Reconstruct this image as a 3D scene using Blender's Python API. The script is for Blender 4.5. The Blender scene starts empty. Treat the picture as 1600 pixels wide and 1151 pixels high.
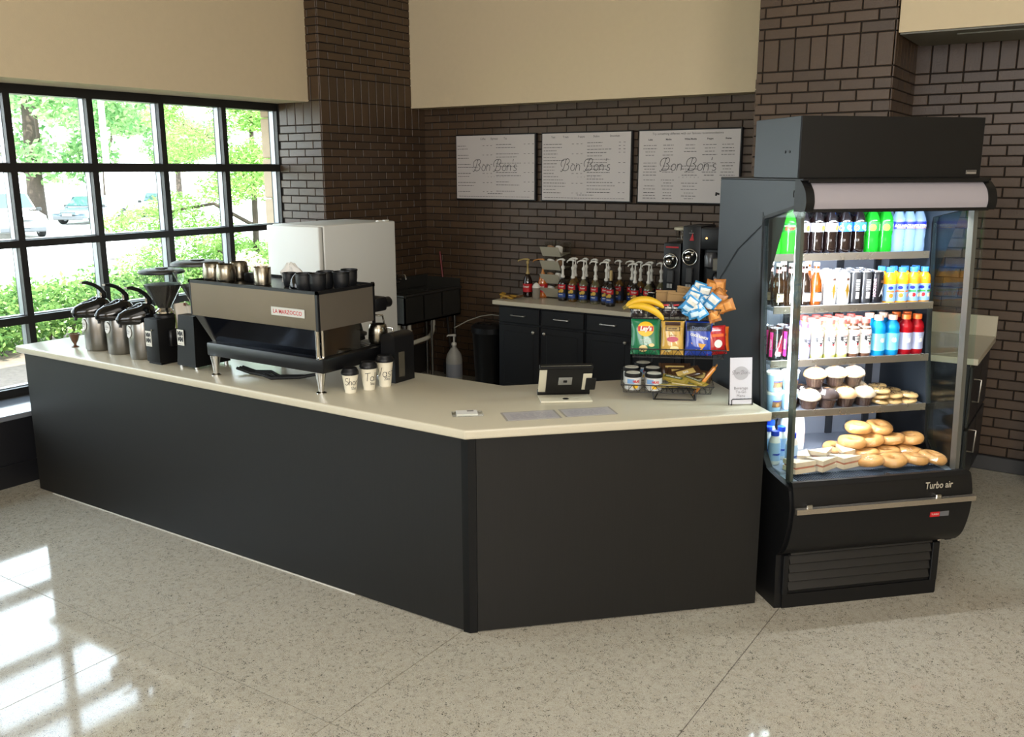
import bpy, bmesh, math, random
from mathutils import Vector, Matrix, Euler
random.seed(7)
PI = math.pi
S = bpy.context.scene
C = S.collection

# ------------------------------------------------------------------ camera
CAM_POS = Vector((0, 0, 2.05))
YAW, PITCH, ROLL, FPX = 0.58286646, 0.21481236, -0.00203112, 1421.646
def cam_axes():
    cy, sy, cp, sp = math.cos(YAW), math.sin(YAW), math.cos(PITCH), math.sin(PITCH)
    f = Vector((-sy*cp, cy*cp, -sp)); r = Vector((cy, sy, 0)); u = r.cross(f)
    cr, sr = math.cos(ROLL), math.sin(ROLL)
    return cr*r + sr*u, -sr*r + cr*u, f
CR, CU, CF = cam_axes()
cd = bpy.data.cameras.new('camera'); cam = bpy.data.objects.new('camera', cd); C.objects.link(cam)
cd.sensor_width = 36.0; cd.lens = FPX/1600*36; cd.clip_end = 500; cd.clip_start = 0.05
m = Matrix.Identity(4)
for i in range(3):
    m[i][0] = CR[i]; m[i][1] = CU[i]; m[i][2] = -CF[i]; m[i][3] = CAM_POS[i]
cam.matrix_world = m
S.camera = cam
def project(p):
    v = Vector(p) - CAM_POS; z = v.dot(CF)
    if z < 0.05: return None
    return 800 + FPX*v.dot(CR)/z, 575.5 - FPX*v.dot(CU)/z, z

# ------------------------------------------------------------------ view, world, sun, large lights
S.view_settings.view_transform = 'Standard'; S.view_settings.look = 'None'
S.view_settings.gamma = 1.0; S.view_settings.use_curve_mapping = False
S.view_settings.exposure = 0.85
W = bpy.data.worlds.new('sky'); S.world = W; W.use_nodes = True
wn, wl = W.node_tree.nodes, W.node_tree.links
wn.clear()
wo = wn.new('ShaderNodeOutputWorld'); bg = wn.new('ShaderNodeBackground')
tc = wn.new('ShaderNodeTexCoord'); sx = wn.new('ShaderNodeSeparateXYZ'); rp = wn.new('ShaderNodeValToRGB')
wl.new(tc.outputs['Generated'], sx.inputs[0]); wl.new(sx.outputs['Z'], rp.inputs[0])
rp.color_ramp.elements[0].position = 0.0; rp.color_ramp.elements[0].color = (0.93, 0.96, 1.0, 1)
rp.color_ramp.elements[1].position = 0.9; rp.color_ramp.elements[1].color = (0.62, 0.78, 1.0, 1)
wl.new(rp.outputs[0], bg.inputs['Color']); wl.new(bg.outputs[0], wo.inputs[0])
bg.inputs['Strength'].default_value = 5.0

def add_light(name, kind, loc, energy, color, rot=(0, 0, 0), **kw):
    d = bpy.data.lights.new(name, kind); d.energy = energy; d.color = color
    for k, v in kw.items(): setattr(d, k, v)
    o = bpy.data.objects.new(name, d); C.objects.link(o); o.location = loc; o.rotation_euler = rot
    return o
sun = add_light('sun', 'SUN', (0, 0, 20), 10.0, (1.0, 0.95, 0.86), angle=0.01)
sun.rotation_euler = Vector((0.55, -0.35, 0.95)).to_track_quat('Z', 'Y').to_euler()
# window portals (guide the sky light through the glazing, they emit nothing themselves)
pt = add_light('window_portal', 'AREA', (-6.6, 1.4, 1.55), 1, (1, 1, 1), (0, -PI/2, 0), shape='RECTANGLE', size=2.1, size_y=9.0)
pt.data.cycles.is_portal = True
# added fill lights above, right of and behind the camera, brightening the walls
add_light('ceiling_fill', 'AREA', (0.8, 0.4, 4.45), 78, (1.0, 0.95, 0.89), (0, 0, 0), shape='RECTANGLE', size=4.5, size_y=3.5)
add_light('right_fill', 'AREA', (4.1, -2.6, 2.9), 190, (1.0, 0.96, 0.92), Vector((1, 0, 0.0)).to_track_quat('Z', 'Y').to_euler(), shape='RECTANGLE', size=3.6, size_y=1.8)
add_light('front_fill', 'AREA', (0.0, -5.8, 3.1), 200, (0.87, 0.93, 1.0), Vector((0, -1, 0.0)).to_track_quat('Z', 'Y').to_euler(), shape='RECTANGLE', size=6.5, size_y=2.2)

# ------------------------------------------------------------------ materials
def lin(c):
    if isinstance(c, str):
        c = c.lstrip('#'); c = [int(c[i:i+2], 16)/255 for i in (0, 2, 4)]
        c = [x/12.92 if x <= 0.04045 else ((x+0.055)/1.055)**2.4 for x in c]
    return (c[0], c[1], c[2], 1)
MATS = {}
def pm(name, color, rough=0.5, metal=0.0, noise=0.0, nscale=20, bump=0.0, bscale=200, trans=0.0, coat=0.0, spec=0.5,
       stretch=None, island=0.0, emit=None, estr=0.0, alpha=1.0):
    """principled material with an optional fine noise variation and fine bump"""
    if name in MATS: return MATS[name]
    mt = bpy.data.materials.new(name); mt.use_nodes = True; MATS[name] = mt
    n, l = mt.node_tree.nodes, mt.node_tree.links
    b = n['Principled BSDF']
    col = lin(color)
    b.inputs['Base Color'].default_value = col; b.inputs['Roughness'].default_value = rough
    b.inputs['Metallic'].default_value = metal; b.inputs['Specular IOR Level'].default_value = spec
    b.inputs['Transmission Weight'].default_value = trans; b.inputs['Coat Weight'].default_value = coat
    b.inputs['Alpha'].default_value = alpha
    if emit is not None:
        b.inputs['Emission Color'].default_value = lin(emit); b.inputs['Emission Strength'].default_value = estr
    t = n.new('ShaderNodeTexCoord'); mp = n.new('ShaderNodeMapping'); l.new(t.outputs['Object'], mp.inputs[0])
    if stretch: mp.inputs['Scale'].default_value = stretch
    nz = n.new('ShaderNodeTexNoise'); nz.inputs['Scale'].default_value = nscale; nz.inputs['Detail'].default_value = 3
    l.new(mp.outputs[0], nz.inputs['Vector'])
    if noise > 0 or island > 0:
        fac = nz.outputs['Fac']
        mx = n.new('ShaderNodeMix'); mx.data_type = 'RGBA'
        k = max(noise, island)
        mx.inputs[6].default_value = [max(0, c*(1-k)) for c in col[:3]] + [1]
        mx.inputs[7].default_value = [min(1, c*(1+k)) for c in col[:3]] + [1]
        if island > 0:
            oi = n.new('ShaderNodeObjectInfo'); ge = n.new('ShaderNodeNewGeometry'); ad = n.new('ShaderNodeMath'); fr = n.new('ShaderNodeMath')
            ad.operation = 'ADD'; fr.operation = 'FRACT'
            l.new(oi.outputs['Random'], ad.inputs[0]); l.new(ge.outputs['Random Per Island'], ad.inputs[1]); l.new(ad.outputs[0], fr.inputs[0])
            av = n.new('ShaderNodeMath'); av.operation = 'MULTIPLY_ADD'; av.inputs[1].default_value = 0.6
            m2 = n.new('ShaderNodeMath'); m2.operation = 'MULTIPLY'; m2.inputs[1].default_value = 0.4
            l.new(nz.outputs['Fac'], m2.inputs[0]); l.new(fr.outputs[0], av.inputs[0]); l.new(m2.outputs[0], av.inputs[2])
            fac = av.outputs[0]
        l.new(fac, mx.inputs[0]); l.new(mx.outputs[2], b.inputs['Base Color'])
    else:
        rm = n.new('ShaderNodeMapRange'); rm.inputs[3].default_value = max(0.0, rough*0.9); rm.inputs[4].default_value = min(1.0, rough*1.1)
        l.new(nz.outputs['Fac'], rm.inputs[0]); l.new(rm.outputs[0], b.inputs['Roughness'])
    if bump > 0:
        bn = n.new('ShaderNodeTexNoise'); bn.inputs['Scale'].default_value = bscale; bn.inputs['Detail'].default_value = 2
        l.new(mp.outputs[0], bn.inputs['Vector'])
        bp = n.new('ShaderNodeBump'); bp.inputs['Strength'].default_value = bump; bp.inputs['Distance'].default_value = 0.002
        l.new(bn.outputs['Fac'], bp.inputs['Height']); l.new(bp.outputs[0], b.inputs['Normal'])
    return mt
def glass_mat(name, tint=(1, 1, 1), ior=1.45, rough=0.0, extra=0.0):
    """thin pane: clear transmission plus a Fresnel mirror reflection"""
    if name in MATS: return MATS[name]
    mt = bpy.data.materials.new(name); mt.use_nodes = True; MATS[name] = mt
    n, l = mt.node_tree.nodes, mt.node_tree.links; n.clear()
    o = n.new('ShaderNodeOutputMaterial'); tr = n.new('ShaderNodeBsdfTransparent'); gl = n.new('ShaderNodeBsdfGlossy')
    tr.inputs[0].default_value = lin(tint); gl.inputs['Roughness'].default_value = rough
    # Schlick reflectance from the facing angle, the same from both sides of the pane
    fr = n.new('ShaderNodeLayerWeight'); fr.inputs[0].default_value = 0.5; r0 = ((ior-1)/(ior+1))**2
    pw = n.new('ShaderNodeMath'); pw.operation = 'POWER'; pw.inputs[1].default_value = 5; l.new(fr.outputs['Facing'], pw.inputs[0])
    ma = n.new('ShaderNodeMath'); ma.operation = 'MULTIPLY_ADD'; ma.inputs[1].default_value = 1-r0; ma.inputs[2].default_value = r0; l.new(pw.outputs[0], ma.inputs[0])
    mx = n.new('ShaderNodeMixShader'); ad = n.new('ShaderNodeMath'); ad.operation = 'ADD'; ad.use_clamp = True; ad.inputs[1].default_value = extra
    l.new(ma.outputs[0], ad.inputs[0]); l.new(ad.outputs[0], mx.inputs[0]); l.new(tr.outputs[0], mx.inputs[1]); l.new(gl.outputs[0], mx.inputs[2])
    l.new(mx.outputs[0], o.inputs[0])
    return mt
def liquid_mat(name, color, clear=0.4, rough=0.08):
    """bottle wall with coloured drink: glossy body that lets part of the light through"""
    if name in MATS: return MATS[name]
    mt = bpy.data.materials.new(name); mt.use_nodes = True; MATS[name] = mt
    n, l = mt.node_tree.nodes, mt.node_tree.links
    b = n['Principled BSDF']; o = n['Material Output']
    b.inputs['Base Color'].default_value = lin(color); b.inputs['Roughness'].default_value = rough
    tr = n.new('ShaderNodeBsdfTransparent'); c = lin(color); tr.inputs[0].default_value = (min(1, c[0]*1.3+.05), min(1, c[1]*1.3+.05), min(1, c[2]*1.3+.05), 1)
    tl = n.new('ShaderNodeBsdfTranslucent'); tl.inputs[0].default_value = lin(color)
    m1 = n.new('ShaderNodeMixShader'); m1.inputs[0].default_value = 0.35; m2 = n.new('ShaderNodeMixShader'); m2.inputs[0].default_value = clear
    l.new(b.outputs[0], m1.inputs[1]); l.new(tl.outputs[0], m1.inputs[2]); l.new(m1.outputs[0], m2.inputs[1]); l.new(tr.outputs[0], m2.inputs[2])
    l.new(m2.outputs[0], o.inputs[0])
    return mt
def terrazzo():
    mt = bpy.data.materials.new('terrazzo'); mt.use_nodes = True
    n, l = mt.node_tree.nodes, mt.node_tree.links; b = n['Principled BSDF']
    t = n.new('ShaderNodeTexCoord')
    def chips(scale, thr, dark):
        v = n.new('ShaderNodeTexVoronoi'); v.inputs['Scale'].default_value = scale; v.inputs['Randomness'].default_value = 1.0
        nz = n.new('ShaderNodeTexNoise'); nz.inputs['Scale'].default_value = scale*1.5
        mx = n.new('ShaderNodeMix'); mx.data_type = 'RGBA'; mx.inputs[0].default_value = 0.06
        l.new(t.outputs['Object'], nz.inputs['Vector']); l.new(t.outputs['Object'], mx.inputs[6]); l.new(nz.outputs['Color'], mx.inputs[7])
        l.new(mx.outputs[2], v.inputs['Vector'])
        s = n.new('ShaderNodeSeparateColor'); l.new(v.outputs['Color'], s.inputs[0])
        g = n.new('ShaderNodeMath'); g.operation = 'GREATER_THAN'; g.inputs[1].default_value = thr; l.new(s.outputs[0], g.inputs[0])
        d = n.new('ShaderNodeMath'); d.operation = 'LESS_THAN'; d.inputs[1].default_value = 0.42; l.new(v.outputs['Distance'], d.inputs[0])
        mlt = n.new('ShaderNodeMath'); mlt.operation = 'MULTIPLY'; l.new(g.outputs[0], mlt.inputs[0]); l.new(d.outputs[0], mlt.inputs[1])
        return mlt.outputs[0]
    base = lin('#b5ac98')
    cur = None
    def mix(fac, a, bcol):
        mx = n.new('ShaderNodeMix'); mx.data_type = 'RGBA'
        l.new(fac, mx.inputs[0])
        if isinstance(a, tuple): mx.inputs[6].default_value = a
        else: l.new(a, mx.inputs[6])
        mx.inputs[7].default_value = bcol
        return mx.outputs[2]
    big = n.new('ShaderNodeTexNoise'); big.inputs['Scale'].default_value = 1.3; big.inputs['Detail'].default_value = 3; l.new(t.outputs['Object'], big.inputs['Vector'])
    cur = mix(big.outputs['Fac'], lin('#aba493'), lin('#b2ac9f'))
    cur = mix(chips(150, 0.45, 0), cur, lin('#cfc8b8'))
    cur = mix(chips(105, 0.72, 0), cur, lin('#978a72'))
    cur = mix(chips(120, 0.80, 0), cur, lin('#564e44'))
    cur = mix(chips(85, 0.86, 0), cur, lin('#26221e'))
    l.new(cur, b.inputs['Base Color'])
    b.inputs['Roughness'].default_value = 0.13; b.inputs['Specular IOR Level'].default_value = 0.75
    nr = n.new('ShaderNodeTexNoise'); nr.inputs['Scale'].default_value = 5; l.new(t.outputs['Object'], nr.inputs['Vector'])
    mr = n.new('ShaderNodeMapRange'); mr.inputs[3].default_value = 0.045; mr.inputs[4].default_value = 0.09; l.new(nr.outputs['Fac'], mr.inputs[0]); l.new(mr.outputs[0], b.inputs['Roughness'])
    return mt
def leaf_mat(name, c1, c2):
    mt = bpy.data.materials.new(name); mt.use_nodes = True; MATS[name] = mt
    n, l = mt.node_tree.nodes, mt.node_tree.links; n.clear()
    o = n.new('ShaderNodeOutputMaterial'); df = n.new('ShaderNodeBsdfDiffuse'); tl = n.new('ShaderNodeBsdfTranslucent')
    ge = n.new('ShaderNodeNewGeometry'); r = n.new('ShaderNodeValToRGB')
    r.color_ramp.elements[0].color = lin(c1); r.color_ramp.elements[1].color = lin(c2)
    l.new(ge.outputs['Random Per Island'], r.inputs[0])
    l.new(r.outputs[0], df.inputs[0]); l.new(r.outputs[0], tl.inputs[0])
    mx = n.new('ShaderNodeMixShader'); mx.inputs[0].default_value = 0.45
    l.new(df.outputs[0], mx.inputs[1]); l.new(tl.outputs[0], mx.inputs[2]); l.new(mx.outputs[0], o.inputs[0])
    return mt

M_wall = pm('cream_plaster', '#cdbb9b', 0.85, noise=0.03, bump=0.25, bscale=120)
M_ceil = pm('ceiling_plaster', '#b9b4a6', 0.9, noise=0.02)
M_soff = pm('grey_soffit_panel', '#77756c', 0.7, noise=0.03)
M_mort = pm('dark_mortar', '#1d1712', 0.95, noise=0.15, nscale=60)
M_brick = pm('brown_brick', '#473524', 0.42, noise=0.2, nscale=35, bump=0.5, bscale=90, island=0.28, stretch=(1, 1, 1))
M_blackmetal = pm('black_powder_metal', '#141414', 0.45)
M_frame = pm('bronze_window_metal', '#232120', 0.45, metal=0.3)
M_framelite = pm('grey_window_stop', '#8d9094', 0.35, metal=0.6)
M_pane = glass_mat('window_glass', (0.93, 0.97, 0.96), 1.45)
M_counterlam = pm('charcoal_woodgrain_laminate', '#161513', 0.5, spec=0.28, noise=0.3, nscale=9, stretch=(22, 22, 0.5), bump=0.05)
M_trimblack = pm('black_trim', '#060606', 0.5, spec=.2)
M_top = pm('cream_solid_surface', '#beb6a1', 0.28, noise=0.05, nscale=180)
M_chrome = pm('chrome', '#c9c7c2', 0.12, metal=1)
M_steel = pm('brushed_steel', '#8b8883', 0.3, metal=1, noise=0.06, nscale=12, stretch=(0.6, 0.6, 40))
M_steelh = pm('brushed_steel_sheet', '#6f6a63', 0.26, metal=1, noise=0.05, nscale=10, stretch=(40, 40, 0.5))
M_plblack = pm('black_plastic', '#0c0c0e', 0.4, spec=0.35)
M_rubber = pm('black_rubber', '#101010', 0.7)
M_white = pm('white_enamel', '#dcdcd6', 0.3)
M_whitepl = pm('white_plastic', '#d8d5cb', 0.4)
M_paper = pm('white_paper', '#d9d7d2', 0.7)
M_ink = pm('black_ink', '#17161a', 0.6)
M_greyink = pm('grey_ink', '#6a6668', 0.6)
M_red = pm('red_print', '#b5121b', 0.45)
M_blue = pm('blue_print', '#1436a0', 0.4)
M_yellow = pm('yellow_print', '#e8b41e', 0.45)
M_terr = terrazzo()

# ------------------------------------------------------------------ mesh building
_CACHE = {}
class G:
    def __init__(s): s.v = []; s.f = []; s.mi = []; s.cur = 0
    def mat(s, i): s.cur = i; return s
    def add(s, vs, fs, M=None):
        o = len(s.v)
        if M is not None: vs = [M @ Vector(p) for p in vs]
        s.v += [tuple(p) for p in vs]
        s.f += [tuple(i+o for i in f) for f in fs]; s.mi += [s.cur]*len(fs)
        return s
    def box(s, c, d, rot=None, bevel=0.0, seg=1, M=None):
        """centre c, full size d"""
        T = Matrix.Translation(c) @ (Euler(rot).to_matrix().to_4x4() if rot else Matrix.Identity(4))
        if M is not None: T = M @ T
        if bevel > 0:
            key = (round(d[0], 4), round(d[1], 4), round(d[2], 4), bevel, seg)
            if key not in _CACHE:
                bm = bmesh.new(); bmesh.ops.create_cube(bm, size=1)
                bmesh.ops.scale(bm, vec=d, verts=bm.verts)
                bmesh.ops.bevel(bm, geom=bm.edges[:], offset=min(bevel, min(d)*0.49), segments=seg, profile=0.5, affect='EDGES')
                bm.verts.index_update()
                _CACHE[key] = ([v.co.copy() for v in bm.verts], [[v.index for v in f.verts] for f in bm.faces]); bm.free()
            return s.add(*_CACHE[key], T)
        x, y, z = d[0]/2, d[1]/2, d[2]/2
        vs = [(-x, -y, -z), (x, -y, -z), (x, y, -z), (-x, y, -z), (-x, -y, z), (x, -y, z), (x, y, z), (-x, y, z)]
        return s.add(vs, [(0, 3, 2, 1), (4, 5, 6, 7), (0, 1, 5, 4), (1, 2, 6, 5), (2, 3, 7, 6), (3, 0, 4, 7)], T)
    def bb(s, x0, x1, y0, y1, z0, z1, bevel=0.0, seg=1, M=None):
        return s.box(((x0+x1)/2, (y0+y1)/2, (z0+z1)/2), (abs(x1-x0), abs(y1-y0), abs(z1-z0)), None, bevel, seg, M)
    def lathe(s, prof, seg=20, M=None, sx=1.0, sy=1.0, cap=True):
        vs = []; fs = []
        for r, z in prof:
            for k in range(seg):
                a = 2*PI*k/seg; vs.append((r*math.cos(a)*sx, r*math.sin(a)*sy, z))
        for i in range(len(prof)-1):
            for k in range(seg):
                a = i*seg+k; b = i*seg+(k+1) % seg; fs.append((a, b, b+seg, a+seg))
        if cap:
            fs.append(tuple(range(seg-1, -1, -1))); n = (len(prof)-1)*seg; fs.append(tuple(n+k for k in range(seg)))
        return s.add(vs, fs, M)
    def cyl(s, c, r, h, seg=16, rot=None, r2=None):
        T = Matrix.Translation(c) @ (Euler(rot).to_matrix().to_4x4() if rot else Matrix.Identity(4))
        return s.lathe([(r, -h/2), (r2 if r2 is not None else r, h/2)], seg, T)
    def tube(s, pts, r, seg=8, close=False):
        pts = [Vector(p) for p in pts]; n = len(pts); vs = []; fs = []
        rr = r if isinstance(r, (list, tuple)) else [r]*n
        up = None
        for i, p in enumerate(pts):
            if close: d = pts[(i+1) % n]-pts[i-1]
            else: d = pts[min(i+1, n-1)]-pts[max(i-1, 0)]
            d.normalize()
            if up is None:
                up = d.orthogonal().normalized()
            else:
                up = (up - d*up.dot(d))
                up = up.normalized() if up.length > 1e-6 else d.orthogonal().normalized()
            w = d.cross(up)
            for k in range(seg):
                a = 2*PI*k/seg; vs.append(p+(up*math.cos(a)+w*math.sin(a))*rr[i])
        for i in range(n if close else n-1):
            for k in range(seg):
                a = i*seg+k; b = i*seg+(k+1) % seg; j = ((i+1) % n)*seg
                fs.append((a, b, j+(k+1) % seg, j+k))
        if not close:
            fs.append(tuple(range(seg-1, -1, -1))); fs.append(tuple((n-1)*seg+k for k in range(seg)))
        return s.add(vs, fs)
    def prism(s, poly, d0, d1, M=None):
        """poly in (a,b); extruded along the third axis: (a, b, d)"""
        n = len(poly); vs = [(a, b, d0) for a, b in poly]+[(a, b, d1) for a, b in poly]
        fs = [tuple(range(n-1, -1, -1)), tuple(range(n, 2*n))]+[(i, (i+1) % n, n+(i+1) % n, n+i) for i in range(n)]
        return s.add(vs, fs, M)
    def quad(s, a, b, c, d): return s.add([a, b, c, d], [(0, 1, 2, 3)])
    def sphere(s, c, r, seg=12, rings=8, sc=(1, 1, 1), rot=None):
        prof = [(max(1e-4, math.sin(PI*i/rings))*r, -math.cos(PI*i/rings)*r) for i in range(rings+1)]
        T = Matrix.Translation(c) @ (Euler(rot).to_matrix().to_4x4() if rot else Matrix.Identity(4)) @ Matrix.Diagonal((*sc, 1))
        return s.lathe(prof, seg, T, cap=True)
    def wpoly(s, pts, fs, fn, step=.006):
        """flat polygons cut into narrow strips, then mapped round a curved surface"""
        bm = bmesh.new(); V = [bm.verts.new((p[0], p[1], 0)) for p in pts]
        for f in fs:
            try: bm.faces.new([V[i] for i in f])
            except ValueError: pass
        x0 = min(p[0] for p in pts); x1 = max(p[0] for p in pts); x = x0+step
        while x < x1:
            bmesh.ops.bisect_plane(bm, geom=bm.verts[:]+bm.edges[:]+bm.faces[:], plane_co=(x, 0, 0), plane_no=(1, 0, 0)); x += step
        bm.verts.index_update(); vs = [v.co.copy() for v in bm.verts]; ff = [[v.index for v in f.verts] for f in bm.faces]; bm.free()
        return s.add([fn(v.x, v.y) for v in vs], ff)
    def text(s, txt, size, fn, shear=0.0, bold=0.0, sx=1.0, align='C', cut=0):
        vs, fs = text_geo(txt, size, shear, bold, sx, align)
        if cut: return s.wpoly(vs, fs, fn, cut)
        return s.add([fn(x, y) for x, y in vs], fs)
    def build(s, name, mats, parent=None, smooth=None, loc=None):
        me = bpy.data.meshes.new(name); me.from_pydata(s.v, [], s.f)
        if not isinstance(mats, (list, tuple)): mats = [mats]
        for mt in mats: me.materials.append(mt)
        if len(mats) > 1: me.polygons.foreach_set('material_index', s.mi)
        bm = bmesh.new(); bm.from_mesh(me); bmesh.ops.recalc_face_normals(bm, faces=bm.faces); bm.to_mesh(me); bm.free()
        if smooth is not None:
            me.shade_smooth(); me.set_sharp_from_angle(angle=math.radians(smooth))
        o = bpy.data.objects.new(name, me); C.objects.link(o)
        if parent is not None: o.parent = parent
        if loc is not None: o.location = loc
        return o
_TX = {}
def text_geo(txt, size, shear=0.0, bold=0.0, sx=1.0, align='C'):
    key = (txt, size, shear, bold, sx, align)
    if key in _TX: return _TX[key]
    cu = bpy.data.curves.new('t', 'FONT'); cu.body = txt; cu.size = size; cu.shear = shear; cu.offset = bold; cu.resolution_u = 2
    cu.align_x = 'CENTER' if align == 'C' else 'LEFT'; cu.align_y = 'CENTER'
    ob = bpy.data.objects.new('t', cu); C.objects.link(ob)
    dg = bpy.context.evaluated_depsgraph_get(); dg.update()
    me = bpy.data.meshes.new_from_object(ob.evaluated_get(dg))
    vs = [(v.co.x*sx, v.co.y) for v in me.vertices]; fs = [tuple(p.vertices) for p in me.polygons]
    bpy.data.objects.remove(ob); bpy.data.curves.remove(cu); bpy.data.meshes.remove(me)
    _TX[key] = (vs, fs); return _TX[key]
def flat(org, u, v, lift=0.0):
    """map (x,y) to a plane"""
    org, u, v = Vector(org), Vector(u).normalized(), Vector(v).normalized(); n = u.cross(v)*lift
    return lambda x, y: org+u*x+v*y+n
def wrap(r, z0, a0=0.0, r1=None, zr=None, lift=0.0006):
    """map (x,y) round a vertical cylinder or cone seen from -Y (angle a0 turns it)"""
    def f(x, y):
        rr = r if r1 is None else r+(r1-r)*min(1, max(0, (z0+y-zr[0])/(zr[1]-zr[0])))
        rr += lift
        a = -PI/2+a0+x/rr
        return Vector((rr*math.cos(a), rr*math.sin(a), z0+y))
    return f
# hand-drawn letters as poly-lines in a unit box, for cursive signs and marker writing
def arc(cx, cy, rx, ry, a0, a1, n=10):
    return [(cx+rx*math.cos(math.radians(a0+(a1-a0)*i/n)), cy+ry*math.sin(math.radians(a0+(a1-a0)*i/n))) for i in range(n+1)]
GLY = {
 'S': (0.6, [arc(.32, .75, .24, .23, 40, 270, 10)+arc(.3, .27, .26, .25, 90, -150, 10)]),
 'h': (0.5, [[(.08, 1), (.06, 0)], arc(.24, .25, .17, .28, 180, 0, 8)+[(.42, 0)]]),
 'o': (0.5, [arc(.24, .26, .2, .26, 90, 450, 14)]),
 'r': (0.38, [[(.08, .52), (.08, 0)], arc(.24, .3, .16, .2, 170, 60, 5)]),
 't': (0.4, [[(.18, .85), (.18, .1), (.32, 0)], [(.0, .55), (.38, .57)]]),
 'T': (0.62, [[(.32, .95), (.3, 0)], [(.0, .93), (.66, .98)]]),
 'a': (0.55, [arc(.24, .26, .2, .26, 40, 400, 14), [(.44, .52), (.45, .06), (.52, 0)]]),
 'l': (0.25, [[(.1, 1), (.1, .05), (.18, 0)]]),
 'V': (0.6, [[(.0, 1), (.28, 0), (.55, 1)]]),
 's': (0.42, [arc(.2, .39, .14, .13, 40, 270, 6)+arc(.19, .13, .16, .13, 90, -150, 6)]),
 '1': (0.3, [[(.02, .8), (.14, .98), (.14, 0)]]),
 '2': (0.5, [arc(.22, .72, .2, .25, 160, -30, 8)+[(.02, .02), (.44, .02)]]),
 '6': (0.5, [[(.36, .98), (.1, .5)]+arc(.23, .26, .19, .25, 150, 510, 12)]),
 '0': (0.5, [arc(.23, .5, .2, .48, 90, 450, 14)]),
 'z': (0.4, [[(.02, .5), (.34, .5), (.02, 0), (.36, 0)]]),
 'n': (0.5, [[(.06, .52), (.06, 0)], [(.06, .3)]+arc(.24, .3, .17, .22, 150, 0, 7)+[(.42, 0)]]),
 'B': (0.95, [[(.42, 1.02), (.36, .5), (.26, .05), (.12, -.08), (.02, 0)],
              arc(.3, .62, .32, .36, 230, 60, 12)+arc(.5, .78, .25, .24, 90, -80, 8)+arc(.46, .27, .33, .28, 80, -150, 12)]),
 "'": (0.2, [[(.1, 1.02), (.06, .8)]]),
 ' ': (0.3, []),
}
def strokes(g, txt, h, fn, w, shear=0.0, x0=None):
    tot = sum(GLY[c][0] for c in txt)*h; x = -tot/2 if x0 is None else x0
    for c in txt:
        adv, sts = GLY[c]
        for st0 in sts:
            st = [st0[0]]
            for p_, q_ in zip(st0, st0[1:]):
                k_ = max(1, int(math.hypot(q_[0]-p_[0], q_[1]-p_[1])/.12)); st += [(p_[0]+(q_[0]-p_[0])*i/k_, p_[1]+(q_[1]-p_[1])*i/k_) for i in range(1, k_+1)]
            P = [Vector((x+(px+py*shear)*h, (py-.5)*h)) for px, py in st]
            vs = []; fs = []
            for i, p in enumerate(P):
                d = (P[min(i+1, len(P)-1)]-P[max(i-1, 0)]); d = d.normalized() if d.length > 0 else Vector((1, 0))
                nn = Vector((-d.y, d.x))*w/2; vs += [p+nn, p-nn]
            for i in range(len(P)-1): fs.append((2*i, 2*i+1, 2*i+3, 2*i+2))
            g.add([fn(v.x, v.y) for v in vs], fs)
        x += adv*h
    return g
def disc(g, rx, ry, fn, a0=0, a1=360, n=18, cx=0, cy=0):
    full = abs(a1-a0) == 360; m_ = n if full else n+1; R_ = 3
    vs = [fn(cx, cy)]+[fn(cx+rx*k/R_*math.cos(math.radians(a0+(a1-a0)*i/n)), cy+ry*k/R_*math.sin(math.radians(a0+(a1-a0)*i/n))) for k in range(1, R_+1) for i in range(m_)]
    J = range(n)
    fs = [(0, 1+i, 1+(i+1) % m_) for i in J]+[(1+(k-1)*m_+i, 1+(k-1)*m_+(i+1) % m_, 1+k*m_+(i+1) % m_, 1+k*m_+i) for k in range(1, R_) for i in J]
    g.add(vs, fs)
def patch(g, x0, x1, y0, y1, fn, nx=6, ny=1):
    vs = [fn(x0+(x1-x0)*i/nx, y0+(y1-y0)*j/ny) for j in range(ny+1) for i in range(nx+1)]
    g.add(vs, [(j*(nx+1)+i, j*(nx+1)+i+1, (j+1)*(nx+1)+i+1, (j+1)*(nx+1)+i) for j in range(ny) for i in range(nx)])

def thing(name, label, cat, loc=(0, 0, 0), rz=0.0, group=None):
    o = bpy.data.objects.new(name, None); C.objects.link(o); o.empty_display_size = 0.05
    o.location = loc; o.rotation_euler = (0, 0, rz); o['label'] = label; o['category'] = cat
    if group: o['group'] = group
    return o
def tag(o, label=None, cat=None, group=None, kind=None):
    if label: o['label'] = label
    if cat: o['category'] = cat
    if group: o['group'] = group
    if kind: o['kind'] = kind
    return o
KIDS = {}
def kids(o):
    return [c for c in o.children]
def dup(root, loc, rz=0.0, label=None, group=None, scale=None, rot=None):
    r = root.copy(); C.objects.link(r); r.location = loc
    r.rotation_euler = rot if rot else (0, 0, rz)
    if scale: r.scale = (scale,)*3
    if label: r['label'] = label
    if group: r['group'] = group
    for ch in kids(root):
        c = ch.copy(); C.objects.link(c); c.parent = r
        for g2 in kids(ch):
            d = g2.copy(); C.objects.link(d); d.parent = c
    return r
def struct(o, label=None):
    o['kind'] = 'structure'
    if label: o['label'] = label
    return o
class Series:
    """first placement uses the prototype itself, later ones are copies"""
    def __init__(s, maker): s.maker = maker; s.proto = None
    def put(s, loc, rz=0.0, label=None, group=None, scale=None, rot=None):
        if s.proto is None:
            s.proto = s.maker(); r = s.proto; r.location = loc; r.rotation_euler = rot if rot else (0, 0, rz)
            if scale: r.scale = (scale,)*3
            if label: r['label'] = label
            if group: r['group'] = group
            return r
        return dup(s.proto, loc, rz, label, group, scale, rot)
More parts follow.
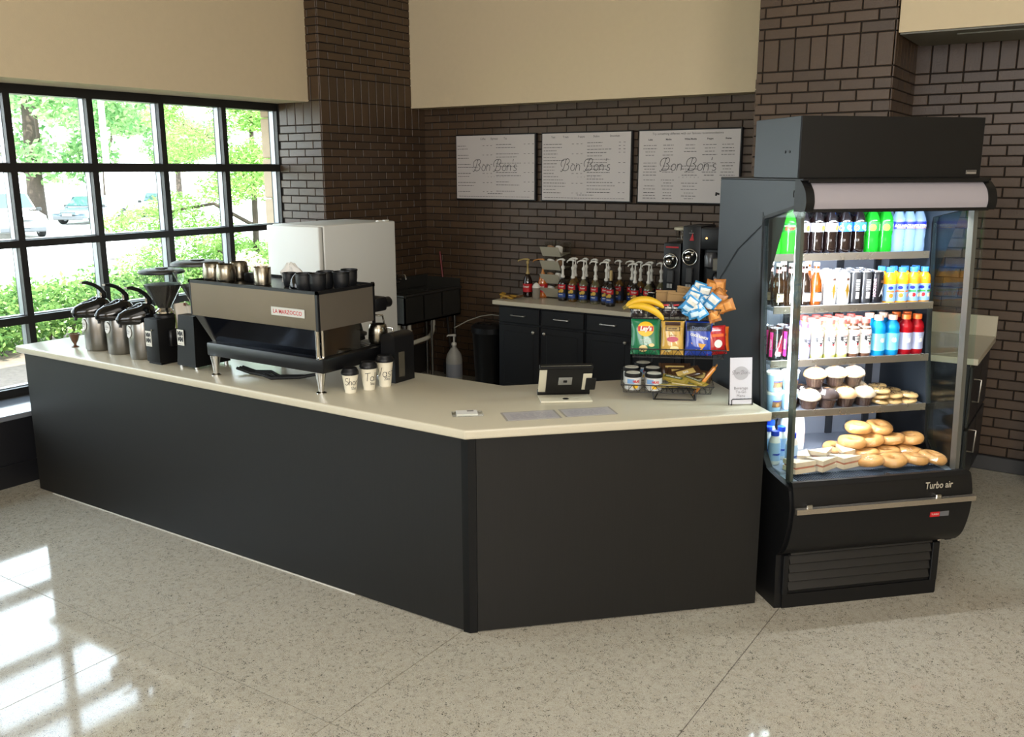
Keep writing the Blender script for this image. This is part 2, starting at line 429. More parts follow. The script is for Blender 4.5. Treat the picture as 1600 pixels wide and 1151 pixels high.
ORD = ['leftmost', 'second from left', 'third from left', 'fourth from left', 'fifth from left', 'sixth from left', 'seventh from left', 'eighth from left', 'ninth from left', 'tenth from left', 'eleventh from left', 'twelfth from left']

# ================================================================== STRUCTURE
XW = -6.38          # inner plane of the window frames
YB = 7.31           # back wall
XP = -5.85          # left pier side face
YP = 5.885          # left pier front face
YR = 6.20           # right pier front face
XRL, XRR = -2.125, -1.27
YREC = 6.90         # recess wall
ZC = 4.6            # ceiling
# floor: slabs of terrazzo with recessed divider joints
g = G(); g.bb(-8, 4.5, -6, 7.6, -0.2, -0.004); fl = struct(g.build('floor', pm('floor_joint_dark', '#57504a', 0.6)))
xs = [-7.96+0.0]; PX = 1.137; PY = 1.16
gx = [-1.142+PX*k for k in range(-6, 5)]; gy = [3.358+PY*k for k in range(-8, 5)]
for i in range(len(gx)-1):
    for j in range(len(gy)-1):
        x0, x1, y0, y1 = gx[i]+.002, gx[i+1]-.002, gy[j]+.002, gy[j+1]-.002
        g = G(); g.bb(x0, x1, y0, min(y1, 7.55), -0.03, 0.0)
        if y0 < 7.5: g.build('terrazzo_slab', M_terr, fl)

# left wall: upper plaster over the windows, lower bench wall under them
g = G()
g.bb(-6.75, -5.985, -5, YP-.002, 2.63, ZC)
wall_left = struct(g.build('wall_left', M_wall))
g = G(); g.bb(-6.55, -5.93, -5, YP, 0.0, 0.45); g.bb(-6.55, -5.915, -5, YP, 0.14, 0.155); bench = struct(g.build('trim_1', pm('bench_wall_black', '#17171a', 0.35)))
g = G(); g.bb(-6.45, -5.915, -5, YP, 0.45, 0.485, 0.006, 2); struct(g.build('window_sill', pm('polished_dark_sill', '#6d7076', 0.12, noise=.1, nscale=40)))

# window band
win = struct(bpy.data.objects.new('window_1', None)); C.objects.link(win)
my = [3.465+0.607*k for k in range(-14, 5)]
for y in my:
    g = G(); g.bb(XW-.035, XW, y-.024, y+.024, .5, 2.6); g.bb(XW-.12, XW-.035, y-.016, y+.016, .5, 2.6)
    g.build('mullion', M_frame, win)
    g = G(); g.bb(XW-.10, XW-.05, y-.022, y-.0161, .53, 2.58)
    g.build('glazing_stop', M_framelite, win)
rz = [(.485, .545), (.99, 1.045), (1.525, 1.575), (2.04, 2.10), (2.565, 2.63)]
for a, b in rz:
    g = G(); g.bb(XW-.12, XW+.001, -5, YP, a, b); g.build('rail', M_frame, win)
for i in range(len(my)-1):
    for k in range(4):
        g = G(); g.bb(XW-.078, XW-.072, my[i]+.024, my[i+1]-.024, rz[k][1], rz[k+1][0]); g.build('pane', M_pane, win)
        if i > 10:
            g = G(); g.bb(XW-.10, XW-.045, my[i]+.026, my[i+1]-.026, rz[k][1], rz[k][1]+.006); g.build('pane_bead', M_framelite, win)

# brickwork -----------------------------------------------------------
BL, BH, JT = 0.2032, 0.0677, 0.008
def brick_rects(L, z0, z1, zref, bands, phase):
    """u-range bricks for a face; bands = list of z bottoms of soldier rows (height 3 courses)"""
    out = []
    rows = []
    zz = zref
    bandz = sorted(bands)
    k0 = int((z0-zref)/BH)-2; k1 = int((z1-zref)/BH)+2
    k = k0
    while k < k1:
        z = zref+k*BH
        isb = any(abs(z-b) < 0.01 for b in bandz)
        h = BH*3 if isb else BH
        rows.append((z, z+h, isb, k)); k += 3 if isb else 1
    for za, zb, isb, k in rows:
        a, b = max(za, z0), min(zb, z1)
        if b-a < 0.02: continue
        step = BL/2 if isb else BL
        off = phase if (isb or k % 2) else phase+BL/2
        n0 = int(math.floor((0-off)/step))-1
        u = off+n0*step
        while u < L:
            ua, ub = max(u, 0), min(u+step, L)
            if ub-ua > 0.03: out.append((ua+(JT/2 if ua > 0 else 0), ub-(JT/2 if ub < L else 0), a+JT/2, b-JT/2))
            u += step
    return out
_BM = {}
def brick_mesh(w, h, d=0.022):
    key = (round(w, 3), round(h, 3))
    if key not in _BM:
        b = 0.0025; x, y, z = key[0]/2, d, key[1]/2
        vs = [(-x, 0, -z), (x, 0, -z), (x, 0, z), (-x, 0, z), (-x, -y+b, -z), (x, -y+b, -z), (x, -y+b, z), (-x, -y+b, z), (-x+b, -y, -z+b), (x-b, -y, -z+b), (x-b, -y, z-b), (-x+b, -y, z-b)]
        fs = [(0, 1, 5, 4), (1, 2, 6, 5), (2, 3, 7, 6), (3, 0, 4, 7), (4, 5, 9, 8), (5, 6, 10, 9), (6, 7, 11, 10), (7, 4, 8, 11), (8, 9, 10, 11)]
        me = bpy.data.meshes.new('brick'); me.from_pydata(vs, [], fs); me.materials.append(M_brick); _BM[key] = me
    return _BM[key]
def lay(parent, faces, limit=290):
    """faces: (origin, udir, L, z0, z1, zref, bands, phase, hidden-fn); bricks stand 6 mm proud of the mortar"""
    allb = []
    rnd = random.Random(3)
    for org, u, L, z0, z1, zref, bands, phase, hid in faces:
        org = Vector(org); u = Vector(u); nrm = u.cross(Vector((0, 0, 1)))   # outward normal
        ang = math.atan2(u.y, u.x)
        for (a, b, c, d) in brick_rects(L, z0, z1, zref, bands, phase):
            ctr = org+u*((a+b)/2)+Vector((0, 0, (c+d)/2))
            ps = [project(org+u*s+Vector((0, 0, t))) for s in (a, b) for t in (c, d)]
            score = 0
            if all(ps):
                X = [p[0] for p in ps]; Y = [p[1] for p in ps]
                if max(X) > 0 and min(X) < 1600 and max(Y) > 0 and min(Y) < 1151: score = (max(X)-min(X))*(max(Y)-min(Y))
            if hid and hid(ctr): score *= 0.001
            allb.append((score, ctr, ang, b-a, d-c, nrm))
    allb.sort(key=lambda t: -t[0])
    rest = G()
    for i, (sc, ctr, ang, w, h, nrm) in enumerate(allb):
        me = brick_mesh(w, h); j = rnd.uniform(-.0012, .0012)
        if i < limit and sc > 5:
            o = bpy.data.objects.new('brick', me); C.objects.link(o); o.parent = parent
            o.location = ctr+nrm*(-0.014+j); o.rotation_euler = (0, 0, ang)
        else:
            T = Matrix.Translation(ctr+nrm*(-0.014+j)) @ Matrix.Rotation(ang, 4, 'Z')
            rest.add([v.co.copy() for v in me.vertices], [tuple(p.vertices) for p in me.polygons], T)
    if rest.v: tag(rest.build('brick_remainder', M_brick, parent), kind='stuff')
# back wall (behind the bar), bricks up to the soffit
g = G(); g.bb(-5.9, XRL, YB, YB+.25, 0, 2.7); g.bb(XRL, XRR+.05, YB-.3, YB+.25, 0, ZC)
wall_back = struct(g.build('wall_back', M_mort))
lay(wall_back, [((XP, YB, 0), (1, 0, 0), XRL-XP, 0.0, 2.64, 2.4368, [], 0.0, lambda c: c.z < .93)])
# left pier: narrow face beside the window, long side face running to the back wall
g = G(); g.bb(-6.42, XP, YP, YB+.25, 0, ZC)
pier_l = struct(g.build('wall_left_pier', M_mort))
lay(pier_l, [((-6.38, YP, 0), (1, 0, 0), XP+6.38, .5, ZC, 2.4368, [2.4368, 2.4368+BH*3], 0.022, lambda c: c.z < 1.0),
             ((XP, YP, 0), (0, 1, 0), YB-YP, .3, ZC, 2.4368, [2.4368, 2.4368+BH*3], 0.0, lambda c: c.z < 1.0)])
# right pier with its side into the recess
g = G(); g.bb(XRL, XRR, YR, YB-.3, 0, ZC)
pier_r = struct(g.build('wall_right_pier', M_mort))
lay(pier_r, [((XRL, YR, 0), (1, 0, 0), XRR-XRL, .0, ZC, 2.675, [2.675], 0.04, lambda c: c.z < 1.0),
             ((XRR, YR, 0), (0, 1, 0), YREC-YR, .0, ZC, 2.675, [2.675], 0.06, lambda c: c.z < 1.6),
             ((XRL, YB, 0), (0, -1, 0), YB-YR, .0, 2.64, 2.4368, [], 0.1, lambda c: True)])
g = G(); g.bb(XRR, 4.4, YREC, YREC+.25, 0, ZC)
wall_rec = struct(g.build('wall_recess', M_mort))
lay(wall_rec, [((XRR, YREC, 0), (1, 0, 0), 3.2, .0, 2.88, 2.675, [2.675], 0.1, lambda c: c.x < -1.0 or c.z < 0.1)])
# base strip of the recess wall
g = G(); g.bb(XRR, 4.4, YREC-.03, YREC, 0, .10, .004); struct(g.build('baseboard_right', pm('grey_rubber_base', '#3a3a3b', .5)))
# plaster soffit box over the menu boards
g = G(); g.bb(XP+.001, XRL+.02, 7.10, YB+.2, 2.632, ZC); wb = struct(g.build('wall_back_bulkhead', M_wall))
# wall_right: plaster beam over the recess
g = G(); g.bb(XRR+.015, 4.4, YR+.01, YREC+.2, 2.866, ZC); beam = struct(g.build('wall_right_beam', M_wall))
g = G(); g.bb(XRR+.02, 4.4, YR+.03, YREC, 2.856, 2.866); g.bb(-.95, 3.5, YR+.16, YREC-.12, 2.848, 2.857, .003); struct(g.build('ceiling_recess', M_soff))
# the rest of the room (behind the camera)
g = G(); g.bb(4.2, 4.4, -6, YREC, 0, ZC); struct(g.build('wall_right', M_wall))
g = G(); g.bb(-6.75, 4.4, -6.2, -6, 0, ZC); struct(g.build('wall_front', M_wall))
g = G(); g.bb(-6.75, -6.5, -6, -5, 0, ZC); struct(g.build('trim_2', M_wall))
g = G(); g.bb(-7.2, 4.6, -6.2, 7.6, ZC, ZC+.15); struct(g.build('ceiling', M_ceil))
g = G(); g.bb(-6.9, -6.5, -6.2, YB+.2, 2.64, ZC); struct(g.build('trim_3', M_wall))
# small black rubber base block near the recess wall edge is left out; exterior masonry pier by the window
g = G()
for k in range(8): g.bb(-6.66, -6.43, 5.92, 6.4, .0+k*.36, .352+k*.36, .012)
o = g.build('stone_pier', pm('sunlit_limestone', '#b59f86', .85, noise=.12, nscale=14, bump=.5, bscale=40))
tag(o, 'tan stone pier standing outside against the right end of the window', 'pier')

# ================================================================== EXTERIOR
def ground_z(x): return -0.12 if x > -9 else (-0.12+(x+9)/6*0.5 if x > -14 else -0.55)
g = G(); g.bb(-11.5, -6.75, -14, 26, -.4, -.05)
tag(g.build('mulch_bed', pm('brown_mulch', '#77675a', .95, noise=.45, nscale=18, bump=1, bscale=30)), kind='structure')
g = G(); g.bb(-19.5, -11.5, -30, 60, -.8, -.35)
tag(g.build('lawn_strip', pm('pale_dry_grass', '#9aa06a', .95, noise=.3, nscale=3)), kind='structure')
g = G(); g.bb(-120, -17.5, -60, 120, -.9, -.55)
tag(g.build('parking_lot', pm('pale_concrete_paving', '#b9b5ae', .9, noise=.1, nscale=.6)), kind='structure')
g = G(); g.bb(-17.9, -17.5, -60, 120, -.6, -.42, .02)
tag(g.build('kerb', pm('kerb_concrete', '#c4c0b8', .9)), kind='structure')

def leaf_cloud(g, centres, n, size, rnd, flat_=0.6, aspect=0.5):
    """n small leaf blades scattered through ellipsoids (cx,cy,cz,rx,ry,rz)"""
    tot = sum((c[3]*c[4]*c[5])**(2/3) for c in centres)
    for c in centres:
        k = int(n*(c[3]*c[4]*c[5])**(2/3)/tot)
        for _ in range(k):
            while True:
                p = Vector((rnd.uniform(-1, 1), rnd.uniform(-1, 1), rnd.uniform(-1, 1)))
                if 0.25 < p.length < 1: break
            p = p*(0.75+.25/p.length*rnd.random())
            q = Vector((c[0]+p.x*c[3], c[1]+p.y*c[4], c[2]+p.z*c[5]))
            d = Vector((rnd.gauss(0, 1), rnd.gauss(0, 1), rnd.gauss(0, flat_))).normalized()
            e = d.cross(Vector((rnd.gauss(0, 1), rnd.gauss(0, 1), rnd.gauss(0, 1)))).normalized()
            s = size*rnd.uniform(.6, 1.3)
            a, b = d*s, e*s*aspect
            g.add([q-a, q+b*.9, q+a, q-b*.9], [(0, 1, 2, 3)])
def tree(name, label, base, h, blobs, n, size, mats, trunk_r, branches, aspect=.5, seed=1):
    rnd = random.Random(seed)
    t = thing(name, label, 'tree', base)
    g = G()
    g.tube([(0, 0, -.1), (.05, 0, h*.25), (0, .08, h*.5), (.1, 0, h*.8)], [trunk_r*1.25, trunk_r, trunk_r*.8, trunk_r*.3], 10)
    g.build('trunk', pm('grey_brown_bark', '#4b4038', .95, noise=.35, nscale=9, bump=1, bscale=20), t, 60)
    for bpts, r in branches:
        g = G(); g.tube(bpts, [r, r*.8, r*.55, r*.25][:len(bpts)], 7); g.build('branch', MATS['grey_brown_bark'], t, 60)
    g = G(); leaf_cloud(g, blobs, n, size, rnd, aspect=aspect)
    tag(g.build('foliage', mats, t), kind='stuff')
    return t
M_maple = leaf_mat('maple_leaves', '#5b8a55', '#b3d193')
M_locust = leaf_mat('locust_leaves', '#6d9a4c', '#b4d080')
M_hedge = leaf_mat('hedge_leaves', '#44683a', '#8fae62')
def cluster(rnd, n, cx, cy, cz, R, H, r0, r1):
    out = []
    for _ in range(n):
        a = rnd.uniform(0, 2*PI); rr = R*math.sqrt(rnd.random()); z = cz+rnd.uniform(-1, 1)*H*math.sqrt(max(0.05, 1-(rr/R)**2))
        r = rnd.uniform(r0, r1); out.append((cx+rr*math.cos(a), cy+rr*math.sin(a), z, r, r, r*.55))
    return out
r_ = random.Random(11)
def place(bx, by, d):      # outdoor bearing (unit direction) and distance from the viewer's standpoint
    return Vector((bx*d, by*d, 0))
# big maple behind the white SUV
p = place(-.871, .491, 56); p.z = -.55
tree('maple_tree', 'broad green maple with dark trunk behind the white SUV', p, 12,
     cluster(r_, 46, 0, 0, 7.2, 6.1, 4.5, 1.3, 2.4), 15000, .21, M_maple, .4,
     [([(0, 0, 2.4), (-1.2, .6, 4), (-2.4, 1.4, 5.2)], .14), ([(0, 0, 2.6), (1.2, -.2, 4.4), (2.2, -.8, 6)], .13), ([(0, 0, 2.2), (-.9, -1.2, 3.5), (-2, -2.6, 4)], .10)], seed=5)
p = place(-.838, .545, 74); p.z = -.55
tree('maple_tree', 'second green maple beyond the white lamp post', p, 9,
     cluster(r_, 36, 0, 0, 8.2, 5.6, 4.1, 1.3, 2.2), 10000, .23, M_maple, .26,
     [([(0, 0, 3), (-1.4, .4, 4.6), (-2.4, 1.0, 5.6)], .12), ([(0, 0, 3.2), (1.4, -.2, 4.8), (2.4, -.8, 5.6)], .12)], seed=6)
p = place(-.80, .60, 92); p.z = -.55
tree('maple_tree', 'pale distant tree beyond the parked cars right of the lamp post', p, 8,
     cluster(r_, 26, 0, 0, 5.2, 4.6, 2.6, 1.0, 1.7), 6000, .2, M_maple, .25, [], seed=7)
# feathery locust close to the window
p = place(-.757, .655, 13.5); p.z = -.3
def lob(left, z, r, rz_=None, dep=0.0): return (-.655*left-.757*dep, -.757*left+.655*dep, z+.3, r, r, rz_ or r*.6)
bl = [lob(r_.uniform(-1.3, .75), r_.uniform(.7, 3.4), r_.uniform(.3, .5), None, r_.uniform(-.8, .8)) for _ in range(34)]
bl += [lob(1.05, 2.75, .35, .2), lob(.95, 2.2, .3, .2), lob(1.0, 3.0, .3, .25), lob(1.0, 1.55, .45, .25), lob(1.45, 1.4, .42, .2), lob(1.85, 1.33, .3, .14), lob(.6, 1.2, .5, .3), lob(1.2, 1.2, .3, .15), lob(1.5, .75, .4, .3), lob(1.2, .9, .4, .25), lob(.9, .55, .5, .3)]
tree('locust_tree', 'feathery bright green locust tree close outside the right panes', p, 5.0, bl, 34000, .04, M_locust, .045,
     [([(0, 0, 1.6), lob(.5, 1.6, 1)[:3], lob(1.1, 1.5, 1)[:3]], .03), ([(0, 0, 1.0), lob(.15, .75, 1)[:3], lob(.5, .95, 1)[:3]], .03), ([(0, 0, 2.2), lob(.5, 2.5, 1)[:3], lob(.9, 2.7, 1)[:3]], .03)], aspect=.3, seed=8)
# hedge
rnd = random.Random(12)
g = G()
cs = []
for k in range(46):
    y = -2+k*.30; cs.append((-10.9+rnd.uniform(-.25, .25), y, .34+rnd.uniform(-.08, .08), .62, .42, .50))
leaf_cloud(g, cs, 36000, .045, rnd, aspect=.5)
hd = thing('hedge', 'long low clipped green hedge along the mulch bed outside the window', 'hedge', (0, 0, 0))
g.v = [tuple(v) for v in g.v]
tag(g.build('foliage', M_hedge, hd), kind='stuff')
g = G()
for k in range(46): g.tube([(-10.9, -2+k*.3, -.12), (-10.85, -1.95+k*.3, .3)], .02, 5)
g.build('stems', MATS['grey_brown_bark'], hd)
# pale flowering shrub at the foot of the stone pier
rnd = random.Random(15); g = G(); leaf_cloud(g, [(-9.0, 7.45, .45, .35, .35, .3), (-9.0, 7.65, .8, .3, .3, .3)], 1800, .035, rnd)
sh = thing('flowering_shrub', 'pale pink flowering shrub seen low through the last pane', 'shrub')
leaf_mat('pink_petals', '#d8b9a4', '#f2e4d4'); tag(g.build('blossom', MATS['pink_petals'], sh), kind='stuff')
g = G(); g.tube([(-9.05, 7.3, -.2), (-9.05, 7.3, .8)], .02, 5); g.build('stem', MATS['grey_brown_bark'], sh)
# lamp post
p = place(-.8375, .5465, 30); p.z = -.5
lp = thing('lamp_post', 'white tapering lamp post standing in the parking lot', 'lamp post', p)
g = G(); g.lathe([(.13, 0), (.13, .1), (.10, .15), (.07, 8.6)], 14); g.build('post', pm('white_painted_steel', '#e4e4e0', .4), lp, 40)
g = G(); g.box((0, 0, .03), (.5, .5, .06), bevel=.01); g.build('base_plate', MATS['white_painted_steel'], lp)
g = G(); g.tube([(0, 0, 8.5), (0, .4, 8.7), (0, .9, 8.75)], .04, 8); g.build('arm', MATS['white_painted_steel'], lp, 40)
g = G(); g.box((0, 1.1, 8.73), (.25, .6, .12), bevel=.03); g.build('lamp_head', MATS['white_painted_steel'], lp)

# cars -------------------------------------------------------------
def car(name, label, loc, rz, L, Wd, H, paint, suv=True):
    t = thing(name, label, 'car', loc, rz)
    hw = Wd/2
    zb = .32; belt = H*.57
    if suv: roof = [(-L*.47, belt), (-L*.42, H*.93), (-L*.36, H), (L*.10, H), (L*.24, belt+.06)]
    else: roof = [(-L*.40, belt), (-L*.22, H*.95), (-L*.10, H), (L*.08, H*.98), (L*.26, belt+.02)]
    lower = [(-L*.5, zb+.1), (-L*.5, belt-.15), (-L*.47, belt), (L*.25, belt+.04), (L*.42, belt-.08), (L*.49, belt-.25), (L*.5, zb+.15), (L*.47, zb), (-L*.47, zb)]
    Mx = Matrix(((1, 0, 0, 0), (0, 0, 1, 0), (0, 1, 0, 0), (0, 0, 0, 1)))
    def shell(poly, w0, w1, zt):
        bm = bmesh.new(); n = len(poly); rings = []
        for sgn, inset in ((-1, .08), (-1, 0), (1, 0), (1, .08)):
            yy = None; ring = []
            for x, z in poly:
                k = min(1, max(0, (z-zt[0])/(zt[1]-zt[0]))); wy = w0+(w1-w0)*k
                cx = x*(1-(.04 if inset else 0)); cz = z-(inset*.5 if z > zt[0]+.2 and inset else 0)
                ring.append(bm.verts.new((cx, sgn*(wy if inset else wy-.06) if False else sgn*((wy) if not inset else wy), cz)) if False else bm.verts.new((cx, sgn*(wy-(0 if inset else .05)), cz)))
            rings.append(ring)
        order = [rings[1], rings[0], rings[3], rings[2]]
        # simple loft between the two outer rings, caps on both sides
        A, B = rings[0], rings[3]
        for i in range(n):
            j = (i+1) % n; bm.faces.new((A[i], A[j], B[j], B[i]))
        bm.faces.new(A[::-1]); bm.faces.new(B)
        for r in (rings[1], rings[2]):
            for v in r: bm.verts.remove(v)
        bmesh.ops.bevel(bm, geom=bm.edges[:], offset=.05, segments=2, profile=.6, affect='EDGES')
        bm.verts.index_update()
        vs = [v.co.copy() for v in bm.verts]; fs = [[v.index for v in f.verts] for f in bm.faces]; bm.free()
        return vs, fs
    g = G(); g.add(*shell(lower, hw, hw*.97, (zb, belt))); g.build('body', paint, t, 35)
    g = G(); g.add(*shell(roof, hw*.93, hw*.74, (belt, H))); g.build('cabin', paint, t, 35)
    Mg = pm('car_glass', '#3c5a58', .05, spec=.8)
    # windscreen, rear window, side windows as slightly proud glass slabs
    (xa, za), (xb, zb2) = roof[-2], roof[-1]
    g = G()
    def slab(p0, p1, wl0, wl1, s0=.12, s1=.88):
        a = Vector((p0[0]+(p1[0]-p0[0])*s0, 0, p0[1]+(p1[1]-p0[1])*s0)); b = Vector((p0[0]+(p1[0]-p0[0])*s1, 0, p0[1]+(p1[1]-p0[1])*s1))
        d = (b-a); nn = Vector((-d.z, 0, d.x)).normalized()
        if nn.x*(1 if p1[0] > 0 else -1) < 0: nn = -nn
        nn *= .015
        q = [a+Vector((0, wl0, 0)), a-Vector((0, wl0, 0)), b-Vector((0, wl1, 0)), b+Vector((0, wl1, 0))]
        q2 = [v+nn for v in q]; q1 = [v-nn for v in q]
        g.add(q1+q2, [(0, 1, 2, 3), (4, 5, 6, 7), (0, 1, 5, 4), (1, 2, 6, 5), (2, 3, 7, 6), (3, 0, 4, 7)])
    slab(roof[-2], roof[-1], hw*.68, hw*.82); g.build('windscreen', Mg, t)
    g = G(); slab(roof[1], roof[0], hw*.66, hw*.8); g.build('rear_window', Mg, t)
    for sgn in (-1, 1):
        segs = [(-.33, -.16), (-.14, .03), (.05, .17)] if suv else [(-.25, -.13), (-.11, .04), (.06, .18)]
        for a, b in segs:
            g = G(); z0 = belt+.06; z1 = H*.93
            def yw(z): return sgn*(hw*.93+(hw*.74-hw*.93)*(z-belt)/(H-belt)+.006)
            k = .5 if b > .1 else 1
            vs = [(a*L, yw(z0), z0), (b*L, yw(z0), z0), ((a+(b-a)*(.55 if b > .1 else 1))*L, yw(z1), z1), (a*L+.04, yw(z1), z1)]
            g.add(vs+[(x, y-sgn*.02, z) for x, y, z in vs], [(0, 1, 2, 3), (4, 5, 6, 7), (0, 1, 5, 4), (1, 2, 6, 5), (2, 3, 7, 6), (3, 0, 4, 7)])
            g.build('side_window', Mg, t)
        g = G(); g.box((L*.16, sgn*(hw+.09), belt+.06), (.12, .2, .14), bevel=.03); g.build('wing_mirror', pm('mirror_housing', '#333333', .4), t)
    for sx_ in (-1, 1):
        for sy_ in (-1, 1):
            g = G(); T = Matrix.Translation((sx_*L*.30, sy_*(hw-.09), .34)) @ Matrix.Rotation(PI/2, 4, 'X')
            g.lathe([(.2, -.10), (.33, -.11), (.345, -.07), (.345, .07), (.33, .11), (.2, .10)], 22, T)
            w = g.build('wheel', M_rubber, t, 40)
            g = G(); g.lathe([(.02, -.115), (.2, -.112), (.2, .112), (.02, .115)], 14, T); g.build('hubcap', pm('alloy_rim', '#8f9296', .35, metal=.8), w, 30)
    g = G(); g.box((L*.497, 0, zb+.03), (.08, Wd*.86, .20), bevel=.04); g.build('front_bumper', pm('grey_bumper', '#4d5054', .5), t, 30)
    g = G()
    for k in range(4): g.box((L*.497, 0, belt-.36+k*.05), (.06, Wd*.42, .03))
    g.build('grille', pm('dark_grille', '#2c2e30', .4), t)
    g = G(); g.box((L*.508, 0, zb+.17), (.03, .5, .14), bevel=.01); g.build('number_plate', pm('plate_grey', '#8e9296', .5), t)
    for sy_ in (-1, 1):
        g = G(); g.box((L*.472, sy_*hw*.74, belt-.2), (.14, .34, .14), bevel=.03); g.build('headlight', pm('headlight_lens', '#c8ccd0', .1), t, 30)
        g = G(); g.box((-L*.49, sy_*hw*.8, belt-.2), (.06, .18, .3), bevel=.02); g.build('tail_light', pm('tail_lens', '#7a1512', .2), t, 30)
    return t
pw = pm('white_car_paint', '#e3e4e2', .25, coat=.6); pg_ = pm('silver_blue_car_paint', '#7f93a0', .25, metal=.5, coat=.6)
p = place(-.884, .467, 43); p.z = -.55
car('suv', 'white SUV facing the building in front of the maple trunk', p, math.radians(-14), 4.7, 1.95, 1.78, pw, True)
p = place(-.846, .533, 52); p.z = -.55
car('sedan', 'silver blue sedan parked side on beside the white SUV', p, math.radians(-62), 4.7, 1.8, 1.42, pg_, False)
p = place(-.812, .584, 58); p.z = -.55
car('sedan', 'pale sedan parked farthest right among the parked cars', p, math.radians(-40), 4.5, 1.8, 1.42, pw, False)

# ================================================================== SERVICE COUNTER
s2 = math.sqrt(.5); Dv = Vector((s2, s2, 0)); Nv = Vector((-s2, s2, 0))
OC = Vector((-2.236, 3.044, 0))          # outer corner of the cladding
ZT = 0.966
def off45(base, d, n): return (base.x+Dv.x*d+Nv.x*n, base.y+Dv.y*d+Nv.y*n)
ct = thing('service_counter', 'charcoal woodgrain L-shaped service counter running from the window to the drinks cooler', 'counter', (OC.x, OC.y, 0))
tn = math.tan(math.radians(22.5))
LR = 1.39
def loc2(p): return (p[0]-OC.x, p[1]-OC.y)
def plan(pts, z0, z1, name, mat, par, bev=0.0, seg=2, smooth=None, org=OC):
    bm = bmesh.new(); vs = [bm.verts.new((p[0]-org.x, p[1]-org.y, z0)) for p in pts]; f = bm.faces.new(vs)
    r = bmesh.ops.extrude_face_region(bm, geom=[f]); bmesh.ops.translate(bm, vec=(0, 0, z1-z0), verts=[v for v in r['geom'] if isinstance(v, bmesh.types.BMVert)])
    if bev: bmesh.ops.bevel(bm, geom=bm.edges[:], offset=bev, segments=seg, profile=.5, affect='EDGES')
    bm.verts.index_update(); g = G(); g.add([v.co.copy() for v in bm.verts], [[v.index for v in f.verts] for f in bm.faces]); bm.free()
    return g.build(name, mat, par, smooth)
xl = -5.735
plan([(xl+.01, OC.y+.02), (OC.x-.0, OC.y+.02), off45(OC, LR-.012, .02)[:2], off45(OC, LR-.012, .55), (OC.x-.55*tn, OC.y+.55), (xl+.01, OC.y+.55)], 0.004, .918, 'body', M_plblack, ct)
plan([(xl, OC.y), (OC.x-.036, OC.y), (OC.x-.036, OC.y+.019), (xl, OC.y+.019)], .006, .921, 'front_panel', M_counterlam, ct)
plan([off45(OC, .036, 0), off45(OC, LR, 0), off45(OC, LR, .019), off45(OC, .036, .019)], .006, .921, 'front_panel', M_counterlam, ct)
plan([(OC.x-.034, OC.y-.004), (OC.x+.001, OC.y-.004), off45(OC, .034, -.004), off45(OC, .034, .015), (OC.x-.034, OC.y+.015)], .002, .921, 'corner_trim', M_trimblack, ct)
plan([off45(OC, LR-.011, .02), off45(OC, LR, .02), off45(OC, LR, .55), off45(OC, LR-.011, .55)], .006, .921, 'end_panel', M_counterlam, ct)
plan([(xl, OC.y+.02), (xl+.009, OC.y+.02), (xl+.009, OC.y+.55), (xl, OC.y+.55)], .006, .921, 'end_panel', M_counterlam, ct)
g = G(); g.bb(xl-OC.x+.15, -.7, -.007, .0, .001, .004); g.build('silicone_line', M_whitepl, ct)
TC = Vector((-2.222, 3.004, 0))
top = plan([(-5.762, TC.y), (TC.x, TC.y), off45(TC, 1.42, 0), off45(TC, 1.42, .78), (TC.x-.78*tn, TC.y+.78), (-5.762, TC.y+.78)], .923, ZT, 'countertop', M_top, None, .008, 3, 40, Vector((0, 0, 0)))
tag(top, 'cream solid-surface worktop bent at the corner, covering the whole service counter', 'countertop')

# ================================================================== DISPLAY COOLER
FO = Vector((-1.148, 4.019, 0)); FW = .92
fr = thing('display_cooler', 'tall black open-front drinks cooler with lit shelves at the right end of the counter', 'cooler', FO, PI/4)
# local axes: x along the front, y = depth (n), z up
def yz(poly, x0, x1):   # extrude a (y,z) outline along x
    Mx = Matrix(((0, 0, 1, 0), (1, 0, 0, 0), (0, 1, 0, 0), (0, 0, 0, 1)))
    return poly, x0, x1, Mx
def curve(pts, n=6):
    """Catmull-Rom through points"""
    out = []
    for i in range(len(pts)-1):
        p0 = Vector(pts[max(i-1, 0)]); p1 = Vector(pts[i]); p2 = Vector(pts[i+1]); p3 = Vector(pts[min(i+2, len(pts)-1)])
        for k in range(n):
            t = k/n; out.append(tuple(.5*((2*p1)+(-p0+p2)*t+(2*p0-5*p1+4*p2-p3)*t*t+(-p0+3*p1-3*p2+p3)*t**3)))
    out.append(tuple(pts[-1])); return out
M_side = pm('skylit_cooler_side', '#1f252c', .42, noise=.03)  # black side in blue-grey: sky light from the windows put into its colour
M_cblk = pm('cooler_black', '#0e0e0f', .42, spec=.3)
belly = curve([(-.055, .63), (-.075, .55), (-.07, .45), (-.035, .34), (.02, .265)], 5)
side_low = [(.84, .0), (.84, .90), (.26, .90), (.235, .72), (.17, .655), (.10, .635)] + [(p[0]+.012, p[1]) for p in belly] + [(.02, .0)]
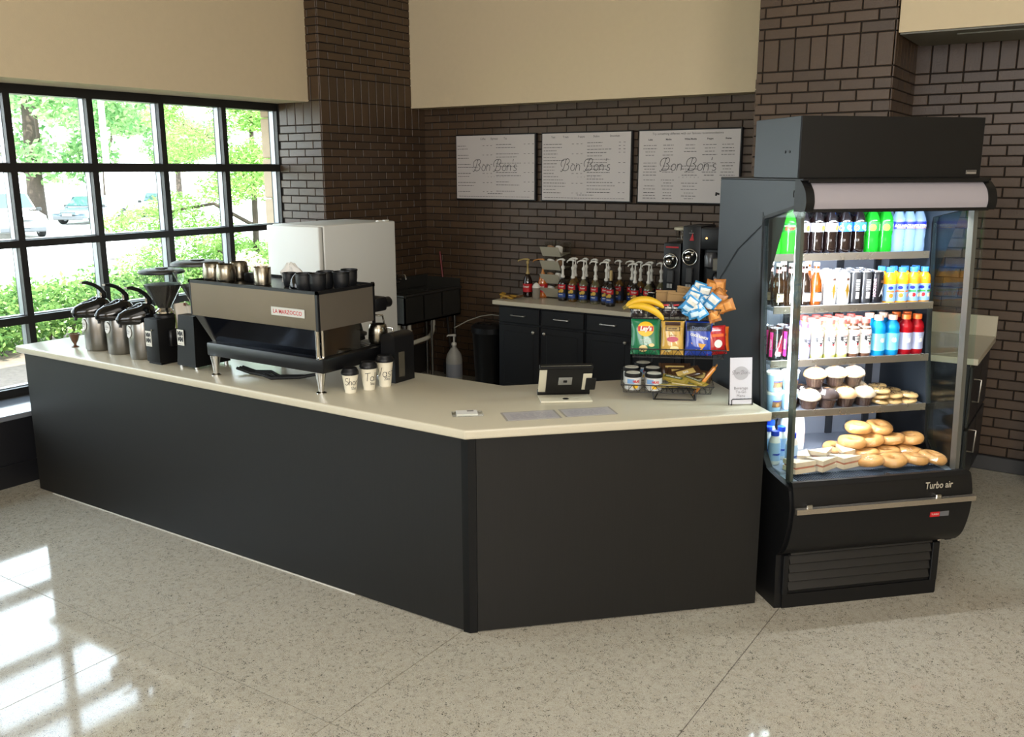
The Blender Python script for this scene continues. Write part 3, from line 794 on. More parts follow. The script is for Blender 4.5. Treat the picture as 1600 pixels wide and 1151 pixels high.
for x0 in (0.0, FW-.03):
    low_ = side_low if x0 == 0 else side_low[:-1]+[(.84, .27)]
    if x0: low_ = low_[1:]
    g = G(); g.prism(*yz(low_, x0+(.015 if x0 else 0), x0+(.046 if x0 else .03))); g.build('lower_side_panel', M_cblk, fr)
    up_ = [(.84, .90), (.84, 2.0), (.05, 2.0), (.03, 1.90), (.10, 1.872), (.335, 1.822), (.345, 1.79), (.305, 1.2), (.26, .90)]
    g = G(); g.prism(*yz(up_, x0, x0+.03)); u_ = g.build('upper_side_panel', M_side, fr)
    # black edging round the glass opening
    edge = curve([(.05, 1.885), (.12, 1.868), (.335, 1.822), (.345, 1.79), (.305, 1.2), (.262, .90), (.238, .72), (.17, .655), (.0, .632), (-.05, .628)], 4)
    xo = x0-.002 if x0 == 0 else x0+.002
    g = G(); g.prism(*yz(edge+[(p[0]+(.012 if p[1] < 1.80 and p[1] > .66 else 0), p[1]+(.014 if p[1] >= 1.80 else (-.014 if p[1] <= .66 else 0))) for p in reversed(edge)], xo, xo+.03))
    g.build('glass_edging', M_cblk, fr)
    gx0 = x0+.009 if x0 == 0 else x0+.009
    pane = [(.0, 1.885), (.12, 1.868), (.335, 1.822), (.343, 1.79), (.303, 1.2), (.260, .90), (.236, .72), (.17, .66), (-.045, .635)]
    g = G(); g.prism(*yz(pane, gx0, gx0+.010)); g.build('side_glass', glass_mat('cooler_glass', (.90, .97, .95), 1.5), fr)
    g = G(); g.prism(*yz([(.035, 1.87), (-.018, .64), (.022, .64), (.075, 1.87)], (x0+.019) if x0 == 0 else x0-.012, (x0+.034) if x0 == 0 else x0+.009)); g.build('post', pm('satin_aluminium', '#5b5952', .45, metal=.4), fr)
# back, floor, roof, base
g = G(); g.bb(.03, FW-.03, .78, .84, .26, 2.0); g.build('back_panel', M_cblk, fr)
g = G(); g.bb(.03, FW-.03, .66, .67, .62, 1.86); g.build('inner_back', pm('inner_steel', '#8f97a6', .35, metal=.35, noise=.03, nscale=4), fr)
for k, xx in enumerate((.30, .585, .80)): g = G(); g.bb(xx, xx+.035, .645, .659, .64, 1.85); g.build('shelf_standard', pm('dark_shelf_standard', '#2a2d33', .4), fr)
g = G(); g.bb(.03, FW-.03, .02, .78, 1.90, 2.0); g.build('roof_panel', M_cblk, fr)
g = G(); g.bb(.031, FW-.031, .05, .66, 1.885, 1.899); g.build('inner_roof', MATS['inner_steel'], fr)
g = G(); g.bb(-.002, FW+.002, .0, .84, 2.0, 2.012, .003); g.build('top_plate', M_cblk, fr)
g = G(); g.bb(.03, FW-.03, .10, .66, .62, .655, .004); g.build('deck', MATS['inner_steel'], fr)
g = G(); g.bb(.03, FW-.03, -.045, .10, .60, .64); g.build('air_grille_tray', pm('grille_tray', '#9fb4c4', .3, metal=.6), fr)
g = G()
for k in range(64): g.bb(.07+k*.012, .0755+k*.012, -.02, .075, .639, .646)
g.build('air_grille', pm('grille_slot', '#2c3a48', .5), fr)
g = G(); g.bb(.5, .53, -.035, -.01, .64, .655, .005); g.build('grille_clip', M_plblack, fr)
# belly panel
bp = curve([(-.05, .645), (-.062, .63), (-.082, .55), (-.078, .45), (-.045, .34), (.0, .285)], 5)
g = G(); g.prism(*yz(bp+[(p[0]+.03, p[1]) for p in reversed(bp)], .012, FW+.014)); g.build('belly_panel', M_cblk, fr, 40)
g = G(); g.prism(*yz([(-.055, .655), (-.066, .635), (-.045, .635), (-.035, .655)], .01, FW-.01)); g.build('front_lip', M_cblk, fr)
g = G(); g.prism(*yz([(-.088, .545), (-.108, .542), (-.108, .518), (-.088, .515)], .015, FW+.016)); b_ = g.build('handle_rail', pm('polished_rail', '#b9b0a4', .25, metal=.9), fr)
for xx in (.08, .74): g = G(); g.box((xx, -.09, .55), (.03, .03, .022), bevel=.004); g.build('rail_bracket', M_chrome, b_)
# bottle-cooler name plate lettering, small red and grey badge
fb = flat((.75, -.077, .598), (1, 0, 0), (0, .22, 1), .002)
g = G(); g.text('Turbo air', .044, lambda x, y: fb(x, y), shear=.25, bold=.0008, sx=.85); g.build('name_lettering', pm('silver_letter', '#bfb9ac', .3, metal=.5), fr)
g = G(); g.box((.745, -.079, .455), (.05, .004, .024)); g.build('red_badge', M_red, fr)
g = G(); g.box((.795, -.079, .455), (.048, .004, .024)); g.build('grey_badge', pm('grey_badge', '#5e5e60', .4), fr)
fb2 = flat((.745, -.0815, .455), (1, 0, 0), (0, 0, 1))
g = G(); g.text('TURBO', .012, fb2); g.build('badge_lettering', M_whitepl, fr)
# base with louvres
g = G(); g.bb(.03, FW-.055, .02, .84, .0, .27); g.build('base', M_cblk, fr)
g = G(); g.bb(.035, FW-.065, .012, .02, .0, .07); g.build('kick_plate', M_cblk, fr)
for k in range(5):
    z = .095+k*.045
    g = G(); g.prism(*yz([(.018, z+.034), (.0, z), (.005, z-.004), (.022, z+.03)], .06, FW-.11)); g.build('louvre', pm('louvre_black', '#151516', .4), fr)
g = G(); g.bb(FW-.10, FW-.062, .005, .02, .07, .27, .003); g.build('grille_post', M_cblk, fr)
g = G(); g.bb(.03, .058, .005, .02, .07, .27, .003); g.build('grille_post', M_cblk, fr)
g = G(); g.box((FW-.075, .0, .285), (.022, .008, .010)); g.build('latch', M_chrome, fr)
# lit header and its curved caps
hp = curve([(.012, 1.995), (-.022, 1.96), (-.036, 1.915), (-.03, 1.882)], 5)
g = G(); g.prism(*yz(hp+[(.03, 1.882), (.03, 1.995)], .03, FW-.03)); g.build('header_panel', pm('header_translucent_white', '#989297', .35), fr, 40)
for x0 in (-.006, FW-.034):
    hc = [(p[0]-.008, p[1]) for p in hp]; g = G(); g.prism(*yz([(.02, 2.004)]+hc+[(-.03, 1.872), (.06, 1.868), (.06, 2.004)], x0, x0+.04)); g.build('header_cap', M_cblk, fr, 40)
g = G(); g.bb(.02, FW-.02, -.032, .06, 1.868, 1.884, .003); g.build('header_bottom_rail', M_cblk, fr)
g = G(); g.bb(.02, FW-.02, -.01, .06, 1.993, 2.006, .002); g.build('header_top_rail', M_cblk, fr)
for xx in (.05, .53, .83): g = G(); g.cyl((xx, .01, 2.006), .004, .01, 8); g.build('screw', M_chrome, fr)
# compressor housing on top
g = G(); g.bb(.0, .895, .045, .47, 2.012, 2.275, .002); bx = g.build('compressor_housing', M_cblk, fr)
g = G(); g.bb(-.003, 0, .05, .465, 2.014, 2.273); sd = g.build('housing_side', M_side, fr)  # thin sheet carrying the same window-light tint on the left
for yy in (.13, .17): g = G(); g.cyl((-.0045, yy, 2.125), .006, .004, 10, (0, PI/2, 0)); g.build('screw_hole', M_plblack, sd)
g = G(); g.bb(.82, .87, .040, .045, 2.028, 2.045); g.build('maker_plate', pm('tiny_plate', '#9a948c', .4, metal=.5), bx)
g = G(); g.bb(.822, .868, .0385, .0401, 2.039, 2.043); g.build('plate_print', M_ink, bx)
g = G(); g.tube([(-.004, .06, 1.96), (-.004, .055, 1.945), (-.004, .06, 1.93), (-.004, .07, 1.93), (-.004, .073, 1.945), (-.004, .068, 1.96)], .0022, 5, True); g.build('cable_clip', M_plblack, fr)
g = G(); g.tube([(-.004, .852, 1.925), (-.004, .885, 1.93), (-.004, .885, 1.915)], .005, 5); g.build('rear_latch', M_plblack, fr)
g = G(); g.tube([(-.004, .835, 1.455), (-.004, .6, 1.66), (-.004, .36, 1.79)], .0018, 4); g.build('thin_cable', M_plblack, fr)
# shelves
SH = [(1.652, .335), (1.411, .27), (1.151, .268), (.902, .254)]
for z, n0 in SH:
    g = G(); g.bb(.034, FW-.034, n0, .655, z-.016, z-.001); sh_ = g.build('shelf', MATS['inner_steel'], fr)
    g = G(); g.bb(.036, FW-.036, n0-.006, n0, z-.030, z+.006, .0015); g.build('shelf_edge', pm('price_rail_steel', '#9d958a', .28, metal=.9), sh_)
# lamps of the cooler: tube under the header, tubes under the shelves, tube behind the left post
M_led = pm('led_tube', '#f2f6ff', .5, emit='#eaf3ff', estr=9)
g = G(); g.cyl((FW/2-.02, .12, 1.877), .010, FW-.16, 10, (0, PI/2, 0)); g.build('canopy_tube', M_led, fr)
g = G(); g.cyl((.045, .105, 1.38), .007, .84, 10); g.build('post_tube', M_led, fr)
def cooler_light(x, y, z, energy, sx_, sy_, rot):
    d = bpy.data.lights.new('cooler_lamp', 'AREA'); d.shape = 'RECTANGLE'; d.size = sx_; d.size_y = sy_; d.energy = energy; d.color = (.88, .94, 1)
    o = bpy.data.objects.new('cooler_lamp', d); C.objects.link(o); o.parent = fr; o.location = (x, y, z); o.rotation_euler = rot
cooler_light(FW/2, .12, 1.862, 7, .8, .05, (math.radians(22), 0, 0))
cooler_light(.06, .10, 1.26, 9, .03, 1.1, (PI/2*.55, 0, 0)) if False else None
cl = bpy.data.lights.new('cooler_lamp', 'AREA'); cl.shape = 'RECTANGLE'; cl.size = .8; cl.size_y = .03; cl.energy = 6; cl.color = (.88, .94, 1); cl.spread = 2.0
co = bpy.data.objects.new('cooler_lamp', cl); C.objects.link(co); co.parent = fr; co.location = (.055, .11, 1.38)
co.rotation_euler = (Vector((-.75, -.65, 0)).to_track_quat('Z', 'X')).to_euler()
for z, n0 in SH: cooler_light(.33, n0+.03, z-.034, 1.7, .55, .03, (math.radians(25), 0, 0))

# ---- goods: helper to place in cooler coordinates
def cl_pos(d, n, z): return FO+Dv*d+Nv*n+Vector((0, 0, z))
ROT = PI/4
def soda_profile(r, h):
    return [(r*.80, 0), (r*.98, .008), (r, .03), (r*.97, h*.30), (r*.93, h*.36), (r*.99, h*.42), (r, h*.66), (r*.93, h*.74), (r*.62, h*.85), (r*.36, h*.91), (r*.34, h*.93)]
def prof_r(p, z):
    for (r0, z0), (r1, z1) in zip(p, p[1:]):
        if z0 <= z <= z1: return r0+(r1-r0)*(z-z0)/max(1e-6, z1-z0)
    return p[-1][0]
def sleeve(g, prof, z0, z1, lift=.0012, seg=24, n=5):
    g.lathe([(prof_r(prof, z0+(z1-z0)*i/n)+lift, z0+(z1-z0)*i/n) for i in range(n+1)], seg, cap=False)
def make_bottle(name, cat, r, h, prof, body, capmat, lz, lmats, deco, fill=None, cap_h=.018, cap_r=None):
    t = thing(name, 'x', cat)
    g = G(); g.lathe(prof, 20); g.build('bottle_body', body, t, 50)
    if fill: g = G(); g.lathe([(a*.92, b) for a, b in prof if b < fill[1]*h]+[(prof_r(prof, fill[1]*h)*.92, fill[1]*h)], 18); g.build('drink', fill[0], t, 50)
    cr = cap_r or prof[-1][0]*1.12
    g = G(); g.lathe([(cr, h-cap_h), (cr*1.03, h-cap_h*.8), (cr, h-.001), (cr*.9, h)], 16); g.build('cap', capmat, t, 40)
    if lz:
        g = G(); sleeve(g, prof, lz[0]*h, lz[1]*h)
        if deco: deco(g, prof, h)
        g.build('bottle_sleeve', lmats, t, 50)
    return t
def globe(g, fn, r, mats=(1, 2, 3)):
    """round emblem with red upper half, white wave and blue lower half"""
    g.mat(mats[1]); disc(g, r, r, fn)
    g.mat(mats[0]); disc(g, r*.93, r*.93, lambda x, y: fn(x, y)+Vector((0, 0, 0)), 12, 192, 12)
    g.mat(mats[2]); disc(g, r*.9, r*.9, fn, 205, 350, 12); g.mat(0)
M_green = liquid_mat('green_soda', '#1fae2c', .35); M_green2 = liquid_mat('lime_green_soda', '#3ddc34', .35); M_cola = pm('cola_bottle', '#0d0606', .06, coat=.5)
M_water = liquid_mat('water_bottle', '#bcd4ee', .66, .03); M_amber = pm('amber_glass', '#6b3208', .06, coat=.6, trans=.2); M_dkglass = pm('dark_brown_glass', '#150c08', .06, coat=.6)
M_lblgreen = pm('green_label', '#0a6f25', .4); M_silver = pm('silver_label', '#8b8f96', .3, metal=.4); M_bluel = pm('bright_blue_label', '#1c62c8', .35); M_navy = pm('deep_blue_label', '#10209a', .35)
M_clearcap = pm('pale_blue_cap', '#7fb8e6', .35); M_orange = pm('orange_juice', '#f2a21c', .12, coat=.4); M_apple = pm('apple_juice', '#c98a1c', .10, coat=.4)
M_sil2 = pm('can_silver', '#c4c6cc', .25, metal=.9); M_gold = pm('gold_print', '#b48a2c', .3, metal=.6)
HS = .225
sp = soda_profile(.036, HS)
def wr(p, z, a0=0.0, lift=.0018): return wrap(prof_r(p, z), z, a0, lift=lift)
def deco_gdew(g, p, h):
    g.mat(1); fn = wr(p, .125); g.text('Dew', .026, fn, shear=.3, bold=.0012, cut=.006); g.mat(2); patch(g, -.028, .028, -.003+.012, .001+.012, fn); g.mat(0)
def deco_pepsi(g, p, h):
    for a in (-.5, 1.6): globe(g, wr(p, .123, a), .0165)
    g.mat(4); disc(g, .012, .014, wr(p, .123, .55)); g.mat(0)
def deco_wild(g, p, h):
    g.mat(4); disc(g, .013, .013, wr(p, .123, -.75)); g.mat(3); disc(g, .007, .006, wr(p, .123, -.75, .0024)); globe(g, wr(p, .126, .25), .012, (1, 2, 3)); g.mat(2); g.text('pepsi', .014, wr(p, .112, .75)); g.mat(0)
def deco_lime(g, p, h):
    g.mat(4); disc(g, .0165, .0155, wr(p, .123, -.2)); g.mat(5); g.text('mist', .014, wr(p, .123, -.2, .0024), shear=.3, bold=.0006); g.mat(2); patch(g, -.008, .008, -.016, .016, wr(p, .123, 1.1)); g.mat(0)
def deco_aqua(g, p, h):
    g.mat(2); g.text('AQUAFINA', .0165, wr(p, .128), bold=.0006, cut=.008); g.mat(4); patch(g, -.03, .03, -.008, -.005, wr(p, .124)); g.mat(0)
PM = [None, M_red, M_whitepl, M_blue, M_yellow, M_lblgreen]
def soda(body, lab, deco, cap, lz=(.47, .66), cname='soda_bottle', fill=None):
    return lambda: make_bottle(cname, 'bottle', .036, HS, sp, body, cap, lz, [lab]+PM[1:], deco, fill)
K = {
 'dew': Series(soda(M_green2, M_lblgreen, deco_gdew, M_lblgreen)),
 'diet': Series(soda(M_cola, M_silver, deco_pepsi, M_silver)),
 'wild': Series(soda(M_cola, M_bluel, deco_wild, M_bluel)),
 'mist': Series(soda(M_green, M_lblgreen, deco_lime, M_lblgreen)),
 'aqua': Series(lambda: make_bottle('water_bottle', 'bottle', .034, HS, [(.028, 0), (.033, .006), (.034, .03), (.031, .06), (.034, .085), (.0335, .11), (.034, .15), (.030, .165), (.018, .195), (.013, .205)], M_water, M_whitepl, (.50, .66), [M_navy]+PM[1:], deco_aqua)),
}
names = {'dew': ('lime green soda bottle', 'lime green soda'), 'diet': ('dark cola bottle with silver label', 'silver label cola'), 'wild': ('dark cola bottle with bright blue label', 'blue label cola'), 'mist': ('green soda bottle with yellow emblem', 'yellow emblem green soda'), 'aqua': ('clear water bottle with deep blue label', 'blue label water')}
def row(seq, z, n0, shelfname, labels, dn=.0, group=None, rows=2, pitch=.08):
    cnt = {}; tot = {}
    for kx, d in seq: tot[kx] = tot.get(kx, 0)+1
    for kx, d in seq:
        cnt[kx] = cnt.get(kx, 0)+1; i = cnt[kx]
        base = labels[kx]
        w_ = ', '+ORD[i-1] if tot[kx] > 1 else ''
        K[kx].put(cl_pos(d, n0, z), ROT+random.uniform(-.25, .25), f"{base}{w_}, front row, {shelfname}", group)
        for r in range(1, rows):
            K[kx].put(cl_pos(d+random.uniform(-.002, .002), n0+pitch*r, z), ROT+random.uniform(-.4, .4), f"{base}{w_}, {['second', 'third'][r-1]} row, {shelfname}", group)
L5 = {k: v[0] for k, v in names.items()}
row([('dew', .072), ('dew', .146), ('diet', .220), ('diet', .294), ('diet', .368), ('wild', .442), ('wild', .516), ('mist', .590), ('mist', .662), ('aqua', .732), ('aqua', .790), ('aqua', .846)][:12], 1.6515, .380, 'top shelf', L5, group='soda bottles on the top cooler shelf', pitch=.078)

# second shelf: long-neck bottles, cans, juices
HB = .205
bp_ = [(.026, 0), (.029, .004), (.030, .01), (.030, .105), (.026, .125), (.014, .155), (.0125, .185), (.0135, .19)]
def deco_root(g, p, h):
    g.mat(1); patch(g, -.02, .02, -.026, -.012+.03, wr(p, .05, 0)); g.mat(2); patch(g, -.02, .02, .012, .018, wr(p, .05, 0, .0024)); g.text('SODA', .012, wr(p, .052, 0, .0024)); g.mat(0)
M_cream = pm('cream_label', '#b7a07c', .6)
def longneck(body, lbl):
    def f():
        t = make_bottle('glass_bottle', 'bottle', .03, HB, bp_, body, M_whitepl, (.1, .62), [body, lbl, M_ink], deco_root, cap_h=.014, cap_r=.0142)
        g = G(); g.lathe([(.0142, .160), (.0138, .178)], 14, cap=False); g.build('neck_label', M_pinkl, t, 40)
        return t
    return f
M_pinkl = pm('pink_neck_label', '#c98c88', .5)
K['beer'] = Series(longneck(M_dkglass, M_cream)); K['root'] = Series(longneck(M_dkglass, M_whitepl)); K['amber'] = Series(longneck(M_amber, M_whitepl))
def can(name, cat, r, h, mats, deco, lidm=None):
    def f():
        t = thing(name, 'x', cat)
        g = G(); g.lathe([(r*.82, 0), (r*.98, .008), (r, .014), (r, h-.016), (r*.86, h-.003)], 22, cap=False)
        deco(g, r, h); g.build('can_body', mats, t, 50)
        g = G(); g.lathe([(r*.86, h-.004), (r*.87, h), (r*.80, h), (r*.78, h-.005), (.001, h-.005)], 20, cap=False)
        lid = g.build('lid', M_sil2, t, 40)
        g = G(); g.box((0, -r*.25, h-.003), (.012, .022, .002), bevel=.0008); g.build('ring_pull', M_sil2, lid)
        return t
    return f
def deco_gold(g, r, h):
    fn = wrap(r, h*.5, .1, lift=.0012)
    g.mat(1); g.add([fn(0, -.055), fn(.010, 0), fn(0, .03), fn(-.010, 0)], [(0, 1, 2, 3)]); g.add([fn(-.02, -.02), fn(-.008, -.012), fn(-.010, -.002)], [(0, 1, 2)]); g.add([fn(.02, -.02), fn(.008, -.012), fn(.010, -.002)], [(0, 1, 2)])
    g.mat(2)
    rnd = random.Random(4)
    for _ in range(34):
        a = rnd.uniform(-PI*.9, PI*.9)*r; y = rnd.uniform(-.06, .055)
        if abs(a-.1*r) < .012: continue
        q = rnd.uniform(.0035, .006)
        P = [fn(a+q*math.cos(k*PI/3), y+q*math.sin(k*PI/3)) for k in range(6)]+[fn(a+q*.75*math.cos(k*PI/3), y+q*.75*math.sin(k*PI/3)) for k in range(6)]
        g.add(P, [(k, (k+1) % 6, (k+1) % 6+6, k+6) for k in range(6)])
    g.mat(3); patch(g, -.009, .009, .04, .052, fn); g.mat(0)
def deco_dark(g, r, h):
    fn = wrap(r, h*.5, .25, lift=.0012)
    g.mat(1); P = [(-.012, -.045), (-.002, -.012), (.012, .018), (.004, -.012), (.012, -.045), (.0, -.026)]
    g.wpoly(P, [(0, 5, 3, 1), (1, 3, 2), (5, 4, 3)], fn); g.mat(2); patch(g, -.008, .016, .024, .036, fn)
    fn2 = wrap(r, h*.5, -.75, lift=.0012); R90 = lambda x, y: fn2(-y, x)
    g.mat(3); g.text('ROCKSTAR', .017, R90, bold=.0006); g.mat(0)
def deco_bar(g, r, h):
    fn = wrap(r, h*.5, 0, lift=.0012)
    g.mat(1); patch(g, -.010, .010, -.05, -.018, fn)
    for k in range(7): patch(g, -.012, .012, -.01+k*.008, -.006+k*.008, fn, 2)
    g.mat(0)
def deco_pink(g, r, h):
    fn = wrap(r, h*.5, .15, lift=.0012)
    g.mat(4); g.wpoly([(-.02, -.05), (.0, .02), (.022, .055), (.022, -.04), (.0, -.05)], [(0, 1, 3, 4), (1, 2, 3)], fn)
    g.mat(1); g.wpoly([(-.010, -.03), (-.004, -.03), (.018, .045), (.012, .045)], [(0, 1, 2, 3)], lambda x, y: fn(x, y)*1.0); patch(g, -.012, .012, -.055, -.035, fn)
    fn2 = wrap(r, h*.5, -1.0, lift=.0012); g.mat(3); patch(g, -.010, .010, -.06, .06, fn2); g.mat(1); g.text('ENERGY', .014, lambda x, y: wrap(r, h*.5, -1.0, lift=.0018)(-y, x), bold=.0004); g.mat(0)
M_whcan = pm('white_can', '#dcdcda', .3, metal=.2); M_dkcan = pm('dark_can', '#17171c', .25, metal=.4); M_gcan = pm('grey_can', '#3c3d40', .3, metal=.5); M_pink = pm('magenta_print', '#c8287a', .4); M_crim = pm('crimson_print', '#6e1226', .35)
M_lpink = pm('pale_pink_print', '#b98a9c', .4); M_brpat = pm('brown_print', '#4a2e20', .5)
K['wcan'] = Series(can('energy_can', 'can', .033, .157, [M_whcan, M_gold, M_greyink, M_brpat], deco_gold))
K['dcan'] = Series(can('energy_can', 'can', .033, .157, [M_dkcan, M_whcan, M_brpat, M_lpink], deco_dark))
K['gcan'] = Series(can('energy_can', 'can', .029, .157, [M_gcan, M_whcan], deco_bar))
K['pcan'] = Series(can('energy_can', 'can', .033, .157, [M_dkcan, M_whcan, M_gcan, M_pink, M_crim], deco_pink))
jp = [(.028, 0), (.031, .005), (.0315, .02), (.0305, .09), (.0315, .098), (.030, .104), (.0315, .112), (.027, .135), (.016, .148), (.0155, .152)]
M_juicelab = pm('juice_label', '#7aa0c8', .4); M_org2 = pm('orange_print', '#e0701c', .45); M_grn2 = pm('leaf_green_print', '#2e8a3a', .45); M_tanp = pm('apple_print', '#e6d9b0', .5)
def deco_juice(fruit):
    def f(g, p, h):
        for a in (-.6, .7):
            fn = wr(p, .05, a); g.mat(1); disc(g, .012, .008, lambda x, y: fn(x, y+.026)); g.mat(2); patch(g, -.018, .018, .004, .012, fn)
            if fruit == 'o': g.mat(3); disc(g, .011, .011, lambda x, y: fn(x+.004, y-.012)); g.mat(2); patch(g, -.018, .018, .006, .012, wr(p, .05, a, .0024))
            else: g.mat(5); disc(g, .010, .010, lambda x, y: fn(x-.006, y-.012)); g.mat(4); disc(g, .009, .010, lambda x, y: fn(x+.009, y-.010)); g.mat(6); patch(g, -.018, .018, .004, .012, wr(p, .05, a, .0024))
        g.mat(0)
    return f
JM = [M_juicelab, M_navy, M_org2, M_org2, M_red, M_tanp, M_grn2]
K['oj'] = Series(lambda: make_bottle('juice_bottle', 'bottle', .0315, .172, jp, M_orange, pm('light_blue_cap', '#3f8fe0', .3), (.06, .54), JM, deco_juice('o'), cap_h=.022, cap_r=.0185))
K['aj'] = Series(lambda: make_bottle('juice_bottle', 'bottle', .0315, .172, jp, M_apple, pm('light_blue_cap', '#3f8fe0', .3), (.06, .54), JM, deco_juice('a'), cap_h=.022, cap_r=.0185))
L6 = {'beer': 'dark brown long-neck bottle with cream label', 'root': 'dark long-neck bottle with white label', 'amber': 'amber long-neck bottle with white label', 'wcan': 'tall white can with gold star emblem', 'dcan': 'tall dark can with white star figure', 'gcan': 'slim grey can with white barcode', 'oj': 'orange juice bottle with light blue cap', 'aj': 'apple juice bottle with light blue cap'}
row([('beer', .075), ('root', .142), ('root', .212), ('amber', .272)], 1.4105, .312, 'second shelf', L6, group='drinks on the second cooler shelf')
row([('wcan', .345), ('wcan', .416), ('gcan', .478), ('gcan', .536), ('dcan', .598)], 1.4105, .315, 'second shelf', L6, group='drinks on the second cooler shelf', rows=3, pitch=.072)
row([('oj', .668), ('oj', .733), ('aj', .797), ('aj', .861-.005)], 1.4105, .315, 'second shelf', L6, group='drinks on the second cooler shelf', pitch=.072)
# third shelf
pp = [(.026, 0), (.029, .006), (.030, .02), (.0285, .10), (.030, .115), (.027, .140), (.019, .160), (.0185, .17)]
def deco_prot(low):
    def f(g, p, h):
        fn = wr(p, .075, .15, .0016)
        g.mat(1); P = [(-.026, .032), (.022, .032), (.022, .012), (.010, -.003), (.006, -.012), (-.004, .002), (-.026, .012)]
        g.wpoly(P, [(0, 6, 5, 1), (1, 5, 3, 2), (5, 4, 3)], fn)
        g.mat(0); fn2 = wr(p, .075, .15, .0024); g.text('milk', .016, lambda x, y: fn2(x, y+.024), bold=.0006); g.text('PRO', .013, lambda x, y: fn2(x, y+.010), bold=.0006)
        g.mat(2); g.add([fn2(-.005, -.004), fn2(.012, -.004), fn2(.007, -.014), fn2(0, -.014)], [(0, 3, 2, 1)]); patch(g, -.03, .03, .034, .037, fn)
        g.mat(3); patch(g, -.014, .016, -.045, -.022, fn); g.mat(0)
    return f
M_ybase = pm('pale_yellow_drink', '#d6d870', .3); M_cbase = pm('chocolate_drink', '#5a3a26', .3); M_gp = pm('pale_grey_print', '#a9a9ac', .5)
def prot(base): return lambda: make_bottle('protein_bottle', 'bottle', .03, .19, pp, base, pm('pink_red_cap', '#e06a62', .35), (.10, .80), [M_whitepl, M_ink, M_red, M_gp], deco_prot(0), cap_h=.024, cap_r=.0205)
K['pv'] = Series(prot(M_ybase)); K['pc'] = Series(prot(M_cbase))
gp = [(.030, 0), (.035, .006), (.036, .02), (.034, .05), (.036, .10), (.0365, .112), (.034, .125), (.036, .135), (.030, .158), (.019, .172), (.0185, .178)]
def deco_g(big):
    def f(g, p, h):
        fn = wr(p, .075, .0, .0016); g.mat(1); g.text('G', .045 if big else .028, lambda x, y: fn(x, y+.004), bold=.003, cut=.005); g.mat(0)
    return f
M_gred = liquid_mat('red_sport_drink', '#b00f1c', .12); M_gblue = liquid_mat('blue_sport_drink', '#19a8e6', .2)
K['gr'] = Series(lambda: make_bottle('sports_drink_bottle', 'bottle', .036, .20, gp, M_gred, pm('orange_cap', '#f0732c', .35), (.14, .56), [pm('silver_violet_label', '#9aa0bc', .35), M_whitepl], deco_g(True), cap_h=.024, cap_r=.0215))
K['gb'] = Series(lambda: make_bottle('sports_drink_bottle', 'bottle', .036, .20, gp, M_gblue, pm('white_orange_cap', '#f6cdb4', .35), (.14, .56), [pm('aqua_label', '#6cc4e2', .35), M_whitepl], deco_g(False), cap_h=.024, cap_r=.0215))
K['pu'] = Series(lambda: make_bottle('shake_bottle', 'bottle', .028, .175, [(a*.93, b*.92) for a, b in pp], pm('violet_drink', '#9a8fc0', .3), pm('violet_cap', '#5a46c8', .35), (.1, .75), [pm('grey_violet_label', '#7f7d92', .4), M_ink, M_red, M_gp], deco_prot(0), cap_h=.022, cap_r=.019))
L7 = {'pcan': 'black can with pink band and crimson figure', 'pu': 'small violet-capped shake bottle', 'pv': 'white protein bottle with pale yellow base', 'pc': 'white protein bottle with chocolate base', 'gb': 'bright blue sports drink bottle', 'gr': 'red sports drink bottle with orange cap'}
row([('pcan', .080), ('pcan', .155), ('pu', .232)], 1.1505, .312, 'third shelf', L7, group='drinks on the third cooler shelf')
row([('pv', .298), ('pv', .365), ('pv', .428), ('pc', .491), ('pc', .555)], 1.1505, .310, 'third shelf', L7, group='drinks on the third cooler shelf', rows=3, pitch=.068)
row([('gb', .628), ('gb', .704), ('gr', .778), ('gr', .851-.012)], 1.1505, .315, 'third shelf', L7, group='drinks on the third cooler shelf', pitch=.08)

# fourth shelf: cups, wrapped muffins, wrapped cookies
def deco_cup(g, r0, r1, h):
    fn = wrap(r0, h*.45, .2, r1, (0, h), lift=.0014)
    g.mat(1); patch(g, -.03, .03, -.016, .012, fn); g.mat(2); disc(g, .010, .010, lambda x, y: fn(x-.004, y-.004)+Vector((0, 0, 0))); g.mat(3); patch(g, -.03, .03, .012, .018, fn); g.mat(0)
def parfait():
    t = thing('yogurt_cup', 'x', 'cup'); r0, r1, h = .032, .041, .085
    g = G(); g.lathe([(r0, 0), (r0+.001, .003), (r1, h)], 22); deco_cup(g, r0, r1, h); g.build('cup_body', [pm('yogurt_cup_blue', '#8fb2cc', .35), pm('photo_print_brown', '#7a5436', .5), pm('cookie_print', '#c08a4a', .5), M_navy], t, 40)
    g = G(); g.lathe([(r1+.001, h-.002), (r1+.003, h+.002), (r1+.002, h+.010), (r1-.004, h+.012), (r1-.006, h+.009)], 22); g.build('lid', M_whitepl, t, 40)
    return t
K['yo'] = Series(parfait)
for i, (d, n) in enumerate(((.082, .30), (.172, .315))):
    for k in range(2):
        K['yo'].put(cl_pos(d, n, .9015+k*.0975), ROT+.2*i, f"{['lower', 'upper'][k]} yogurt cup in the {['left', 'right'][i]} stack on the fourth cooler shelf", 'yogurt cups on the fourth cooler shelf')
M_wrap = glass_mat('cling_film', (.97, .98, 1), 1.35, .08, .04)
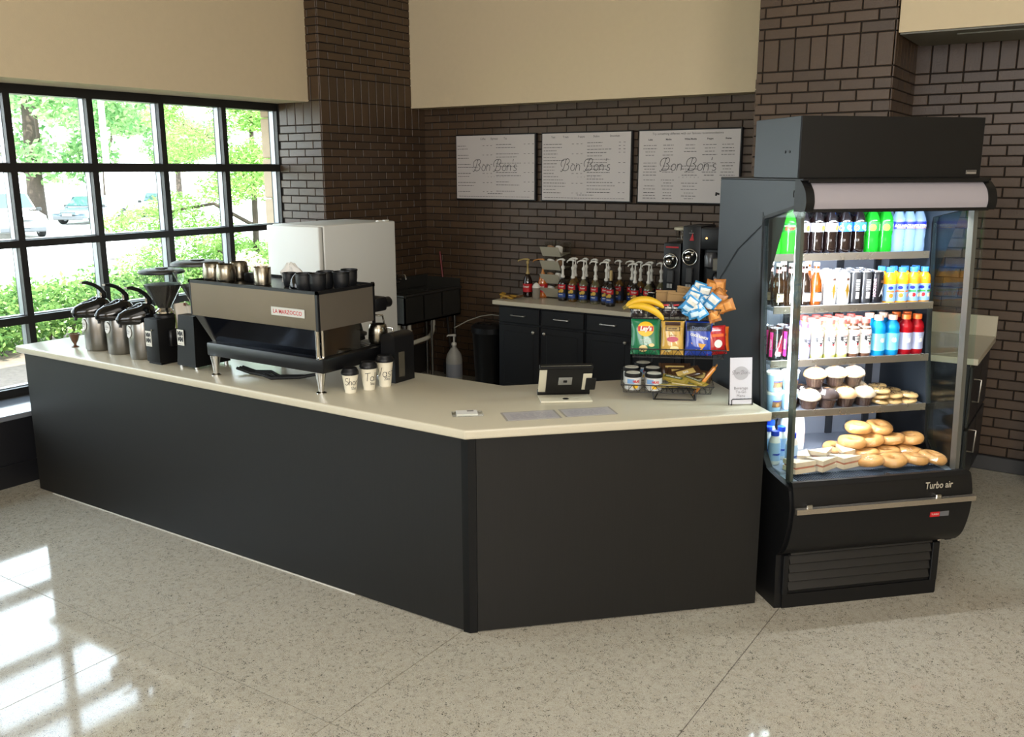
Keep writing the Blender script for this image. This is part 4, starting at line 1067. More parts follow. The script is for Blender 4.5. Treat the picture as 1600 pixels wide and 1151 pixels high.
def muffin(topc, name='wrapped_muffin'):
    def f():
        rnd = random.Random(hash(topc) % 97)
        t = thing(name, 'x', 'muffin')
        g = G(); g.lathe([(.028, 0), (.030, .003), (.039, .042)], 20); 
        for k in range(20):
            a = 2*PI*k/20; g.tube([(.0285*math.cos(a), .0285*math.sin(a), .002), (.0395*math.cos(a), .0395*math.sin(a), .041)], .0022, 4)
        g.build('paper_case', pm('brown_paper_case', '#3a2416', .7), t)
        g = G(); g.lathe([(.038, .040), (.050, .046), (.052, .055), (.046, .070), (.030, .082), (.012, .087), (.001, .088)], 22)
        g.v = [(x+rnd.uniform(-.0015, .0015), y+rnd.uniform(-.0015, .0015), z+rnd.uniform(-.0015, .0015)) for x, y, z in g.v]
        tp = g.build('crown', pm('muffin_'+topc.strip('#'), topc, .7, noise=.35, nscale=60, bump=.6, bscale=80), t, 60)
        g = G()
        for _ in range(16):
            a = rnd.uniform(0, 2*PI); rr = rnd.uniform(.004, .040); z = .088-rr*rr*15; g.sphere((rr*math.cos(a), rr*math.sin(a), z), .0048, 6, 4, (1, 1, .7))
        g.build('crumbs', pm('crumb_topping', '#8a6238', .7), tp)
        g = G(); g.lathe([(.036, .001), (.046, .040), (.056, .050), (.054, .068), (.036, .088), (.010, .096), (.004, .093)], 14)
        g.v = [(x*(1+.03*math.sin(i*1.7)), y*(1+.03*math.cos(i*2.3)), z) for i, (x, y, z) in enumerate(g.v)]
        g.build('cling_wrap', M_wrap, t)
        return t
    return f
K['mc'] = Series(muffin('#2a1710')); K['mb'] = Series(muffin('#cfa877')); K['mw'] = Series(muffin('#dcc9a8'))
mz = .9015
mlist = [('mw', .272, .30, 0, 'pale wrapped muffin at the left front of the fourth cooler shelf'), ('mc', .368, .30, 0, 'chocolate wrapped muffin, front, second from left on the fourth shelf'),
         ('mb', .470, .305, 0, 'golden wrapped muffin, front, third from left on the fourth shelf'), ('mw', .572, .305, 0, 'pale wrapped muffin, front, fourth from left beside the cookies'),
         ('mc', .285, .405, 0, 'chocolate wrapped muffin in the second row, leftmost, fourth shelf'), ('mc', .39, .41, 0, 'dark chocolate wrapped muffin in the second row behind the front chocolate one'),
         ('mb', .50, .41, 0, 'golden wrapped muffin in the second row of the fourth shelf'), ('mw', .60, .41, 0, 'pale wrapped muffin in the second row nearest the cookies'),
         ('mb', .33, .36, .09, 'golden wrapped muffin sitting on top of the left pile'), ('mw', .44, .36, .09, 'crumb-topped wrapped muffin on top of the middle pile'), ('mw', .54, .36, .088, 'pale wrapped muffin on top of the right pile')]
for kx, d, n, dz, lb in mlist: K[kx].put(cl_pos(d, n, mz+dz*1.05), random.uniform(0, 3), lb, 'wrapped muffins on the fourth cooler shelf', scale=1.1)
def cookie():
    t = thing('wrapped_cookie', 'x', 'cookie'); rnd = random.Random(3)
    g = G(); g.lathe([(.030, 0), (.044, .003), (.047, .009), (.042, .016), (.02, .020), (.001, .021)], 20)
    g.v = [(x+rnd.uniform(-.0012, .0012), y+rnd.uniform(-.0012, .0012), z) for x, y, z in g.v]; ck = g.build('biscuit', pm('cookie_dough', '#c9a66a', .75, noise=.25, nscale=60), t, 60)
    g = G()
    for _ in range(12):
        a = rnd.uniform(0, 2*PI); rr = rnd.uniform(0, .036); g.sphere((rr*math.cos(a), rr*math.sin(a), .0195-rr*.1), .0045, 6, 4)
    g.build('chips', pm('chocolate_chip', '#2a170e', .4), ck)
    g = G(); g.lathe([(.03, -.001), (.05, .001), (.053, .010), (.045, .020), (.01, .026), (.002, .024)], 14)
    g.v = [(x*(1+.05*math.sin(i*1.3)), y*(1+.05*math.cos(i*2.1)), z) for i, (x, y, z) in enumerate(g.v)]; g.build('cling_wrap', M_wrap, t)
    return t
K['ck'] = Series(cookie)
ci = 0
for i, (d, n) in enumerate(((.662, .31), (.742, .318), (.822, .31), (.70, .40), (.79, .40))):
    for k in range(3 if i in (0, 1, 3) else 2):
        if k > 1 and i == 1: continue
        K['ck'].put(cl_pos(d+k*.006, n+.004*k, mz+.002+k*.027), 0, f"wrapped cookie, {['bottom', 'second', 'top'][k]} of the {['front left', 'front middle', 'front right', 'back left', 'back right'][i]} stack on the fourth shelf", 'wrapped cookies on the fourth cooler shelf', rot=(random.uniform(-.12, .12), random.uniform(-.12, .12), random.uniform(0, 3)))
# deck: drink bottles, milk bottles, wrapped sandwiches, bagels
K['yb'] = Series(lambda: make_bottle('yogurt_drink_bottle', 'bottle', .029, .165, [(.025, 0), (.028, .004), (.029, .02), (.027, .05), (.029, .075), (.027, .115), (.018, .138), (.0175, .142)], M_white, pm('strong_blue_cap', '#1440c8', .35), (.12, .66), [pm('pale_blue_label', '#9fc0e0', .4), M_blue, M_lpink], lambda g, p, h: (g.mat(1), patch(g, -.02, .02, -.004, .006, wr(p, .05)), g.mat(2), disc(g, .012, .010, lambda x, y: wr(p, .05)(x, y+.022)), g.mat(0)), cap_h=.024, cap_r=.0195))
for i, (d, n, z) in enumerate(((.062, .225, 0), (.124, .175, 0), (.067, .305, 0), (.13, .29, .0))):
    K['yb'].put(cl_pos(d, n, .6555+z), ROT, ['blue-capped yogurt drink nearest the left glass on the cooler deck', 'blue-capped yogurt drink, front right of the four on the cooler deck', 'blue-capped yogurt drink, back left of the four on the cooler deck', 'blue-capped yogurt drink, back right of the four on the cooler deck'][i], 'yogurt drinks on the cooler deck')
for i in range(2):
    K['yb'].put(cl_pos(.068+.06*i, .40, .6555), ROT, ['blue-capped yogurt drink in the far left row, left', 'blue-capped yogurt drink in the far left row, right'][i], 'yogurt drinks on the cooler deck')
K['mk'] = Series(lambda: make_bottle('milk_bottle', 'bottle', .034, .225, [(.028, 0), (.033, .004), (.034, .02), (.034, .12), (.030, .155), (.018, .19), (.0175, .2)], M_white, M_whitepl, (.15, .5), [pm('blush_label', '#d9b7a8', .5), M_gp], None, cap_h=.022, cap_r=.0205))
for i, (d, n) in enumerate(((.215, .40), (.29, .42), (.25, .49))):
    K['mk'].put(cl_pos(d, n, .6555), ROT, ['white milk bottle, front left of three at the back of the deck', 'white milk bottle, front right of three at the back of the deck', 'white milk bottle, rear one of three at the back of the deck'][i], 'milk bottles on the cooler deck')
def sandwich():
    t = thing('wrapped_sandwich', 'x', 'sandwich')
    g = G(); g.prism([(-.06, -.035), (.06, -.035), (-.06, .055)], 0, .022); g.build('bread_slice', pm('white_bread', '#d9c9a8', .8, noise=.12, nscale=40), t)
    g = G(); g.prism([(-.056, -.032), (.052, -.032), (-.056, .049)], .022, .032); g.build('filling', pm('ham_filling', '#b87a60', .6, noise=.3, nscale=60), t)
    g = G(); g.prism([(-.06, -.035), (.06, -.035), (-.06, .055)], .032, .054); g.build('bread_slice', MATS['white_bread'], t)
    g = G(); g.prism([(-.066, -.040), (.070, -.040), (.064, -.030), (-.056, .064), (-.066, .06)], -.001, .059); g.build('clear_wrap', M_wrap, t)
    return t
K['sw'] = Series(sandwich)
for i, (d, n, z, rz_) in enumerate(((.13, .06, .657, .2), (.255, .075, .657, .5), (.385, .085, .657, .3), (.19, .17, .657, 1.2), (.32, .20, .657, .8), (.42, .20, .657, 1.9))):
    K['sw'].put(cl_pos(d, n+.03, z), ROT+rz_, ['wrapped pale sandwich wedge at the front left corner of the deck', 'wrapped sandwich wedge second from the left along the deck front', 'wrapped sandwich wedge third along the deck front, left of the bagels', 'wrapped sandwich wedge behind the front left one', 'wrapped sandwich wedge in the middle of the deck', 'wrapped sandwich wedge in the second row beside the bagels'][i], 'wrapped sandwiches on the cooler deck')
def bagel():
    t = thing('bagel', 'x', 'bagel')
    vs, fs = [], []; R, r = .036, .021; n, m_ = 24, 12
    rnd = random.Random(5)
    for i in range(n):
        a = 2*PI*i/n
        for j in range(m_):
            b = 2*PI*j/m_; rr = r*(1+.05*math.sin(3*a)); vs.append(((R+rr*math.cos(b))*math.cos(a)*1.05, (R+rr*math.cos(b))*math.sin(a), r*.9+rr*.9*math.sin(b)))
    for i in range(n):
        for j in range(m_): fs.append((i*m_+j, ((i+1) % n)*m_+j, ((i+1) % n)*m_+(j+1) % m_, i*m_+(j+1) % m_))
    g = G(); g.add(vs, fs); b = g.build('bread_ring', pm('bagel_crust', '#cf9a58', .5, noise=.35, nscale=22, bump=.2, bscale=60), t, 80)
    g = G(); g.lathe([(.03, -.001), (.060, .006), (.063, .02), (.056, .036), (.02, .043), (.003, .040)], 14)
    g.v = [(x*(1+.04*math.sin(i*1.3)), y*(1+.04*math.cos(i*2.1)), z) for i, (x, y, z) in enumerate(g.v)]; g.build('cling_wrap', M_wrap, t)
    return t
K['bg'] = Series(bagel)
bl_ = [(.50, .10, 0, 'front row, leftmost'), (.615, .09, 0, 'front row, second from left'), (.725, .085, 0, 'front row, third from left'), (.828, .09, 0, 'front row, rightmost'),
       (.545, .21, 0, 'second row, leftmost'), (.66, .205, 0, 'second row, middle'), (.775, .20, 0, 'second row, rightmost'), (.44, .31, 0, 'third row, leftmost'), (.56, .325, 0, 'third row, second from left'), (.68, .32, 0, 'third row, third from left'), (.80, .32, 0, 'third row, rightmost'),
       (.50, .26, .043, 'upper layer, leftmost'), (.605, .27, .043, 'upper layer, second from left'), (.72, .262, .043, 'upper layer, third from left'), (.82, .255, .043, 'upper layer, rightmost'), (.57, .33, .086, 'top of the pile, left'), (.68, .32, .086, 'top of the pile, right')]
for d, n, dz, lb in bl_:
    K['bg'].put(cl_pos(d, n, .657+dz*1.15), 0, f"golden wrapped bagel, {lb}, on the cooler deck", 'wrapped bagels on the cooler deck', scale=1.16, rot=(random.uniform(-.15, .15), random.uniform(-.15, .15), random.uniform(0, 3)))

# ================================================================== MENU BOARDS
M_board = pm('menu_board_white', '#bdb6b2', .55, noise=.03, nscale=3)
M_mtxt = pm('menu_text_grey', '#4a4648', .7); M_mtxt2 = pm('menu_text_dark', '#262324', .7)
def bonbon(g, fn, h, w):
    strokes(g, "Bon Bon's", h, fn, w*1.25, shear=.18)
def menu_board(x0, label, kind):
    t = thing('menu_board', label, 'menu board', (x0, YB-.022-.028, 1.768))
    Wb, Hb = .912, .612
    g = G(); g.bb(0, Wb, .004, .045, 0, Hb, .003); g.build('board_frame', M_plblack, t)
    g = G(); g.bb(.012, Wb-.012, 0, .006, .012, Hb-.012); g.build('print_sheet', M_board, t)
    fn = flat((Wb/2, -.0006, Hb/2), (1, 0, 0), (0, 0, 1))
    g = G(); rnd = random.Random(x0)
    def line(x, y, w, h=.0042, dark=0):
        xx = x
        while xx < x+w:
            ww = rnd.uniform(.012, .034); e = min(xx+ww, x+w)
            g.mat(dark); q = [fn(xx, y-h/2), fn(e, y-h/2), fn(e, y+h/2), fn(xx, y+h/2)]; g.add(q, [(0, 1, 2, 3)])
            xx = e+.006
    if kind == 3:
        cx = [-.34, -.175, .02, .19, .345]
        for c, ws in zip(cx, (.10, .10, .11, .11, .10)):
            for y in (.175, .148, .122, .095, .03, .005, -.02, -.045, -.07, -.11, -.135, -.16, -.185, -.215, -.24, -.262):
                w = ws*rnd.uniform(.7, 1.35)
                if rnd.random() < .9 and not (c > .1 and y < -.13): line(c-w/2, y, w, .0046, 1 if rnd.random() < .25 else 0)
    else:
        ys = [.20-.0285*i for i in range(16)]
        for i, y in enumerate(ys):
            if i % 3 == 2 and kind == 1: continue
            line(-.43, y, rnd.uniform(.10, .24), .0048, 1 if i % 3 == 0 else 0)
            if i % 3 == 0:
                for k in range(3): line(-.135+k*.045, y, .022, .0042)
            line(.02, y+.008, rnd.uniform(.14, .28), .0048, 1 if i % 3 == 0 else 0)
            if i % 3 == 0 or (kind == 2 and i < 4):
                for k in range(3 if kind == 1 else 2): line(.33+k*.045, y+.008, .020, .0042)
        line(-.08, -.245, .17, .005, 1); line(-.42, -.272, .82, .004)
    tag(g.build('menu_lines', [M_mtxt, M_mtxt2], t), kind='stuff')
    g = G()
    if kind == 1:
        for tx, x in (('Coffee', -.13), ('Espresso', .0), ('Tea', .125)): g.text(tx, .027, lambda a, b: fn(a+x, b+.272-.01), sx=.85)
    elif kind == 2:
        for tx, x in (('Teas', -.33), ('Treats', -.20), ('Frappes', -.04), ('Shakes', .11), ('Smoothies', .29)): g.text(tx, .027, lambda a, b: fn(a+x, b+.262), sx=.85)
    else:
        g.text('Try something different with our famous recommendations', .026, lambda a, b: fn(a-.01, b+.268), sx=1.0)
        for tx, x in (('Latte', -.34), ('Mocha', -.175), ('White Mocha', .02), ('Frappe', .19), ('Shakes', .345)): g.text(tx, .019, lambda a, b: fn(a+x, b+.222), bold=.0006)
    g.build('menu_headings', M_mtxt2, t)
    g = G(); bonbon(g, lambda a, b: fn(a, b+.02)+Vector((0, -.0006, 0)), .105, .0042)
    fo = lambda a, b: fn(a, b)+Vector((0, -.0006, 0))
    for i, ch in enumerate('COFFEE'): g.text(ch, .014, lambda a, b: fo(a-.07+i*.034+(.03 if i > 9 else 0), b-.088))
    tag(g.build('script_lettering', pm('logo_ink', '#343031', .7), t), kind='stuff')
    return t
menu_board(-5.437, 'left white menu board headed Coffee, Espresso, Tea on the brick wall', 1)
menu_board(-4.463, 'middle white menu board headed Teas, Treats, Frappes, Shakes, Smoothies', 2)
menu_board(-3.495, 'right white menu board about trying something different, partly behind the cooler', 3)

# ================================================================== BACK BAR
M_cab = pm('black_cabinet_paint', '#141519', .38, noise=.05, nscale=5)
M_pull = pm('satin_nickel', '#a8a49c', .3, metal=.9)
CY = 6.69
def pull(g, x, z, w, y, vert=False):
    a, b = (0, w/2) if vert else (w/2, 0)
    g.tube([(x-a, y, z-b), (x-a, y-.025, z-b*.96), (x-a*.8, y-.03, z-b*.8), (x+a*.8, y-.03, z+b*.8), (x+a, y-.025, z+b*.96), (x+a, y, z+b)], .006, 7)
def cabinet(x0, w, label, left_pair):
    t = thing('base_cabinet', label, 'cabinet', (x0, CY, 0))
    g = G(); g.bb(.001, w-.001, .02, .59, .10, .873); g.bb(.001, w-.001, .07, .58, 0, .10); g.build('carcass', M_cab, t)
    for k in range(2):
        a = k*w/2+.012; b = (k+1)*w/2-.012
        g = G(); g.bb(a, b, 0, .02, .72, .858, .004); d = g.build('drawer', M_cab, t)
        g = G(); pull(g, (a+b)/2, .79, .14, 0); g.build('handle', M_pull, d)
        g = G(); g.bb(a, b, 0, .02, .11, .70, .004); g.bb(a+.055, b-.055, -.004, .002, .165, .645, .003); d = g.build('door', M_cab, t)
        g = G(); kx = (b-.045 if k == 0 else a+.045); g.cyl((kx, -.012, .655), .005, .022, 8, (PI/2, 0, 0)); g.sphere((kx, -.026, .655), .016, 12, 8, (1, .8, 1)); g.build('knob', M_pull, d)
cabinet(-4.562, .89, 'black double base cabinet at the left end of the back bar', True)
cabinet(-3.668, .89, 'black double base cabinet behind the snack rack, middle of the back bar', True)
cabinet(-2.774, .64, 'black double base cabinet at the right end of the back bar beside the pier', True)
g = G(); g.bb(-4.60, XRL-.022, 6.655, YB-.022, .875, .914, .006, 2); bt = g.build('back_worktop', M_top)
tag(bt, 'cream worktop along the back brick wall carrying the syrups and grinders', 'countertop')

M_trans = glass_mat('clear_acrylic', (.92, .93, .9), 1.45, .03, .06)
# syrup bottles -----------------------------------------------------------
syp = [(.036, 0), (.040, .004), (.041, .012), (.041, .150), (.037, .168), (.020, .190), (.015, .200), (.015, .212), (.016, .214), (.016, .22)]
def syrup_deco(tone):
    def f(g, p, h):
        fn = wr(p, .085); fl_ = wr(p, .085, 0, .0026)
        g.mat(1); patch(g, -.044, .044, .022, .062, fn); g.mat(2); g.text('Torani', .018, lambda x, y: fl_(x, y+.044), shear=.4, bold=.0006, cut=.006)
        g.mat(3); disc(g, .018, .016, lambda x, y: fn(x+.008, y+.008)); disc(g, .013, .011, lambda x, y: fn(x-.016, y))
        g.mat(4); patch(g, -.044, .044, -.05, -.016, fn); g.mat(2); patch(g, -.02, .02, -.03, -.024, fl_); g.mat(0)
    return f
def pump(t, z, colm, ang=0.0, hgt=.125, long_=.075):
    g = G(); g.lathe([(.017, z-.02), (.018, z-.018), (.018, z), (.011, z+.012), (.010, z+.03)], 14)
    g.lathe([(.008, z+.03), (.008, z+.045+hgt*.35), (.014, z+.05+hgt*.35), (.013, z+.066+hgt*.35), (.008, z+.075+hgt*.35)], 12)
    g.tube([(0, 0, z+.07+hgt*.35), (0, 0, z+hgt+.02)], .0045, 8)
    p = g.build('pump_collar', colm, t, 50)
    g = G(); ca, sa = math.cos(ang), math.sin(ang)
    g.tube([(-.016*ca, -.016*sa, z+hgt+.014), (0, 0, z+hgt+.022), (long_*.5*ca, long_*.5*sa, z+hgt+.020), (long_*ca, long_*sa, z+hgt+.006), (long_*1.05*ca, long_*1.05*sa, z+hgt-.008)], [.009, .009, .0065, .005, .004], 8)
    g.build('spout', colm, p, 60)
def syrup_pump(t, z, colm, ang):
    g = G(); g.lathe([(.017, z-.016), (.0185, z-.014), (.0185, z), (.0115, z+.008), (.0105, z+.055), (.0165, z+.064), (.016, z+.080), (.007, z+.092), (.0055, z+.095), (.0055, z+.140)], 14)
    p = g.build('pump_collar', colm, t, 50)
    ca, sa = math.cos(ang), math.sin(ang)
    g = G(); g.tube([(-.018*ca, -.018*sa, z+.136), (0, 0, z+.143), (.03*ca, .03*sa, z+.143), (.058*ca, .058*sa, z+.132), (.064*ca, .064*sa, z+.118)], [.009, .010, .007, .0055, .005], 8); g.build('spout', colm, p, 60)
SM = [None, M_red, M_whitepl, pm('syrup_yellow', '#c8a23c', .45), pm('syrup_blue', '#1d3f86', .45)]
def syrup(body, ang=PI*.97, pumpm=M_whitepl, cork=False):
    def f():
        t = thing('syrup_bottle', 'x', 'bottle')
        g = G(); g.lathe(syp, 20); g.build('bottle_body', body, t, 50)
        g = G(); sleeve(g, syp, .022, .150); syrup_deco(0)(g, syp, .3); g.build('bottle_sleeve', [pm('syrup_label_dark', '#20222c', .45)]+SM[1:], t, 50)
        if cork: g = G(); g.lathe([(.012, .218), (.013, .29), (.012, .30), (.011, .305)], 12); g.build('stopper', pm('tan_stopper', '#b29a68', .6), t, 40)
        else: syrup_pump(t, .222, pumpm, ang)
        return t
    return f
M_syc = pm('clear_syrup', '#6f6a4c', .06, coat=.6, trans=.3); M_syd = pm('dark_syrup', '#150d0b', .06, coat=.6); M_syg = pm('amber_syrup', '#5a3f16', .06, coat=.6)
K['sd'] = Series(syrup(M_syd)); K['sc'] = Series(syrup(M_syc)); K['sg'] = Series(syrup(M_syg)); K['sk'] = Series(syrup(M_syd, cork=True))
front_s = [('sd', -4.045, 6.955, 'first'), ('sg', -3.94, 6.95, 'second'), ('sc', -3.83, 6.945, 'third'), ('sc', -3.705, 6.93, 'fourth'), ('sd', -3.60, 6.93, 'fifth')]
GRP = 'syrup bottles on the back bar'
body_n = {'sd': 'dark', 'sg': 'amber', 'sc': 'clear', 'sk': 'dark'}
for i, (k, x, y, o_) in enumerate(front_s):
    K[k].put((x, y, .9145), random.uniform(-.2, .2), f'{body_n[k]} syrup bottle with white pump, {o_} from the left in the front row', GRP)
K['sk'].put((-3.525, 6.87, .9145), 0, 'dark syrup bottle with a tan stopper instead of a pump', GRP)
K['sd'].put((-3.33, 6.93, .9145), .2, 'dark syrup bottle with blue-banded label right of the stoppered bottle', GRP)
K['sc'].put((-3.215, 6.95, .9145), .1, 'clear syrup bottle with white pump nearest the black kettle', GRP)
for i, (k, x) in enumerate((('sg', -4.0), ('sd', -3.90), ('sg', -3.795), ('sd', -3.68), ('sg', -3.56), ('sd', -3.45), ('sg', -3.36), ('sd', -3.27), ('sc', -3.17))):
    K[k].put((x, 7.10+.02*(i % 2), .9145), random.uniform(-.5, .5), f'{body_n[k]} syrup bottle with white pump, {ORD[i]} in the back row'.replace('most', 'most').replace('second from left', 'second from left'), GRP)
# tall pump bottles at the left end
def sauce(body, lab, pumpm, nm):
    def f():
        pr = [(.038, 0), (.042, .006), (.043, .02), (.043, .13), (.036, .17), (.020, .205), (.016, .215)]
        t = thing('sauce_bottle', 'x', 'bottle'); g = G(); g.lathe(pr, 20); g.build('bottle_body', body, t, 50)
        g = G(); sleeve(g, pr, .05, .125); fl_ = wr(pr, .09, 0, .0026); g.mat(1); g.text('Torani', .024, lambda x, y: fl_(x, y+.008), shear=.4, bold=.0008, cut=.006); g.build('bottle_sleeve', [lab, M_whitepl], t, 50)
        pump(t, .222, pumpm, PI, .10, .10); return t
    return f
M_gpump = pm('tan_pump', '#a08a52', .4)
Series(sauce(pm('dark_sauce', '#1a0c08', .06, coat=.6), M_red, M_gpump, 0)).put((-4.435, 6.99, .9145), 0, 'dark sauce bottle with red label and tan pump, leftmost on the back bar')
Series(sauce(pm('caramel_sauce', '#b5642a', .08, coat=.6), M_red, pm('orange_pump', '#b87a3a', .4), 0)).put((-4.31, 7.05, .9145), 0, 'caramel orange sauce bottle with tan pump behind the small shaker')
t = thing('shaker_cup', 'small lidded shaker of brown powder in front of the caramel sauce', 'shaker', (-4.305, 6.93, .9145))
g = G(); g.lathe([(.030, 0), (.032, .003), (.036, .10)], 18); g.build('cup_body', pm('frosted_shaker', '#8a8276', .3), t, 40)
g = G(); g.lathe([(.031, .002), (.0325, .055)], 18); g.v = [(a*1.02, b*1.02, c) for a, b, c in g.v]; g.build('powder', pm('cocoa_powder', '#4a3a30', .8), t, 40)
g = G(); g.lathe([(.037, .10), (.037, .112), (.022, .135), (.012, .142), (.004, .146)], 18); g.build('lid', M_whitepl, t, 40)
# lids organiser, four tilted bins
t = thing('lid_organizer', 'clear acrylic four-tier lid and sleeve organizer beside the syrups', 'organizer', (-4.215, 7.10, .9145))
g = G(); g.bb(-.10, .10, .12, .125, 0, .50); g.bb(-.10, .10, -.09, .125, 0, .004); g.build('back_plate', M_trans, t)
for sx_ in (-.1, .096): g = G(); g.bb(sx_, sx_+.004, -.02, .125, 0, .50); g.build('side_plate', M_trans, t)
for k in range(4):
    z = .01+k*.122
    Mx = Matrix(((0, 0, 1, 0), (1, 0, 0, 0), (0, 1, 0, 0), (0, 0, 0, 1)))
    g = G(); g.prism([(.11, z+.02), (-.055, z), (-.11, z+.085), (-.105, z+.087), (-.05, z+.006), (.11, z+.026)], -.095, .095, Mx); b = g.build('bin', pm('milky_acrylic', '#a8a390', .3), t)
    for j in range(2):
        g = G(); g.cyl((-.045+.09*j, 0-.01*j, z+.055), .042, .055, 16, (-.5, 0, 0), .036); g.build('lid_stack', [M_whitepl, pm('kraft_sleeve', '#8a6a4c', .7)][(j+k) % 2], b, 40)
# snack packets lying at the left
t = thing('cookie_packets', 'flat yellow-brown pile of wrapped biscuits at the left end of the back bar', 'snacks', (-4.50, 6.80, .9145)); t['group'] = 'snack packets'
rnd = random.Random(9)
for k in range(9):
    g = G(); g.box((rnd.uniform(-.08, .10), rnd.uniform(-.05, .05), .010+.014*(k//4)), (.07, .045, .018), (rnd.uniform(-.2, .2), rnd.uniform(-.2, .2), rnd.uniform(0, 3)), .007)
    g.build('packet', pm(['mustard_wrapper', 'brown_wrapper'][k % 2], ['#a8812e', '#5e4222'][k % 2], .35), t, 40)
# black kettle among syrups
t = thing('kettle', 'black kettle with a pale rimmed lid in front of the right syrups', 'kettle', (-3.13, 6.88, .9145))
g = G(); g.lathe([(.06, 0), (.075, .01), (.082, .06), (.07, .11), (.045, .135), (.03, .14)], 22); g.build('kettle_body', M_plblack, t, 50)
g = G(); g.tube([(-.075, 0, .10), (-.12, 0, .12), (-.13, 0, .09), (-.12, 0, .04), (-.08, 0, .03)], .007, 8); g.build('handle', M_plblack, t, 60)
g = G(); g.lathe([(.05, .135), (.055, .14), (.05, .147), (.01, .152)], 20); g.build('lid', M_plblack, t, 40)
g = G(); g.tube([(-.045, -.03, .146), (-.02, -.05, .15), (.03, -.045, .15)], .004, 6); g.build('rim_edge', M_chrome, t, 60)

# coffee grinder and brewer at the right end
def dial(g2parent, x, y, z, r=.062):
    g = G(); g.cyl((x, y-.008, z), r, .016, 28, (PI/2, 0, 0)); d = g.build('dial', pm('black_gloss', '#0b0b0c', .12), g2parent, 40)
    g = G(); P = [(x+r*math.cos(a*PI/14), y-.018, z+r*math.sin(a*PI/14)) for a in range(28)]; g.tube(P, .006, 8, True)
    g.sphere((x-.012, y-.026, z-.006), .026, 14, 10, (1, .55, 1)); g.sphere((x+.022, y-.024, z+.02), .012, 10, 8, (1, .6, 1)); g.tube([(x-.04, y-.02, z+.03), (x-.01, y-.026, z+.045), (x+.035, y-.02, z+.035)], .007, 7)
    g.build('chrome_ring', M_chrome, d, 50)
t = thing('coffee_grinder', 'shorter black coffee grinder with round chrome dial and clear hopper', 'grinder', (-3.045, 6.85, .9145))
g = G(); g.bb(0, .15, .0, .30, .0, .56, .01, 2); g.build('housing', M_plblack, t, 40)
g = G(); g.bb(.02, .13, -.002, .0, .52, .532); g.build('red_strip', M_red, t)
dial(t, .072, 0, .415, .058)
g = G(); g.bb(.045, .105, -.03, .0, .24, .345, .008); g.build('chute', pm('dark_grey_chute', '#3a3a3a', .35), t, 40)
g = G()
for k in range(2): g.bb(.052+.025*k, .072+.025*k, -.032, -.029, .20, .235)
g.build('chute_print', pm('pale_print', '#8f8f8c', .5), t)
g = G(); g.lathe([(.03, .56), (.035, .57), (.05, .645), (.05, .66)], 20, Matrix.Translation((.10, .12, 0))); g.build('hopper', M_trans, t, 40)
g = G(); g.lathe([(.052, .655), (.062, .66), (.06, .678), (.03, .684), (.01, .684)], 20, Matrix.Translation((.10, .12, 0))); g.build('lid', pm('yellowed_lid', '#b7b097', .5), t, 40)
t = thing('coffee_grinder', 'taller black coffee grinder with chrome dial and red triangle emblem', 'grinder', (-2.885, 6.85, .9145))
g = G(); g.bb(0, .155, 0, .32, 0, .70, .012, 2); g.build('housing', M_plblack, t, 40)
dial(t, .075, 0, .455, .062)
g = G(); g.prism([(.062, .585), (.098, .585), (.086, .645)], -.004, .0, Matrix(((1, 0, 0, 0), (0, 0, 1, 0), (0, 1, 0, 0), (0, 0, 0, 1)))); g.build('red_emblem', M_red, t)
fn = flat((.075, -.003, .66), (1, 0, 0), (0, 0, 1)); g = G(); g.text('3', .02, fn); patch(g, -.02, .02, -.006+.0, -.002, lambda x, y: fn(x, y-.012)); g.build('grey_print', pm('pale_print', '#8f8f8c', .5), t)
g = G(); g.bb(.045, .105, -.03, 0, .25, .375, .008); g.build('chute', pm('dark_grey_chute', '#3a3a3a', .35), t, 40)
g = G()
for k in range(2): g.bb(.052+.025*k, .072+.025*k, -.032, -.029, .205, .24)
g.build('chute_print', pm('pale_print', '#8f8f8c', .5), t)
t = thing('coffee_brewer', 'black airpot coffee brewer with two small amber lights beside the cooler', 'coffee maker', (-2.72, 6.85, .9145))
g = G(); g.bb(0, .24, .05, .40, 0, .68, .01, 2); g.build('housing', M_plblack, t, 40)
g = G(); g.bb(-.005, .245, -.02, .06, .52, .69, .012, 2); g.build('head', M_plblack, t, 40)
g = G(); g.bb(.0, .24, -.03, .05, .0, .03, .005); g.build('drip_base', M_plblack, t)
for xx in (.045, .15): g = G(); g.sphere((xx, -.022, .61), .007, 10, 8); g.build('indicator_lamp', pm('amber_lamp', '#ffcf8a', .4, emit='#ffb560', estr=3), t)
g = G(); g.lathe([(.04, .50), (.055, .47), (.05, .39), (.02, .37)], 18, Matrix.Translation((.08, .0, 0))); g.build('brew_basket', pm('smoky_basket', '#4a4a4c', .2), t, 40)
g = G(); g.lathe([(.055, .03), (.06, .05), (.06, .31), (.05, .34), (.02, .36)], 22, Matrix.Translation((.16, -.01, 0))); g.build('server', pm('server_black', '#141416', .25), t, 40)
g = G(); g.bb(.115, .205, -.055, .0, .36, .46, .006); g.build('steel_tank', pm('dull_tank_steel', '#79756a', .35, metal=.6), t, 40)

